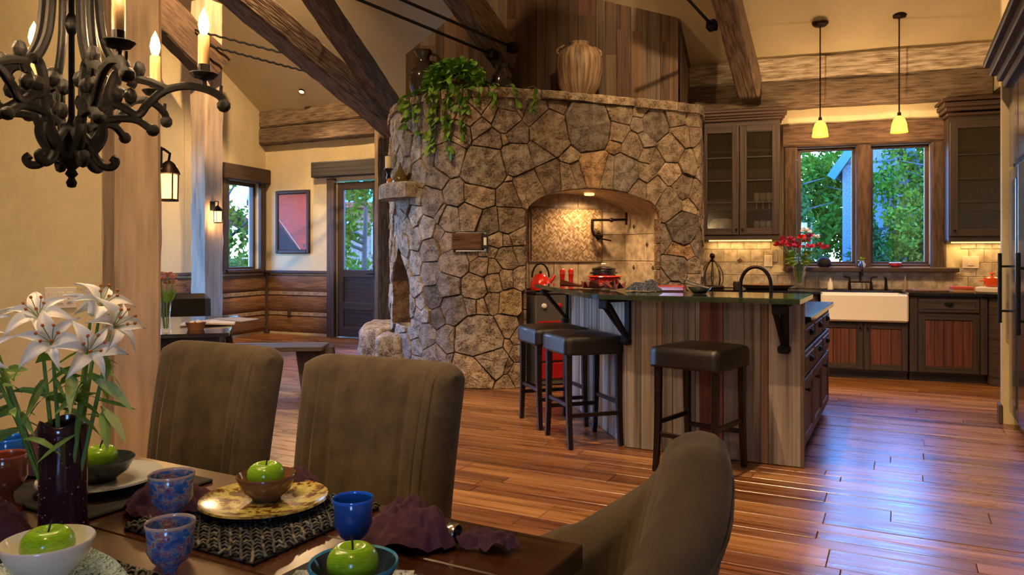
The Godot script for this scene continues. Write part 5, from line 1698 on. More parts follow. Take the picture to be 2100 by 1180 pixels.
# ---------- island ----------
func make_island():
	R.seed = 101
	var I = thing("kitchen_island", "kitchen island clad in reclaimed barn boards with a raised glass bar", "island", IF)
	var dk = Color(0.13, 0.075, 0.045)
	var b = MB.new()
	b.col = dk
	b.prism([Vector2(-0.02, -0.03), Vector2(-0.02, -1.88), Vector2(-1.72, -1.88), Vector2(-2.10, -1.40), Vector2(-1.11, -0.03)], 0.08, 0.88)
	b.prism([Vector2(-0.10, -0.10), Vector2(-0.10, -1.82), Vector2(-1.70, -1.82), Vector2(-2.02, -1.40), Vector2(-1.08, -0.10)], 0.0, 0.08)
	# knee wall under the bar
	b.prism([Vector2(-0.02, -0.03), Vector2(-0.02, -0.15), Vector2(-1.05, -0.15), Vector2(-2.0, -1.45), Vector2(-2.10, -1.38), Vector2(-1.11, -0.03)], 0.88, 1.015)
	part(b, "body", M.cabinet, I)
	b = MB.new()
	b.prism([Vector2(0.035, -0.16), Vector2(0.035, -1.93), Vector2(-1.74, -1.93), Vector2(-2.02, -1.48), Vector2(-1.06, -0.16)], 0.88, 0.915, 0.006)
	part(b, "lower_counter", M.counter, I)
	# front boards (u: distance from the right corner), from the photo: width, tone
	var fb = [[0.20, Color(0.44, 0.37, 0.29)], [0.045, Color(0.28, 0.15, 0.09)], [0.10, Color(0.27, 0.215, 0.16)], [0.13, Color(0.25, 0.205, 0.16)], [0.15, Color(0.22, 0.075, 0.045)], [0.03, Color(0.45, 0.36, 0.26)], [0.15, Color(0.27, 0.235, 0.195)], [0.07, Color(0.25, 0.21, 0.17)], [0.035, Color(0.36, 0.24, 0.15)], [0.11, Color(0.36, 0.31, 0.245)], [0.10, Color(0.33, 0.285, 0.23)]]
	var x = 0.0
	for q in fb:
		board(I, V(x - q[0], 0, 0), V(x, 0, 0), V(0, 0, 1), 1.015, q[1])
		x -= q[0]
	# boards on the slanted left face
	var a = V(-1.12, 0, 0.0)
	var e = V(-2.14, 0, -1.38)
	var n = V(-1.38, 0, 1.02).normalized()
	var l = (e - a).length()
	var t = 0.0
	while t < l - 0.01:
		var w = min([0.08, 0.11, 0.14, 0.18][R.randi() % 4], l - t)
		board(I, a + (e - a) / l * t, a + (e - a) / l * (t + w), n, 1.015, [Color(0.40, 0.35, 0.29), Color(0.33, 0.28, 0.22), Color(0.28, 0.235, 0.19), Color(0.45, 0.40, 0.33)][R.randi() % 4])
		t += w
	# bar top
	b = MB.new()
	var f2 = func(p): return Vector2(p.x, p.z)
	var bar = []
	var od = n * 0.30
	bar.append(Vector2(0.02, 0.30)); bar.append(Vector2(0.02, -0.42))
	bar.append(Vector2(-0.92, -0.42))
	bar.append(f2.call(e - n * 0.40)); bar.append(f2.call(e + od))
	var k1 = f2.call(a + od + (e - a) / l * 0.12)
	var k2 = Vector2(-1.12 - 0.02, 0.30)
	bar.append(k1)
	var ctrl = Vector2(-1.27, 0.30)
	for i in range(1, 6):
		var s = i / 6.0
		bar.append(k1.lerp(ctrl, s).lerp(ctrl.lerp(k2, s), s))
	bar.append(k2)
	b.prism(bar, 1.017, 1.05, 0.005)
	part(b, "bar_top", M.bar_glass, I)
	# iron brackets
	bracket(I, V(-0.10, 0.98, 0.015), V(0, 0, 1))
	bracket(I, V(-1.10, 0.98, 0.02), (n + V(0, 0, 1)).normalized())
	bracket(I, a + (e - a) * 0.93 + V(0, 0.98, 0) + n * 0.02, n)
	# right side: drawers and doors, frame with x running back
	var S = Transform3D(Basis(V(0, 0, -1), Vector3.UP, V(1, 0, 0)), V(-0.02, 0, -0.03))
	var holder = Node3D.new()
	for q in [[0.05, 0.62], [0.64, 1.22], [1.24, 1.82]]:
		for o in [drawer(I, q[0], q[1], 0.72, 0.865, 0.012, dk * 1.3, true), drawer(I, q[0], q[1], 0.54, 0.70, 0.012, dk * 1.3, true), panel_door(I, q[0], q[1], 0.10, 0.52, 0.012, dk * 1.25, dk * 1.4, true, q[0] + 0.06, 0.46)]:
			o.transform = S * o.transform
	# end boards at the corner
	board(I, V(0.0, 0, -0.06), V(0.0, 0, 0.012), V(1, 0, 0), 1.015, Color(0.30, 0.22, 0.15))
	# prep faucet
	var F = thing("prep_faucet", "bronze arched prep faucet standing behind the island bar", "faucet", IF * Transform3D(Basis(), V(-0.50, 0.915, -0.72)))
	b = MB.new()
	var pts = [V(0, 0, 0), V(0, 0.13, 0)]
	for k in 13: pts.append(V(0.105 - 0.105 * cos(PI * k / 12.0), 0.18 + 0.125 * sin(PI * k / 12.0), 0.0))
	pts.append(V(0.212, 0.13, 0))
	b.tube(pts, 0.013, 10)
	part(b, "spout", M.bronze, F)
	b = MB.new()
	b.lathe([Vector2(0.0, 0.0), Vector2(0.03, 0.0), Vector2(0.028, 0.02), Vector2(0.018, 0.03), Vector2(0.0, 0.03)], 14)
	part(b, "base", M.bronze, F)
	b = MB.new()
	b.tube([V(0, 0.09, 0), V(0.05, 0.12, 0.03)], [0.012, 0.008], 8)
	part(b, "lever", M.bronze, F)
	# things on the bar
	for q in [[-1.70, -0.58, 0.3, "rust cloth napkin folded in a fan, farthest along the slanted bar"], [-1.48, -0.42, 1.2, "rust cloth napkin folded in a fan, middle of the three on the bar"], [-1.32, -0.30, 2.2, "rust cloth napkin folded in a fan, nearest the bar corner"]]:
		b = MB.new()
		fan_napkin(b, 0.15, 0.10)
		one(b, "bar_napkin", M.napkin_rust, q[3], "napkin", IF * Transform3D(Basis(Vector3.UP, q[2]), V(q[0], 1.052, q[1])), "rust napkins on the bar")
	b = MB.new()
	crumple(b, 0.13, 0.07, 7)
	one(b, "dish_towel", mat("towel", Color(1, 1, 1), 0.9, {"tex": "towel", "tri": true, "sc": V(9, 9, 9), "vc": false}), "crumpled navy and white patterned towel on the bar", "towel", IF * Transform3D(Basis(), V(-1.08, 1.052, -0.26)))
	b = MB.new()
	b.col = Color(0.32, 0.03, 0.03)
	b.box(V(0, 0.02, 0), V(0.2, 0.04, 0.12), Basis(Vector3.UP, 0.3), 0.008)
	one(b, "red_tin", M.enamel, "low dark red tin beside the patterned towel on the bar", "tin", IF * Transform3D(Basis(), V(-0.92, 1.052, -0.34)))
	b = MB.new()
	b.lathe([Vector2(0.0, 0.0), Vector2(0.04, 0.0), Vector2(0.07, 0.03), Vector2(0.078, 0.045), Vector2(0.07, 0.04), Vector2(0.0, 0.012)], 20)
	one(b, "silver_dish", M.steel, "small silver dish on the bar between towel and faucet", "dish", IF * Transform3D(Basis(), V(-0.64, 1.052, -0.05)))
	b = MB.new()
	b.tube([V(-0.1, 0.055, 0), V(0.1, 0.02, 0.05)], 0.006, 6); b.tube([V(-0.08, 0.08, 0.03), V(0.09, 0.015, -0.03)], 0.006, 6)
	one(b, "serving_tongs", M.steel, "steel serving tongs resting on the silver dish on the bar", "tongs", IF * Transform3D(Basis(), V(-0.66, 1.07, -0.03)))
func board(I, a, b2, n, h, col):
	var mb = MB.new()
	mb.col = col * rf(1.15, 1.4)
	mb.uo = Vector2(rf(0, 9), rf(0, 9))
	var x = (b2 - a)
	var w = x.length()
	x = x / w
	mb.box((a + b2) / 2 + V(0, h / 2, 0) + n * rf(-0.003, 0.003), V(w - 0.003, h - 0.002, 0.022), Basis(x, Vector3.UP, x.cross(Vector3.UP)), 0.003)
	part(mb, "barn_board", M.barnwood, I)
func bracket(I, at, n):
	var b = MB.new()
	var side = Vector3.UP.cross(n).normalized()
	var bas = Basis(side, Vector3.UP, n)
	b.xf = Transform3D(bas, at)
	b.box(V(0, -0.13, 0.012), V(0.05, 0.30, 0.022), Basis(), 0.004)
	b.box(V(0, 0.025, 0.12), V(0.09, 0.022, 0.24), Basis(), 0.004)
	b.box(V(0, 0.0, 0.225), V(0.085, 0.06, 0.045), Basis(), 0.008)
	b.bar(V(-0.03, 0.0, 0.215), V(-0.005, -0.22, 0.03), 0.03, 0.028, 0.005)
	b.bar(V(0.03, 0.0, 0.215), V(0.005, -0.22, 0.03), 0.03, 0.028, 0.005)
	b.box(V(0, -0.255, 0.03), V(0.075, 0.05, 0.06), Basis(), 0.012)
	part(b, "iron_bracket", M.iron, I)
func fan_napkin(b, l, w):
	b.sheet(func(u, v):
		var z = (v - 0.5) * w * (0.35 + 1.3 * abs(u - 0.5))
		return V((u - 0.5) * l * 2, 0.012 + 0.05 * abs(u - 0.5) * 2 * (0.55 + 0.45 * cos(v * TAU * 2)) + 0.008 * sin(v * 20), z), 16, 16)
func crumple(b, r, h, seed):
	var f = FastNoiseLite.new()
	f.seed = seed
	f.frequency = 1.0
	b.sheet(func(u, v):
		var a = TAU * u
		var k = 1.0 + 0.35 * f.get_noise_2d(cos(a) * 2.0, sin(a) * 2.0)
		var x = cos(a) * r * k * v
		var z = sin(a) * r * k * v * 0.8
		var y = h * (1 - pow(v, 3)) * (0.8 + 0.6 * f.get_noise_2d(x * 9, z * 9)) + 0.008 * (0.5 + f.get_noise_2d(x * 24, z * 24))
		return V(x, max(0.003, y), z), 36, 12, true, false)

# ---------- bar stools ----------
func make_stools():
	R.seed = 111
	var s = thing("bar_stool", "backless dark leather bar stool, nearer of the two along the slanted bar", "stool", frame(0.50, 0, -5.40, 18.0), "bar stools at the island")
	var b = MB.new()
	var sw = 0.225
	b.sheet(func(u, v):
		var th = TAU * u
		var k = max(abs(cos(th)), abs(sin(th)))
		var rr = lerpf(1.0, 1.0 / k, 0.90)
		var prof
		if v < 0.35: prof = [v / 0.35 * 0.88, 0.775 - 0.022 * pow(v / 0.35, 2)]
		elif v < 0.6:
			var t = (v - 0.35) / 0.25
			prof = [0.88 + 0.12 * sin(t * PI / 2), 0.753 - 0.035 * (1 - cos(t * PI / 2))]
		elif v < 0.9:
			var t = (v - 0.6) / 0.3
			prof = [1.0, lerpf(0.718, 0.63, t)]
		else:
			var t = (v - 0.9) / 0.1
			prof = [1.0 - t, 0.63]
		return V(cos(th) * rr * prof[0] * sw, prof[1], sin(th) * rr * prof[0] * sw), 48, 20, true, false)
	part(b, "seat", M.leather, s)
	for q in [[-1, -1], [1, -1], [1, 1], [-1, 1]]:
		b = MB.new()
		var pts = []
		var rad = []
		for k in 9:
			var t = k / 8.0
			var y = 0.64 * (1 - t)
			var fl = 0.035 * pow(t, 3)
			pts.append([q[0] * (0.185), y, q[1] * (0.185 + fl)])
		for k in 8:
			var p = pts[k]
			var p2 = pts[k + 1]
			b.bar(V(p[0], p[1] + 0.004, p[2]), V(p2[0], p2[1], p2[2]), lerpf(0.042, 0.032, k / 8.0), lerpf(0.042, 0.034, k / 8.0), 0.004, V(0, 0, 1))
		part(b, "leg", M.stool_wood, s)
	for q in [[V(-0.185, 0.22, 0.19), V(0.185, 0.22, 0.19)], [V(-0.185, 0.22, -0.19), V(0.185, 0.22, -0.19)], [V(-0.185, 0.29, -0.185), V(-0.185, 0.29, 0.185)], [V(0.185, 0.29, -0.185), V(0.185, 0.29, 0.185)]]:
		b = MB.new()
		b.bar(q[0], q[1], 0.02, 0.028, 0.003)
		part(b, "stretcher", M.stool_wood, s)
	copy(s, frame(0.32, 0, -5.98, 18.0), "backless dark leather bar stool, farther of the two along the slanted bar")
	copy(s, frame(1.15, 0, -4.68, -40.0), "backless dark leather bar stool against the flat front of the island")

# ---------- dining ----------
func wing_chair(label, at, deep, low, group = ""):
	var c = thing("dining_chair", label, "chair", at, group)
	# plan of the back: sides, rounded corners, straight back
	var path = []
	var side = deep
	var wing = side > 0.0
	var hw = 0.135 if wing else 0.165
	if wing:
		for k in 6: path.append(Vector2(-0.275, -0.13 + side * (1 - k / 5.0)))
	for k in range(1 if wing else 3, 7):
		var a = PI + PI / 2 * k / 6.0
		path.append(Vector2(-hw + 0.14 * cos(a), -0.13 + 0.14 * sin(a)))
	for k in range(1, 8): path.append(Vector2(-hw + 2.0 * hw * k / 8.0, -0.27))
	for k in range(0, 7 if wing else 4):
		var a = PI * 1.5 + PI / 2 * k / 6.0
		path.append(Vector2(hw + 0.14 * cos(a), -0.13 + 0.14 * sin(a)))
	if wing:
		for k in range(1, 6): path.append(Vector2(0.275, -0.13 + side * k / 5.0))
	var n = path.size()
	var len = [0.0]
	for i in n - 1: len.append(len[i] + path[i].distance_to(path[i + 1]))
	var tot = len[n - 1]
	var topf = func(s):
		var e = abs(s - tot / 2)
		var b = 0.06 if wing else 0.20
		var t = clampf((e - b) / (tot / 2 - b), 0, 1)
		if wing: return lerpf(0.985, low, t * t * (3.0 - 2.0 * t) * 0.6 + 0.4 * t)
		return lerpf(0.985, low, t * t) - 0.03 * e * e
	var at_s = func(s):
		var i = 0
		while i < n - 2 and len[i + 1] < s: i += 1
		var t = (s - len[i]) / (len[i + 1] - len[i])
		var p = path[i].lerp(path[i + 1], t)
		var d = (path[min(i + 2, n - 1)] - path[max(i - 1, 0)]).normalized()
		return [p, Vector2(d.y, -d.x)]
	var b = MB.new()
	b.sheet(func(u, v):
		var s = (0.5 - 0.5 * cos(PI * u)) * tot
		var q = at_s.call(s)
		var p = q[0]
		var o = q[1]
		if o.dot(p - Vector2(0, 0.1)) < 0: o = -o
		var H = topf.call(s)
		var ed = clampf(min(s, tot - s) / 0.055, 0.0, 1.0)
		var th = 0.058 * sqrt(max(0.0, 1.0 - (1.0 - ed) * (1.0 - ed)))
		var off
		var y
		if v < 0.4:
			off = th; y = lerpf(0.16, H - 0.05, v / 0.4)
		elif v < 0.6:
			var a = PI * (v - 0.4) / 0.2
			off = th * cos(a); y = H - 0.05 + 0.05 * sin(a)
		else:
			off = -th; y = lerpf(H - 0.05, 0.36, (v - 0.6) / 0.4)
			var x = p.x
			off += ed * (0.010 * exp(-pow((abs(x) - 0.13) / 0.010, 2)) - 0.012 * sin(PI * clampf((y - 0.4) / 0.55, 0, 1)))
		var lean = 0.085 * pow(clampf((y - 0.40) / 0.58, 0, 1.2), 1.5)
		var fl = 1.0 + 0.07 * clampf((y - 0.3) / 0.68, 0, 1)
		var w = p + o * off
		return V(w.x * fl, y, w.y - lean * (1.0 if w.y < -0.05 else 0.5)), 72, 36)
	part(b, "backrest", M.suede, c)
	# piping along the outer edge of the back
	var pts = []
	for k in 41:
		var s = lerpf(0.055, tot - 0.055, k / 40.0)
		var q = at_s.call(s)
		var o = q[1]
		if o.dot(q[0] - Vector2(0, 0.1)) < 0: o = -o
		var y = topf.call(s) - 0.055
		var lean = 0.085 * pow(clampf((y - 0.40) / 0.58, 0, 1.2), 1.5)
		var w = q[0] + o * 0.058
		pts.append(V(w.x * (1.0 + 0.07 * clampf((y - 0.3) / 0.68, 0, 1)), y, w.y - lean * (1.0 if w.y < -0.05 else 0.5)))
	b = MB.new()
	b.tube(pts, 0.0055, 6)
	part(b, "piping", M.suede, c)
	b = MB.new()
	b.sheet(func(u, v):
		var th = TAU * u
		var ph = PI * (v - 0.5)
		var d = V(cos(ph) * cos(th), sin(ph), cos(ph) * sin(th))
		var k = V(sign(d.x) * pow(abs(d.x), 0.35), sign(d.y) * pow(abs(d.y), 0.5), sign(d.z) * pow(abs(d.z), 0.35))
		return V(k.x * 0.245, 0.415 + k.y * 0.075, 0.03 + k.z * 0.26), 32, 14, true, false)
	part(b, "seat", M.suede, c)
	for q in [[-0.2, -0.2], [0.2, -0.2], [0.2, 0.2], [-0.2, 0.2]]:
		b = MB.new()
		b.bar(V(q[0], 0.0, q[1] * 1.05), V(q[0], 0.35, q[1]), 0.036, 0.036, 0.004, V(0, 0, 1))
		part(b, "leg", M.stool_wood, c)
	return c
func plate_profile(r, h):
	return [Vector2(0.0, 0.0), Vector2(r * 0.55, 0.0), Vector2(r * 0.6, 0.006), Vector2(r * 0.92, h * 0.8), Vector2(r, h), Vector2(r * 0.985, h + 0.004), Vector2(r * 0.9, h * 0.85 + 0.003), Vector2(r * 0.6, 0.014), Vector2(0.0, 0.012)]
func bowl_profile(r, h):
	return [Vector2(0.0, 0.0), Vector2(r * 0.45, 0.0), Vector2(r * 0.48, 0.006), Vector2(r * 0.8, h * 0.45), Vector2(r, h), Vector2(r * 0.97, h + 0.003), Vector2(r * 0.92, h * 0.95), Vector2(r * 0.72, h * 0.42), Vector2(r * 0.4, 0.012), Vector2(0.0, 0.010)]
func apple(label, at):
	var a = thing("green_apple", label, "apple", at, "green apples on the dining table")
	var b = MB.new()
	var r = 0.0385
	b.sheet(func(u, v):
		var th = TAU * u
		var ph = PI * v
		var k = r * (1.0 + 0.03 * cos(th * 5.0) * (1 - v) * 0.6)
		var rad = sin(ph) * k * (1.0 + 0.12 * cos(ph))
		var y = cos(ph) * r * 0.92 - 0.35 * r * exp(-pow(sin(ph) / 0.38, 2)) * (1.0 if v < 0.5 else -0.55)
		return V(cos(th) * rad, y + r * 0.9, sin(th) * rad), 30, 22, true, false)
	part(b, "flesh", M.apple, a)
	b = MB.new()
	b.tube([V(0, r * 1.42, 0), V(0.003, r * 1.75, 0.002), V(0.007, r * 1.98, 0.003)], [0.0018, 0.0016, 0.0022], 6)
	part(b, "stem", M.stool_wood, a)
	return a
func goblet(label, at, r, h, m, col = Color(1, 1, 1)):
	var o = thing("pottery_goblet", label, "goblet", at, "pottery goblets")
	var b = MB.new()
	b.col = Color(0.50, 0.40, 0.36) if m == M.glaze else col * 2.0
	b.lathe([Vector2(r * 0.985, h - 0.002), Vector2(r * 1.015, h + 0.001), Vector2(r * 0.98, h + 0.0045), Vector2(r * 0.93, h + 0.001), Vector2(r * 0.95, h - 0.003)], 28)
	part(b, "rim", M.gloss, o)
	b = MB.new()
	b.col = col
	b.lathe([Vector2(0.0, 0.0), Vector2(r * 0.72, 0.0), Vector2(r * 0.70, h * 0.04), Vector2(r * 0.36, h * 0.12), Vector2(r * 0.27, h * 0.24), Vector2(r * 0.33, h * 0.34), Vector2(r * 0.72, h * 0.46), Vector2(r * 0.93, h * 0.62), Vector2(r * 0.92, h * 0.82), Vector2(r, h), Vector2(r * 0.95, h + 0.002), Vector2(r * 0.87, h * 0.82), Vector2(r * 0.85, h * 0.62), Vector2(r * 0.6, h * 0.48), Vector2(0.0, h * 0.42)], 28)
	part(b, "cup", m, o)
	return o
func mat_weave(label, at, w, l, seed):
	R.seed = seed
	var t = thing("woven_placemat", label, "placemat", at, "woven placemats")
	var b = MB.new()
	b.box(V(0, 0.003, 0), V(w, 0.006, l), Basis(), 0.002)
	part(b, "backing", mat("mat_dark", Color(0.035, 0.035, 0.032), 0.8, {"vc": false}), t)
	b = MB.new()
	var cs = [Color(0.012, 0.014, 0.014), Color(0.02, 0.024, 0.026), Color(0.035, 0.042, 0.045), Color(0.012, 0.014, 0.018), Color(0.12, 0.115, 0.09), Color(0.03, 0.04, 0.05)]
	var nx = int(w / 0.014)
	var nz = int(l / 0.012)
	for i in nx:
		for j in nz:
			b.col = cs[R.randi() % 6]
			var p = V(-w / 2 + (i + 0.5) * w / nx, 0.007, -l / 2 + (j + 0.5) * l / nz)
			var a = (0.7 if (i + j) % 2 else -0.7) + rf(-0.5, 0.5)
			var d = V(cos(a), 0, sin(a)) * 0.011
			b.tube([p - d, p + V(0, 0.005 + rf(0, 0.003), 0), p + d], 0.0038, 5, 0.8)
	var s = part(b, "straw_weave", mat("straw", Color(1, 1, 1), 0.6, {}), t)
	s.set_meta("kind", "stuff")
func napkin_cloth(label, at, rx, rz, h, seed):
	var f = FastNoiseLite.new()
	f.seed = seed
	f.frequency = 1.0
	var b = MB.new()
	b.sheet(func(u, v):
		var a = TAU * u
		var k = 1.0 + 0.28 * f.get_noise_2d(cos(a) * 1.7 + 9, sin(a) * 1.7)
		var x = cos(a) * rx * k * v
		var z = sin(a) * rz * k * v
		var fold = sin(atan2(z, x) * 4.0 + f.get_noise_2d(x * 9, z * 9) * 5.0) * 0.16 * v
		var y = h * (1.0 - pow(v, 2.2)) * (0.9 + fold + 0.35 * f.get_noise_2d(x * 8, z * 8)) + 0.010 * (0.6 + f.get_noise_2d(x * 40, z * 40)) + 0.016 * max(0.0, sin(a * 4.0 + seed)) * v * v
		return V(x, max(0.003, y), z), 64, 24, true, false)
	return one(b, "cloth_napkin", M.napkin, label, "napkin", at, "plum napkins")
func tt(x, z, y = 0.76, rot = 0.0): return TF * Transform3D(Basis(Vector3.UP, rot), V(x, y, z))
func make_dining():
	R.seed = 121
	var t = thing("dining_table", "dark walnut plank dining table set for a meal", "table", TF)
	var zs = [-0.58, -0.38, -0.19, 0.02, 0.22, 0.42]
	for k in 5:
		var b = MB.new()
		b.uo = Vector2(rf(0, 9), rf(0, 9))
		b.box(V(0, 0.738, (zs[k] + zs[k + 1]) / 2), V(2.4, 0.044, zs[k + 1] - zs[k] - 0.0012), Basis(), 0.003)
		part(b, "table_board", M.table, t)
	var b = MB.new()
	b.box(V(0, 0.66, -0.08), V(2.0, 0.09, 0.6), Basis(), 0.006)
	part(b, "apron", M.table, t)
	for x in [-0.8, 0.8]:
		b = MB.new()
		b.box(V(x, 0.36, -0.08), V(0.12, 0.62, 0.5), Basis(), 0.02); b.box(V(x, 0.03, -0.08), V(0.16, 0.06, 0.8), Basis(), 0.02)
		part(b, "leg", M.table, t)
	# chairs
	wing_chair("brown suede chair at the table beside the pale post", tt(-0.48, -0.83, 0.0, 0.0), -1.0, 0.955, "suede dining chairs")
	wing_chair("brown suede chair at the table in front of the stone hearth", tt(0.29, -0.80, 0.0, 0.04), -1.0, 0.955, "suede dining chairs")
	wing_chair("brown suede chair with sweeping arms at the end of the table", frame(-0.02, 0, -1.40, -103.0), 0.15, 0.68, "suede dining chairs")
	# places
	mat_weave("black woven straw placemat under the ochre plate", tt(0.56, -0.38), 0.36, 0.345, 1)
	mat_weave("black woven straw placemat under the white bowl and square plate", tt(0.50, 0.075), 0.36, 0.33, 2)
	b = MB.new()
	b.lathe(plate_profile(0.132, 0.02), 40)
	one(b, "pottery_plate", M.plate_glaze, "ochre and brown splashed pottery plate", "plate", tt(0.545, -0.415, 0.772))
	b = MB.new()
	b.col = Color(0.16, 0.075, 0.035)
	b.lathe(bowl_profile(0.062, 0.052), 32)
	one(b, "pottery_bowl", M.gloss, "small brown pottery bowl on the ochre plate", "bowl", tt(0.535, -0.43, 0.783))
	apple("green apple in the brown bowl", tt(0.533, -0.43, 0.797, 0.4))
	# place by the pale post
	b = MB.new()
	b.col = Color(0.03, 0.028, 0.03)
	b.box(V(0, 0.004, 0), V(0.36, 0.008, 0.33), Basis(), 0.003)
	one(b, "slate_placemat", M.matte, "dark flat placemat under the pale grey plate", "placemat", tt(0.09, -0.35))
	b = MB.new()
	b.col = Color(0.40, 0.45, 0.47)
	b.lathe(plate_profile(0.132, 0.022), 40)
	one(b, "pottery_plate", M.gloss, "pale blue-grey pottery plate behind the lily vase", "plate", tt(0.095, -0.345, 0.77))
	b = MB.new()
	b.col = Color(0.02, 0.035, 0.045)
	b.lathe(bowl_profile(0.072, 0.05), 32)
	one(b, "pottery_bowl", M.gloss, "dark teal pottery bowl on the pale grey plate", "bowl", tt(0.095, -0.345, 0.783))
	apple("green apple in the dark teal bowl", tt(0.093, -0.343, 0.799, 1.0))
	# near place with white bowl
	b = MB.new()
	b.col = Color(0.42, 0.50, 0.50)
	square_plate(b, 0.22, 0.018)
	one(b, "square_plate", M.glaze_pale, "speckled pale teal square plate under the white bowl", "plate", tt(0.56, 0.06, 0.776, -0.25))
	b = MB.new()
	b.col = Color(0.72, 0.72, 0.66)
	b.lathe(bowl_profile(0.068, 0.06), 36)
	one(b, "pottery_bowl", M.gloss, "white pottery bowl on the square teal plate", "bowl", tt(0.55, 0.036, 0.79))
	apple("green apple in the white bowl", tt(0.55, 0.036, 0.806, 2.0))
	# end place with the blue bowl
	b = MB.new()
	b.col = Color(0.03, 0.025, 0.03)
	b.box(V(0, 0.004, 0), V(0.34, 0.008, 0.36), Basis(), 0.003)
	one(b, "slate_placemat", M.matte, "dark flat placemat under the blue-rimmed bowl", "placemat", tt(0.99, -0.13))
	b = MB.new()
	b.col = Color(0.40, 0.42, 0.40)
	square_plate(b, 0.2, 0.016)
	one(b, "square_plate", M.glaze_pale, "pale speckled square plate under the blue-rimmed bowl", "plate", tt(1.0, -0.14, 0.77, 0.5))
	var bw = thing("pottery_bowl", "dark pottery bowl with a bright blue rim", "bowl", tt(1.01, -0.155, 0.783))
	b = MB.new()
	b.col = Color(0.012, 0.03, 0.05)
	b.lathe(bowl_profile(0.066, 0.052), 36)
	part(b, "bowl", M.gloss, bw)
	b = MB.new()
	b.col = Color(0.03, 0.22, 0.42)
	b.lathe([Vector2(0.0665, 0.049), Vector2(0.0685, 0.053), Vector2(0.0665, 0.0575), Vector2(0.063, 0.055)], 36)
	part(b, "rim", M.gloss, bw)
	apple("green apple in the blue-rimmed bowl", tt(1.008, -0.155, 0.80, 3.0))
	# goblets
	goblet("bright blue pottery goblet beside the large plum napkin", tt(0.878, -0.307), 0.036, 0.11, M.gloss, Color(0.01, 0.08, 0.42))
	goblet("blue and rust splashed goblet nearer the ochre plate", tt(0.467, -0.251), 0.043, 0.11, M.glaze)
	goblet("blue and rust splashed goblet nearer the white bowl", tt(0.69, -0.08), 0.039, 0.105, M.glaze)
	goblet("blue pottery goblet at the far left place", tt(-0.104, -0.251), 0.04, 0.115, M.gloss, Color(0.01, 0.10, 0.42))
	goblet("rust and green pottery goblet by the lily vase", tt(0.05, -0.165), 0.042, 0.115, M.gloss, Color(0.25, 0.06, 0.03))
	# napkins
	napkin_cloth("large heaped plum napkin right of the blue goblet", tt(0.90, -0.44, 0.762, 0.0), 0.095, 0.075, 0.07, 3)
	napkin_cloth("small gathered plum napkin end beyond the silver ring", tt(1.05, -0.475, 0.762, 0.2), 0.058, 0.032, 0.026, 4)
	napkin_cloth("plum napkin folded behind the splashed goblets", tt(0.36, -0.32, 0.762, 0.3), 0.10, 0.07, 0.06, 5)
	napkin_cloth("heaped plum napkin at the far left place", tt(-0.2, -0.36, 0.762, 0.5), 0.10, 0.08, 0.10, 6)
	napkin_cloth("plum napkin left of the lily vase", tt(0.24, -0.02, 0.762, 0.5), 0.09, 0.08, 0.075, 7)
	napkin_cloth("plum napkin in front of the splashed goblet", tt(0.76, 0.0, 0.762, 0.0), 0.08, 0.05, 0.03, 8)
	napkin_cloth("plum napkin tucked behind the brown bowl", tt(0.49, -0.55, 0.762, 0.2), 0.07, 0.045, 0.05, 9)
	b = MB.new()
	b.lathe([Vector2(0.017, -0.012), Vector2(0.019, -0.008), Vector2(0.019, 0.008), Vector2(0.017, 0.012), Vector2(0.015, 0.008), Vector2(0.015, -0.008), Vector2(0.017, -0.012)], 24)
	one(b, "napkin_ring", M.steel, "silver napkin ring between the two plum napkins", "ring", tt(0.987, -0.458, 0.782) * Transform3D(Basis(Vector3.BACK, PI / 2), Vector3.ZERO))
	make_lilies()
func square_plate(b, w, h):
	b.sheet(func(u, v):
		var x = (u - 0.5) * w
		var z = (v - 0.5) * w
		var e = max(abs(u - 0.5), abs(v - 0.5)) * 2
		return V(x * (1 + 0.04 * cos(PI * (v - 0.5) * 2)), 0.004 + h * pow(e, 4) , z * (1 + 0.04 * cos(PI * (u - 0.5) * 2))), 20, 20)
	b.sheet(func(u, v):
		var e = max(abs(u - 0.5), abs(v - 0.5)) * 2
		return V((u - 0.5) * w, -0.004 + h * pow(e, 4), (v - 0.5) * w), 20, 20)
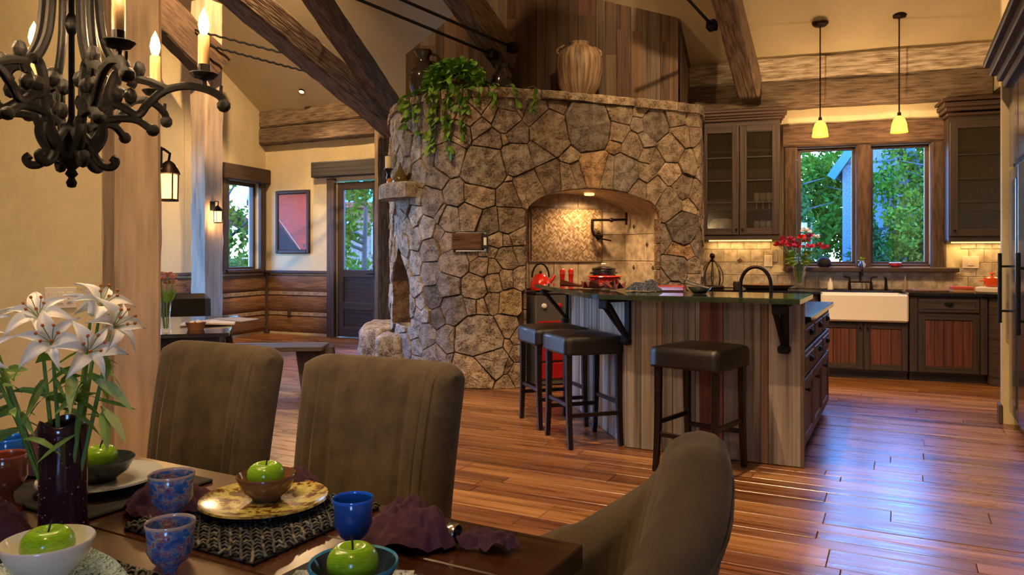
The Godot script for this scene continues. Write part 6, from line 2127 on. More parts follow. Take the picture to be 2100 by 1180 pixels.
func make_lilies():
	R.seed = 131
	var L = thing("lily_vase", "dark purple seeded-glass vase holding white lilies", "vase", tt(0.281, -0.148) * Transform3D(Basis(Vector3.UP, deg_to_rad(29.0)), Vector3.ZERO))
	var b = MB.new()
	b.col = Color(0.035, 0.008, 0.022)
	b.sheet(func(u, v):
		var th = TAU * u
		var pr
		if v < 0.05: pr = [0.043 * v / 0.05, 0.0]
		elif v < 0.55: pr = [0.0425 + 0.003 * exp(-pow((v - 0.06) / 0.03, 2)) + 0.002 * exp(-pow((v - 0.52) / 0.03, 2)), lerpf(0.0, 0.215, (v - 0.05) / 0.5)]
		elif v < 0.6: pr = [lerpf(0.0425, 0.037, (v - 0.55) / 0.05), 0.217]
		else: pr = [0.037, lerpf(0.216, 0.05, (v - 0.6) / 0.4)]
		var wob = 0.006 * sin(th * 3.0 + 1.0) * clampf((pr[1] - 0.19) / 0.03, 0, 1)
		return V(cos(th) * pr[0], pr[1] + wob, sin(th) * pr[0]), 36, 30, true, false)
	part(b, "vase", M.gloss, L)
	b = MB.new()
	for k in 70:
		var a = rf(0, TAU)
		b.col = Color(0.35, 0.33, 0.36) * rf(0.3, 1.2)
		b.ball(V(cos(a) * 0.0425, 0.01 + 0.19 * R.randf(), sin(a) * 0.0425), rf(0.0008, 0.0022), 6)
	var sp = part(b, "glass_seeds", M.gloss, L)
	sp.set_meta("kind", "stuff")
	# stems: foot, head, facing
	var heads = [[-0.115, 0.385, 0.03, -0.5, 0.3], [-0.045, 0.415, 0.0, 0.1, 0.5], [0.015, 0.375, 0.06, 0.3, 0.9], [0.06, 0.435, -0.02, 0.4, 0.2], [0.105, 0.40, 0.02, 0.9, 0.3], [-0.085, 0.345, 0.08, -0.4, 0.9], [0.02, 0.42, -0.06, 0.2, -0.5], [-0.15, 0.365, -0.02, -0.9, 0.2], [0.075, 0.355, 0.05, 0.7, 0.7]]
	for i in heads.size():
		var h = heads[i]
		var tip = V(h[0], h[1], h[2])
		var a = TAU * i / 9.0
		b = MB.new()
		b.col = Color(0.13, 0.30, 0.06).lerp(Color(0.25, 0.42, 0.14), R.randf())
		var foot = V(h[0] * 0.22, 0.06, h[2] * 0.22)
		b.tube([foot, foot.lerp(tip, 0.5) + V(h[0] * 0.06, 0.02, 0), tip - V(0, 0.012, 0)], [0.0042, 0.004, 0.003], 7)
		var st = part(b, "stem", M.leaf, L)
		b = MB.new()
		for k in 6:
			var t = rf(0.45, 0.9)
			var an = rf(0, TAU)
			b.col = Color(0.10, 0.25, 0.04).lerp(Color(0.28, 0.45, 0.12), R.randf())
			leaf_blade(b, foot.lerp(tip, t), V(cos(an), rf(-0.3, 0.35), sin(an)).normalized(), rf(0.05, 0.095), rf(0.014, 0.024), rf(0.2, 0.7))
		part(b, "leaves", M.leaf, st)
		# bloom
		var d = V(h[3], 0.55, h[4]).normalized()
		var sx = d.cross(Vector3.UP).normalized()
		var fr = Transform3D(Basis(sx, d, sx.cross(d)), tip)
		b = MB.new()
		b.xf = fr
		for k in 6:
			b.col = Color(0.88, 0.90, 0.90) * rf(0.95, 1.03)
			var an = TAU * k / 6.0 + 0.2
			var wmax = 0.030 if k % 2 else 0.021
			var ln = 0.066 + 0.007 * (k % 2)
			b.sheet(func(u, v):
				var rr = 0.004 + ln * (0.18 * u + 0.82 * u * u * 0.9)
				var y = ln * (0.75 * u - 0.62 * u * u * u)
				var w = wmax * sin(PI * clampf(0.08 + 0.92 * u, 0, 1)) * (v - 0.5)
				var cup = 4.0 * pow(v - 0.5, 2) * 0.007 * sin(PI * u)
				return V(cos(an) * rr - sin(an) * w, y + cup + 0.002 * sin(v * 9 + k), sin(an) * rr + cos(an) * w), 10, 6)
		var bl = part(b, "bloom", M.petal, L)
		b = MB.new()
		b.xf = fr
		for k in 6:
			var an = TAU * k / 6.0
			b.col = Color(0.30, 0.36, 0.12)
			b.tube([V(0, 0, 0), V(cos(an) * 0.010, 0.03, sin(an) * 0.010), V(cos(an) * 0.018, 0.046, sin(an) * 0.018)], 0.0009, 5)
			b.col = Color(0.42, 0.13, 0.02)
			b.ball(V(cos(an) * 0.018, 0.047, sin(an) * 0.018), 0.0036, 6)
		part(b, "stamens", M.petal, bl)
	# drooping lower leaves
	b = MB.new()
	for q in [[-0.10, 0.27, -1.0, 0.2], [-0.09, 0.25, -0.9, 0.6], [0.07, 0.30, 1.0, 0.1], [0.085, 0.25, 0.8, 0.5], [0.09, 0.24, 0.5, 0.8], [-0.07, 0.31, -1.0, -0.2], [0.03, 0.31, 0.5, 1.0], [-0.02, 0.30, 0.1, 1.0]]:
		b.col = Color(0.22, 0.42, 0.10).lerp(Color(0.42, 0.55, 0.25), R.randf())
		leaf_blade(b, V(q[0], q[1], 0.02), V(q[2], -0.15, q[3]).normalized(), 0.085, 0.024, 0.6)
	part(b, "hanging_leaves", M.leaf, L)

# ---------- chandelier and lamps ----------
func arc_pts(ps, n = 8):
	# smooth curve through points
	var out = []
	for i in ps.size() - 1:
		var a = ps[max(i - 1, 0)]
		var b = ps[i]
		var c = ps[i + 1]
		var d = ps[min(i + 2, ps.size() - 1)]
		for k in n:
			var t = float(k) / n
			out.append(0.5 * ((2 * b) + (c - a) * t + (2 * a - 5 * b + 4 * c - d) * t * t + (3 * b - a - 3 * c + d) * t * t * t))
	out.append(ps[ps.size() - 1])
	return out
func make_chandelier():
	var C = thing("iron_chandelier", "scrolled black iron chandelier with candle bulbs over the table", "chandelier", Transform3D(Basis(Vector3.UP, deg_to_rad(17.0)), V(-0.948, 1.446, -1.65)))
	var b = MB.new()
	b.lathe([Vector2(0.0, 0.0), Vector2(0.008, 0.002), Vector2(0.011, 0.012), Vector2(0.006, 0.022), Vector2(0.013, 0.03), Vector2(0.008, 0.04), Vector2(0.02, 0.052), Vector2(0.024, 0.062), Vector2(0.013, 0.072), Vector2(0.014, 0.10), Vector2(0.022, 0.115), Vector2(0.02, 0.13), Vector2(0.009, 0.14), Vector2(0.0065, 0.15), Vector2(0.006, 0.33), Vector2(0.009, 0.335), Vector2(0.0145, 0.352), Vector2(0.009, 0.37), Vector2(0.006, 0.376), Vector2(0.006, 1.0), Vector2(0.03, 1.02), Vector2(0.006, 1.04), Vector2(0.006, 4.75), Vector2(0.0, 4.75)], 16)
	part(b, "stem", M.iron, C)
	for k in 6:
		var rot = Transform3D(Basis(Vector3.UP, TAU * k / 6.0), Vector3.ZERO)
		var f = func(ps):
			var o = []
			for p in ps: o.append(V(p[0], p[1], p[2] if p.size() > 2 else 0.0))
			return arc_pts(o)
		b = MB.new()
		# lower anchor scroll
		b.tube(f.call([[0.012, 0.125], [0.035, 0.10], [0.045, 0.07], [0.06, 0.05], [0.078, 0.048], [0.086, 0.06], [0.078, 0.068]]), 0.0088, 8)
		# body scroll
		b.tube(f.call([[0.018, 0.065], [0.045, 0.085], [0.06, 0.115], [0.055, 0.14], [0.04, 0.135]]), 0.0105, 8)
		b.tube(f.call([[0.03, 0.08], [0.055, 0.12], [0.07, 0.165], [0.072, 0.21], [0.085, 0.25], [0.105, 0.255], [0.12, 0.24], [0.115, 0.225]]), 0.0098, 8)
		b.tube(f.call([[0.07, 0.15], [0.10, 0.155], [0.13, 0.152], [0.155, 0.135]]), 0.0085, 8)
		b.ball(V(0.16, 0.132, 0), 0.014, 10)
		# upright loop
		b.tube(f.call([[0.10, 0.25], [0.078, 0.28], [0.06, 0.33], [0.052, 0.42], [0.055, 0.55], [0.04, 0.75], [0.012, 0.98]]), 0.0095, 8)
		# leaf knobs
		for q in [[0.062, 0.175, 0.0], [0.05, 0.225, 0.0], [0.088, 0.205, 0.0], [0.115, 0.205, 0.0], [0.132, 0.265, 0.0]]: b.ball(V(q[0], q[1], q[2]), 0.014, 8, 1.35)
		part(b, "scroll", M.iron, C, rot)
		b = MB.new()
		b.tube(f.call([[0.072, 0.19], [0.10, 0.18], [0.13, 0.165], [0.15, 0.19], [0.185, 0.222], [0.23, 0.235], [0.27, 0.23], [0.30, 0.215], [0.308, 0.195]]), 0.0092, 8)
		b.tube(f.call([[0.12, 0.245], [0.15, 0.24], [0.185, 0.226]]), 0.0095, 8)
		b.ball(V(0.307, 0.195, 0), 0.0155, 10)
		b.tube([V(0.30, 0.21, 0), V(0.302, 0.24, 0)], 0.004, 6)
		var arm = part(b, "arm", M.iron, C, rot)
		b = MB.new()
		b.lathe([Vector2(0.0, 0.232), Vector2(0.008, 0.235), Vector2(0.006, 0.25), Vector2(0.022, 0.254), Vector2(0.031, 0.264), Vector2(0.029, 0.266), Vector2(0.012, 0.260), Vector2(0.013, 0.285), Vector2(0.0, 0.285)], 16, V(0.265, 0, 0))
		part(b, "candle_cup", M.iron, arm)
		b = MB.new()
		b.col = Color(0.36, 0.21, 0.08)
		b.lathe([Vector2(0.0122, 0.283), Vector2(0.0122, 0.350), Vector2(0.010, 0.352), Vector2(0.0, 0.352)], 14, V(0.265, 0, 0))
		part(b, "candle_sleeve", M.paint, arm)
		b = MB.new()
		b.lathe([Vector2(0.006, 0.352), Vector2(0.010, 0.362), Vector2(0.0125, 0.375), Vector2(0.009, 0.395), Vector2(0.0, 0.415)], 14, V(0.265, 0, 0))
		part(b, "bulb", M.bulb, arm)
		omni(V(0.265, 0.378, 0), 0.27, WARM, 0.012, arm, "bulb_light")
func pendant(label, at, drop):
	var p = thing("pendant_lamp", label, "lamp", Transform3D(Basis(), at), "pendants over the sink")
	var b = MB.new()
	b.lathe([Vector2(0.0, drop), Vector2(0.085, drop), Vector2(0.085, drop - 0.02), Vector2(0.06, drop - 0.045), Vector2(0.0, drop - 0.05)], 20)
	part(b, "canopy", M.bronze, p, Transform3D(Basis(Vector3.RIGHT, deg_to_rad(0.0)), Vector3.ZERO))
	b = MB.new()
	b.tube([V(0, 0.19, 0), V(0, drop - 0.03, 0)], 0.008, 8)
	b.lathe([Vector2(0.0, 0.17), Vector2(0.02, 0.175), Vector2(0.018, 0.21), Vector2(0.0, 0.215)], 12)
	part(b, "rod", M.bronze, p)
	b = MB.new()
	b.lathe([Vector2(0.085, 0.0), Vector2(0.08, 0.03), Vector2(0.072, 0.09), Vector2(0.055, 0.14), Vector2(0.02, 0.175)], 24)
	part(b, "shade", M.shade_amber, p)
	b = MB.new()
	b.ball(V(0, 0.055, 0), 0.042, 14)
	part(b, "bulb", M.bulb, p)
	omni(V(0, 0.05, 0), 0.55, WARM, 0.042, p)
func lantern(label, at, s, e):
	var l = thing("lantern_sconce", label, "sconce", at)
	var b = MB.new()
	b.lathe([Vector2(0.0, 0.0), Vector2(0.07 * s, 0.0), Vector2(0.07 * s, 0.015 * s), Vector2(0.0, 0.015 * s)], 12)
	b.lathe([Vector2(0.075 * s, 0.2 * s), Vector2(0.085 * s, 0.205 * s), Vector2(0.07 * s, 0.24 * s), Vector2(0.045 * s, 0.28 * s), Vector2(0.02 * s, 0.30 * s), Vector2(0.0, 0.31 * s)], 16)
	for k in 4:
		var a = TAU * k / 4 + PI / 4
		b.tube([V(cos(a) * 0.066 * s, 0.0, sin(a) * 0.066 * s), V(cos(a) * 0.072 * s, 0.21 * s, sin(a) * 0.072 * s)], 0.006 * s, 6)
	part(b, "cage", M.bronze, l)
	b = MB.new()
	b.lathe([Vector2(0.055 * s, 0.015 * s), Vector2(0.058 * s, 0.2 * s)], 16)
	part(b, "lamp_glass", M.lamp_glass, l)
	b = MB.new()
	b.tube([V(0, 0.30 * s, 0), V(0.02 * s, 0.36 * s, 0), V(-0.09 * s, 0.38 * s, 0.0), V(-0.20 * s, 0.33 * s, 0.0)], 0.010 * s, 8)
	b.box(V(-0.205 * s, 0.30 * s, 0), V(0.02 * s, 0.16 * s, 0.09 * s), Basis(), 0.004)
	part(b, "bracket", M.iron, l)
	omni(V(0, 0.1 * s, 0), e, Color(1.0, 0.78, 0.5), 0.05 * s, l)
func can_lamp(label, at, to, e, ang, shown = true):
	var c = thing("spot_lamp", label, "lamp", Transform3D(Basis(), at), "ceiling spot lamps")
	var d = (to - at).normalized()
	var sx = d.cross(Vector3.UP if abs(d.y) < 0.95 else Vector3.RIGHT).normalized()
	var fr = Transform3D(Basis(sx, d, sx.cross(d)), Vector3.ZERO)
	var b = MB.new()
	b.xf = fr
	b.lathe([Vector2(0.0, -0.12), Vector2(0.04, -0.115), Vector2(0.05, 0.0), Vector2(0.046, 0.0), Vector2(0.036, -0.03)], 16)
	part(b, "can", M.bronze, c)
	b = MB.new()
	b.xf = fr
	b.lathe([Vector2(0.038, -0.02), Vector2(0.02, -0.012), Vector2(0.0, -0.01)], 14)
	part(b, "lamp_lens", M.bulb, c)
	b = MB.new()
	b.tube([V(0, 0, 0) - d * 0.10, V(0, 0.16, 0) - d * 0.10], 0.012, 8)
	part(b, "stalk", M.bronze, c)
	spot(d * 0.015, d * 2.0, e, WARM, ang, 0.035, c)
func make_lamps():
	make_chandelier()
	pendant("amber glass pendant over the left half of the sink window", V(3.317, 2.581, -8.250), 1.235)
	pendant("amber glass pendant over the right half of the sink window", V(4.066, 2.596, -8.050), 1.245)
	lantern("iron lantern sconce lit behind the pale near post", Transform3D(Basis(Vector3.UP, 1.57), V(-2.109, 1.636, -4.710)), 0.82, 0.35)
	lantern("small iron lantern sconce on the notched post by the bay window", Transform3D(Basis(Vector3.UP, -0.77), V(-3.751, 1.717, -9.780)), 0.75, 0.35)
	can_lamp("small spot lamp glowing above the beam over the red picture", V(-3.270, 3.836, -11.900), V(-3.3, 0.6, -9.6), 8.0, 68.0)
	can_lamp("spot lamp aimed at the stone hearth from the dining side", V(-2.6, 5.6, -4.6), V(0.6, 1.9, -8.0), 13.0, 32.0)
	can_lamp("spot lamp aimed at the kitchen sink wall", V(1.0, 5.8, -4.2), V(3.3, 2.4, -8.6), 26.0, 34.0)
	can_lamp("spot lamp over the island bar", V(0.3, 5.8, -3.6), V(1.2, 0.6, -5.0), 26.0, 32.0)
	can_lamp("spot lamp over the floor between table and hearth", V(-1.4, 5.8, -3.0), V(-0.3, 0.0, -5.0), 20.0, 40.0)
	can_lamp("spot lamp over the dining table", V(-0.6, 5.8, 0.6), V(-0.7, 0.8, -1.9), 8.0, 36.0)
	can_lamp("spot lamp over the living room corner", V(-3.2, 5.4, -8.2), V(-3.4, 0.8, -11.5), 26.0, 48.0)
	can_lamp("spot lamp over the kitchen aisle", V(2.6, 5.6, -4.6), V(3.2, 0.0, -7.0), 7.0, 34.0)
# ---------- ledge, mantel, living corner ----------
func make_ledge_things():
	R.seed = 141
	var j = thing("large_clay_jar", "large pale clay jar with dripped streaks on the stone ledge", "jar", Transform3D(Basis(Vector3.UP, 0.2), V(0.71, 2.953, -8.10)))
	var b = MB.new()
	b.sheet(func(u, v):
		var pr = [[0.0, 0.0], [0.13, 0.0], [0.15, 0.02], [0.215, 0.14], [0.25, 0.30], [0.245, 0.42], [0.20, 0.51], [0.12, 0.555], [0.095, 0.575], [0.105, 0.60], [0.09, 0.60], [0.08, 0.56], [0.0, 0.5]]
		var t = v * 12.0
		var i = min(int(t), 11)
		var r = lerpf(pr[i][0], pr[i + 1][0], t - i)
		var y = lerpf(pr[i][1], pr[i + 1][1], t - i)
		return V(cos(TAU * u) * r, y, sin(TAU * u) * r), 40, 36, true, false)
	part(b, "body", M.clay, j)
	for s in [-1, 1]:
		b = MB.new()
		var pts = []
		for i in 8: pts.append(V(s * (0.16 + 0.085 * sin(PI * i / 7.0)), 0.56 - 0.13 * i / 7.0, 0))
		b.tube(pts, 0.015, 8)
		part(b, "handle", M.clay, j)
	j = thing("dark_jug", "tall dark brown jug at the left end of the stone ledge", "jug", Transform3D(Basis(), V(-0.945, 2.953, -8.12)))
	b = MB.new()
	b.col = Color(0.03, 0.022, 0.018)
	b.lathe([Vector2(0.0, 0.0), Vector2(0.09, 0.0), Vector2(0.145, 0.12), Vector2(0.155, 0.24), Vector2(0.12, 0.33), Vector2(0.075, 0.37), Vector2(0.07, 0.45), Vector2(0.10, 0.50), Vector2(0.10, 0.52), Vector2(0.08, 0.52), Vector2(0.06, 0.44), Vector2(0.0, 0.40)], 28)
	part(b, "body", M.gloss, j)
	b = MB.new()
	b.col = Color(0.03, 0.022, 0.018)
	b.tube(arc_pts([V(0.09, 0.49, 0), V(0.16, 0.46, 0), V(0.18, 0.36, 0), V(0.14, 0.26, 0)]), 0.014, 8)
	part(b, "handle", M.gloss, j)
	b = MB.new()
	b.col = Color(0.02, 0.016, 0.014)
	b.lathe([Vector2(0.0, 0.0), Vector2(0.1, 0.0), Vector2(0.13, 0.1), Vector2(0.12, 0.22), Vector2(0.07, 0.29), Vector2(0.08, 0.34), Vector2(0.06, 0.34), Vector2(0.0, 0.28)], 24)
	one(b, "black_crock", M.gloss, "squat black crock in shadow behind the trailing plant", "crock", Transform3D(Basis(), V(-0.10, 2.953, -8.0)))
	# trailing plant
	var p = thing("trailing_ivy", "bushy green trailing plant spilling over the stone ledge", "plant", Transform3D(Basis(), V(-0.58, 2.94, -7.92)))
	b = MB.new()
	b.col = Color(0.20, 0.10, 0.06)
	b.lathe([Vector2(0.0, 0.0), Vector2(0.10, 0.0), Vector2(0.13, 0.14), Vector2(0.115, 0.14), Vector2(0.0, 0.12)], 20)
	part(b, "pot", M.matte, p)
	b = MB.new()
	for k in 520:
		var d = V(rf(-1, 1), rf(-0.15, 1), rf(-1, 1)).normalized()
		var c = Vector3(0.0, 0.14, 0.0) + V(d.x * 0.30, d.y * 0.25, d.z * 0.22) * rf(0.55, 1.0)
		b.col = Color(0.06, 0.22, 0.02).lerp(Color(0.22, 0.44, 0.05), pow(R.randf(), 1.5))
		leaf_blade(b, c, (d + V(rf(-0.6, 0.6), rf(-0.9, 0.4), rf(-0.6, 0.6))).normalized(), rf(0.07, 0.11), rf(0.05, 0.075), 0.3)
	part(b, "foliage", M.leaf, p)
	# vines down the stone face
	for q in [[3.98, 0.45], [3.86, 0.62], [3.78, 0.30], [3.70, 0.70], [3.62, 0.42], [3.54, 0.66], [3.46, 0.30], [3.40, 0.50], [3.30, 0.24], [4.10, 0.28], [3.18, 0.30], [3.02, 0.22], [2.78, 0.26], [4.22, 0.42]]:
		b = MB.new()
		var pts = []
		var s = q[0]
		var inv = V(0.58, -2.94, 7.92)
		pts.append(outline_at(s, 2.99, -0.1) + inv); pts.append(outline_at(s, 2.97, 0.07) + inv)
		var n = int(q[1] / 0.05)
		for k in n:
			s += rf(-0.03, 0.03)
			pts.append(outline_at(s, 2.93 - 0.05 * k, 0.10 - 0.02 * min(k, 2)) + inv)
		b.col = Color(0.12, 0.2, 0.04)
		b.tube(pts, 0.004, 5)
		for i in range(1, pts.size()):
			for r in 2:
				if R.randf() < 0.25: continue
				b.col = Color(0.05, 0.18, 0.015).lerp(Color(0.20, 0.36, 0.04), R.randf())
				var dn = normal_at(s)
				leaf_blade(b, pts[i], (dn * rf(0.3, 0.9) + V(rf(-0.7, 0.7), rf(-0.9, 0.1), 0)).normalized(), rf(0.06, 0.095), rf(0.045, 0.07), 0.3)
		part(b, "vine", M.leaf, p)
	# mantel: candle, teardrop bottle, little orange jar
	var c = thing("pillar_candle", "cream pillar candle on a turned dark holder on the mantel shelf", "candle", Transform3D(Basis(), outline_at(4.70, 2.06, 0.11)))
	b = MB.new()
	b.lathe([Vector2(0.0, 0.0), Vector2(0.05, 0.0), Vector2(0.045, 0.02), Vector2(0.018, 0.05), Vector2(0.03, 0.09), Vector2(0.018, 0.13), Vector2(0.03, 0.17), Vector2(0.05, 0.185), Vector2(0.05, 0.195), Vector2(0.0, 0.195)], 18)
	part(b, "holder", M.holder, c)
	b = MB.new()
	b.col = Color(0.75, 0.60, 0.32)
	b.lathe([Vector2(0.036, 0.195), Vector2(0.036, 0.325), Vector2(0.03, 0.33), Vector2(0.0, 0.322)], 18)
	var w = part(b, "wax", M.paint, c)
	b = MB.new()
	b.tube([V(0, 0.32, 0), V(0.002, 0.345, 0)], 0.002, 5)
	part(b, "wick", M.iron, w)
	b = MB.new()
	b.col = Color(0.10, 0.075, 0.02)
	b.lathe([Vector2(0.0, 0.0), Vector2(0.085, 0.0), Vector2(0.09, 0.02), Vector2(0.075, 0.06), Vector2(0.04, 0.12), Vector2(0.014, 0.18), Vector2(0.006, 0.215), Vector2(0.0, 0.22)], 24)
	one(b, "teardrop_vase", M.gloss, "olive brown teardrop vase on the mantel shelf", "vase", Transform3D(Basis(), outline_at(4.30, 2.06, 0.10)))
	b = MB.new()
	b.col = Color(0.42, 0.14, 0.04)
	b.lathe([Vector2(0.0, 0.0), Vector2(0.03, 0.0), Vector2(0.04, 0.03), Vector2(0.03, 0.06), Vector2(0.02, 0.07), Vector2(0.0, 0.07)], 16)
	one(b, "votive_jar", M.gloss, "small orange glass jar between candle and teardrop vase", "jar", Transform3D(Basis(), outline_at(4.52, 2.06, 0.13)))
func make_living():
	R.seed = 151
	# console table running back along the left
	var F = frame(-2.05, 0, -5.50, 73.0)      # x runs back, z towards the left? (x axis = (0.29,0,-0.96))
	F = Transform3D(Basis(V(-0.296, 0, -0.955), Vector3.UP, V(0.955, 0, -0.296)), V(-2.02, 0, -5.47))
	var t = thing("console_table", "dark wood console table with splayed legs beside the pale post", "table", F)
	var b = MB.new()
	b.col = Color(0.05, 0.03, 0.022)
	b.box(V(0.84, 0.735, -0.36), V(1.68, 0.03, 0.72), Basis(), 0.005)
	part(b, "table_top", M.gloss_wood, t)
	b = MB.new()
	b.col = Color(0.045, 0.027, 0.02)
	b.box(V(0.84, 0.68, -0.36), V(1.5, 0.08, 0.56), Basis(), 0.004)
	part(b, "apron", M.cabinet, t)
	for q in [[0.12, -0.10], [1.56, -0.10], [0.12, -0.62], [1.56, -0.62]]:
		b = MB.new()
		b.col = Color(0.05, 0.028, 0.02)
		b.bar(V(q[0] * 0.9 + (0.0 if q[0] < 1 else 0.2), 0, q[1] + (0.09 if q[1] > -0.3 else -0.06)), V(q[0] * 0.96 + 0.02, 0.70, q[1]), 0.07, 0.06, 0.006, V(0, 0, 1))
		part(b, "leg", M.cabinet, t)
	# flowers, basket, magazines on it
	var v = thing("glass_bud_vase", "slim clear vase of salmon tulips on the console table", "vase", Transform3D(Basis(), V(-2.529, 0.755, -5.600)))
	v.position.y = 0.75
	b = MB.new()
	b.lathe([Vector2(0.0, 0.0), Vector2(0.035, 0.0), Vector2(0.032, 0.02), Vector2(0.03, 0.10), Vector2(0.042, 0.24), Vector2(0.038, 0.24), Vector2(0.026, 0.10), Vector2(0.0, 0.02)], 20)
	part(b, "vase", M.glass, v)
	for k in 7:
		var a = TAU * k / 7.0
		var tip = V(cos(a) * 0.05, 0.36 + rf(-0.03, 0.05), sin(a) * 0.05)
		b = MB.new()
		b.col = Color(0.16, 0.32, 0.05)
		b.tube([V(cos(a) * 0.012, 0.02, sin(a) * 0.012), V(cos(a) * 0.03, 0.2, sin(a) * 0.03), tip], 0.004, 5)
		leaf_blade(b, V(cos(a) * 0.03, 0.2, sin(a) * 0.03), V(cos(a + 1) * 0.4, 1, sin(a + 1) * 0.4).normalized(), 0.13, 0.03, 0.1)
		var st = part(b, "stem", M.leaf, v)
		b = MB.new()
		for j in 8:
			b.col = Color(0.72, 0.25, 0.17).lerp(Color(0.8, 0.5, 0.4), R.randf())
			var an = TAU * j / 8.0
			leaf_blade(b, tip, V(cos(an) * 0.7, 0.9, sin(an) * 0.7).normalized(), 0.06, 0.034, 0.25)
		part(b, "bloom", M.petal, st)
	b = MB.new()
	b.col = Color(0.42, 0.19, 0.06)
	b.lathe([Vector2(0.0, 0.0), Vector2(0.055, 0.0), Vector2(0.075, 0.055), Vector2(0.068, 0.055), Vector2(0.05, 0.01), Vector2(0.0, 0.01)], 20)
	var bk = thing("small_basket", "small wicker bowl of shells on the console table", "basket", Transform3D(Basis(), V(-2.36, 0.75, -5.72)))
	part(b, "bowl", M.matte, bk)
	b = MB.new()
	for k in 9:
		b.col = Color(0.75, 0.68, 0.58)
		var a = rf(0, TAU)
		b.ball(V(cos(a) * 0.035, 0.055, sin(a) * 0.035), rf(0.014, 0.022), 8, 0.7)
	part(b, "shells", M.paint, bk)
	for q in [[-2.42, -6.12, 0.30, Color(0.55, 0.5, 0.42), "pale magazine lying open on the console table"], [-2.36, -6.40, -0.2, Color(0.18, 0.14, 0.12), "dark closed magazine behind the pale one on the console table"]]:
		b = MB.new()
		b.col = q[3]
		b.box(V(-0.10, 0.008, 0), V(0.20, 0.015, 0.28), Basis(Vector3.BACK, 0.06), 0.003); b.box(V(0.10, 0.008, 0), V(0.20, 0.015, 0.28), Basis(Vector3.BACK, -0.06), 0.003)
		one(b, "magazine", M.paint, q[4], "magazine", Transform3D(Basis(Vector3.UP, q[2]), V(q[0], 0.756, q[1])))
	# dark leather armchair behind the console
	var ac = thing("leather_armchair", "dark leather armchair behind the console table", "armchair", Transform3D(Basis(Vector3.UP, 0.5), V(-3.72, 0, -8.6)))
	b = MB.new()
	b.box(V(0, 0.55, -0.32), V(0.72, 0.62, 0.18), Basis(Vector3.RIGHT, -0.15), 0.07)
	part(b, "backrest", M.leather, ac)
	b = MB.new()
	b.box(V(0, 0.34, 0.02), V(0.56, 0.2, 0.6), Basis(), 0.06)
	part(b, "seat", M.leather, ac)
	for x in [-0.35, 0.35]:
		b = MB.new()
		b.box(V(x, 0.36, 0.0), V(0.16, 0.46, 0.72), Basis(), 0.06)
		part(b, "arm", M.leather, ac)
		for z in [-0.28, 0.28]:
			b = MB.new()
			b.tube([V(x, 0.0, z), V(x, 0.16, z)], [0.022, 0.03], 8)
			part(b, "leg", M.stool_wood, ac)
	# low bench between the chairs
	var be = thing("low_bench", "low weathered grey plank bench before the hearth", "bench", Transform3D(Basis(Vector3.UP, deg_to_rad(4.0)), V(-2.28, 0, -7.30)))
	for k in 3:
		b = MB.new()
		b.col = Color(0.17, 0.14, 0.125) * rf(0.85, 1.15)
		b.uo = Vector2(rf(0, 9), rf(0, 9))
		b.box(V(0, 0.43, -0.14 + 0.14 * k), V(1.0, 0.04, 0.135), Basis(), 0.006)
		part(b, "seat_plank", M.barnwood, be)
	for x in [-0.42, 0.42]:
		b = MB.new()
		b.col = Color(0.14, 0.11, 0.10)
		b.bar(V(x * 1.08, 0, 0), V(x * 0.95, 0.41, 0), 0.36, 0.05, 0.006, V(0, 0, 1))
		part(b, "leg", M.barnwood, be)

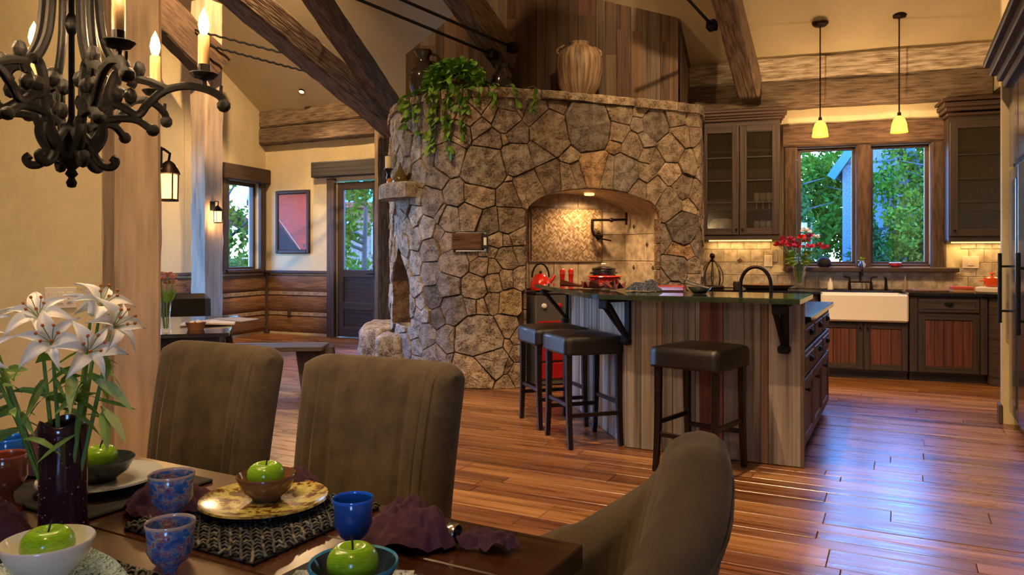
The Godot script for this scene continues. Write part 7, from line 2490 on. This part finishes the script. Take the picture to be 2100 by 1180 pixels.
# ---------- outdoors ----------
func leaf_quad(b, p, s):
	var n = V(rf(-1, 1), rf(-0.6, 1), rf(-1, 1)).normalized()
	var x = n.cross(V(rf(-1, 1), rf(-1, 1), rf(-1, 1))).normalized() * s
	var y = n.cross(x).normalized() * s * rf(0.45, 0.8)
	b.tri(p - x, p - y * 0.8, p + x, n)
	b.tri(p - x, p + x, p + y * 0.8, n)
func tree(kind, at, h, r, seed, label, group):
	R.seed = seed
	var t = thing("broadleaf_tree" if kind == 0 else "pine_tree", label, "tree", Transform3D(Basis(), at), group)
	var b = MB.new()
	b.col = Color(0.10, 0.075, 0.055)
	var lean = V(rf(-0.3, 0.3), 0, rf(-0.3, 0.3))
	b.tube([V(0, 0, 0), lean * 0.4 + V(0, h * 0.4, 0), lean + V(0, h * 0.9, 0)], [0.06 * r, 0.045 * r, 0.02], 8)
	for k in 9:
		var a = rf(0, TAU)
		var y = h * rf(0.3, 0.85)
		b.tube([lean * y / h + V(0, y, 0), lean * y / h + V(cos(a) * r * 0.8, y + h * 0.08, sin(a) * r * 0.8)], [0.05, 0.015], 6)
	part(b, "trunk", M.matte, t)
	b = MB.new()
	var cl = [[Color(0.06, 0.105, 0.008), Color(0.15, 0.18, 0.02)], [Color(0.03, 0.075, 0.02), Color(0.065, 0.115, 0.03)], [Color(0.12, 0.14, 0.01), Color(0.22, 0.20, 0.026)]][kind]
	if kind == 1:
		var y = h * 0.08
		while y < h:
			var rr = r * (1.0 - y / h) + 0.08
			var nb = 12
			for k in nb:
				var a = TAU * k / nb + rf(-0.3, 0.3)
				for j in 20:
					var q = rf(0.15, 1.0)
					b.col = cl[0].lerp(cl[1], R.randf())
					leaf_quad(b, V(cos(a) * rr * q + rf(-0.14, 0.14), y - 0.25 * q * rr + rf(-0.1, 0.1), sin(a) * rr * q + rf(-0.14, 0.14)), rf(0.08, 0.18) * r / 2.0)
			y += h * 0.05
	else:
		var blobs = []
		for k in 26:
			var a = rf(0, TAU)
			var q = sqrt(R.randf())
			blobs.append([V(cos(a) * r * q, h * rf(0.18, 0.98), sin(a) * r * q), r * rf(0.28, 0.5)])
		for k in 4200:
			var o = blobs[R.randi() % 26]
			var d = V(rf(-1, 1), rf(-1, 1), rf(-1, 1)).normalized()
			b.col = cl[0].lerp(cl[1], pow(R.randf(), 1.5))
			leaf_quad(b, o[0] + d * o[1] * rf(0.5, 1.0), rf(0.08, 0.16) * r / 2.0)
	part(b, "crown", M.foliage, t)
func make_outdoors():
	var gnd = MB.new()
	gnd.box(V(0, -0.35, -25), V(160, 0.3, 130))
	one(gnd, "lawn", M.grass, "green lawn sloping away beyond the windows", "lawn")
	# white house seen through the kitchen window
	var H = thing("white_house", "white neighbouring house with teal eaves beyond the sink window", "house", frame(15.95, -0.21, -37.0, -30.0))
	var b = MB.new()
	b.col = Color(0.30, 0.31, 0.30)
	b.box(V(1.6, 3.0, -3.0), V(3.2, 6.0, 6.0))
	part(b, "wall", M.matte, H)
	b = MB.new()
	b.col = Color(0.30, 0.31, 0.30)
	b.tri(V(0, 5.9, 0.0), V(3.2, 5.9, 0.0), V(1.6, 8.2, 0.0)); b.tri(V(0, 5.9, -0.2), V(3.2, 5.9, -0.2), V(1.6, 8.2, -0.2))
	part(b, "gable", M.matte, H)
	b = MB.new()
	b.col = Color(0.035, 0.13, 0.125)
	b.bar(V(-0.45, 5.25, 0.5), V(1.6, 8.25, 0.5), 0.3, 0.4); b.bar(V(3.65, 5.25, 0.5), V(1.6, 8.25, 0.5), 0.3, 0.4)
	b.bar(V(-0.42, 5.35, -3.0), V(1.6, 8.35, -3.0), 7.0, 0.14); b.bar(V(3.62, 5.35, -3.0), V(1.6, 8.35, -3.0), 7.0, 0.14)
	part(b, "roof", M.paint, H)
	for q in [[0.9, 4.3], [0.9, 2.2], [2.4, 4.3]]:
		b = MB.new()
		b.col = Color(0.08, 0.09, 0.09)
		b.box(V(q[0], q[1], 0.03), V(0.9, 1.3, 0.08), Basis(), 0.02)
		var w = part(b, "window", M.gloss, H)
		b = MB.new()
		b.col = Color(0.5, 0.55, 0.55)
		b.box(V(q[0], q[1], 0.08), V(0.06, 1.3, 0.03)); b.box(V(q[0], q[1], 0.08), V(0.9, 0.06, 0.03))
		part(b, "muntin", M.paint, w)
	var kg = "trees beyond the sink window"
	for q in [[18.3, -33.0, 6.2, 2.2, "bright green leafy tree before the white house, right of the centre post"], [20.6, -36.0, 6.6, 2.6, "full bright green tree in the middle of the right sink-window pane"], [21.4, -47.0, 8.0, 3.0, "tall pale green tree at the back of the right sink-window pane"], [24.5, -43.0, 7.4, 3.0, "broad green tree behind the yellow-green one"], [23.0, -52.0, 8.4, 3.4, "tall distant tree far behind the yellow-green one"], [18.5, -50.0, 8.2, 3.2, "tall distant tree hidden behind the white house"]]:
		tree(0, V(q[0], -0.2, q[1]), q[2], q[3], int(q[0] * 10), q[4], kg)
	tree(2, V(16.8, -0.2, -31.0), 4.0, 1.6, 87, "low yellow-green bush tree beside the window centre post", kg)
	tree(2, V(19.2, -0.2, -32.0), 5.7, 2.1, 88, "yellow-green tree at the right edge of the sink window", kg)
	for q in [[10.7, -34.0, 6.2, 2.2, 0, "soft green tree left of the white house"], [13.9, -41.5, 5.0, 2.2, 0, "rounded green tree at the foot of the white house"], [11.2, -31.0, 5.4, 2.0, 1, "dark blue-green conifer behind the red flowers"], [14.4, -31.0, 3.2, 1.4, 1, "low dark conifer beneath the white house eave"], [17.0, -56.0, 9.5, 3.6, 0, "tall distant green tree above the conifers"], [12.6, -46.0, 7.4, 2.8, 0, "tall green tree at the left edge of the sink window"]]:
		tree(q[4], V(q[0], -0.2, q[1]), q[2], q[3], int(q[0] * 9), q[5], kg)
	# red roofed and red trimmed houses beyond the left windows
	H = thing("red_roof_house", "house with a rust red roof seen through the bay window", "house", frame(-10.0, -1.2, -26.5, 25.0))
	b = MB.new()
	b.col = Color(0.33, 0.22, 0.17)
	b.box(V(0, 1.2, -2), V(5.0, 2.4, 4.0))
	part(b, "wall", M.matte, H)
	b = MB.new()
	b.col = Color(0.48, 0.13, 0.08)
	b.bar(V(-3.0, 2.2, -2), V(0.2, 4.1, -2), 4.8, 0.12); b.bar(V(3.2, 2.2, -2), V(0.2, 4.1, -2), 4.8, 0.12)
	part(b, "roof", M.matte, H)
	for x in [-1.0, 1.2]:
		b = MB.new()
		b.col = Color(0.2, 0.25, 0.28)
		b.box(V(x, 1.3, 0.02), V(0.9, 0.9, 0.06))
		part(b, "window", M.gloss, H)
	H = thing("red_trim_house", "tan house with red fascia and white window beyond the glazed door", "house", frame(-5.1, -0.8, -24.0, 15.0))
	b = MB.new()
	b.col = Color(0.48, 0.26, 0.17)
	b.box(V(0, 1.9, -2), V(4.4, 3.8, 4.0))
	part(b, "wall", M.matte, H)
	b = MB.new()
	b.col = Color(0.6, 0.6, 0.62)
	b.bar(V(-3, 3.75, 0.5), V(3, 3.75, 0.5), 0.1, 0.1)
	b.box(V(0, 4.35, -1.2), V(6.0, 0.08, 3.8), Basis(Vector3.RIGHT, 0.33))
	part(b, "roof", M.matte, H)
	b = MB.new()
	b.col = Color(0.5, 0.05, 0.03)
	b.box(V(0, 3.66, 0.58), V(6.0, 0.16, 0.06))
	part(b, "fascia", M.paint, H)
	for x in [-0.42, 1.1]:
		b = MB.new()
		b.col = Color(0.62, 0.62, 0.6)
		b.box(V(x, 2.75, 0.02), V(0.82, 1.2, 0.06), Basis(), 0.01)
		var w = part(b, "window", M.paint, H)
		for k in 2:
			b = MB.new()
			b.col = Color(0.10, 0.14, 0.18)
			b.box(V(x - 0.19 + 0.38 * k, 2.75, 0.06), V(0.32, 1.04, 0.02))
			part(b, "pane", M.gloss, w)
	var lg = "trees beyond the left windows"
	for q in [[-8.0, -21.5, 7.5, 1.7, 2, "tall yellow-green tree with sky showing through beyond the bay window"], [-6.9, -18.0, 1.6, 1.1, 0, "low green bush below the red roof"], [-3.6, -18.5, 5.5, 1.3, 0, "slender tree before the tan house at the glazed door"], [-4.5, -17.0, 1.5, 1.1, 0, "low green bush outside the glazed door"], [-7.2, -31.0, 9.0, 2.0, 0, "tall tree behind the two red-trimmed houses"]]:
		tree(q[4], V(q[0], -0.6, q[1]), q[2], q[3], int(-q[0] * 77), q[5], lg)

func _ready():
	make_view()
	make_textures()
	make_materials()
	make_shell()
	make_timbers()
	make_hearth()
	make_chimney_boards()
	make_alcove()
	make_openings()
	make_kitchen()
	make_island()
	make_stools()
	make_dining()
	make_lamps()
	make_ledge_things()
	make_living()
	make_outdoors()
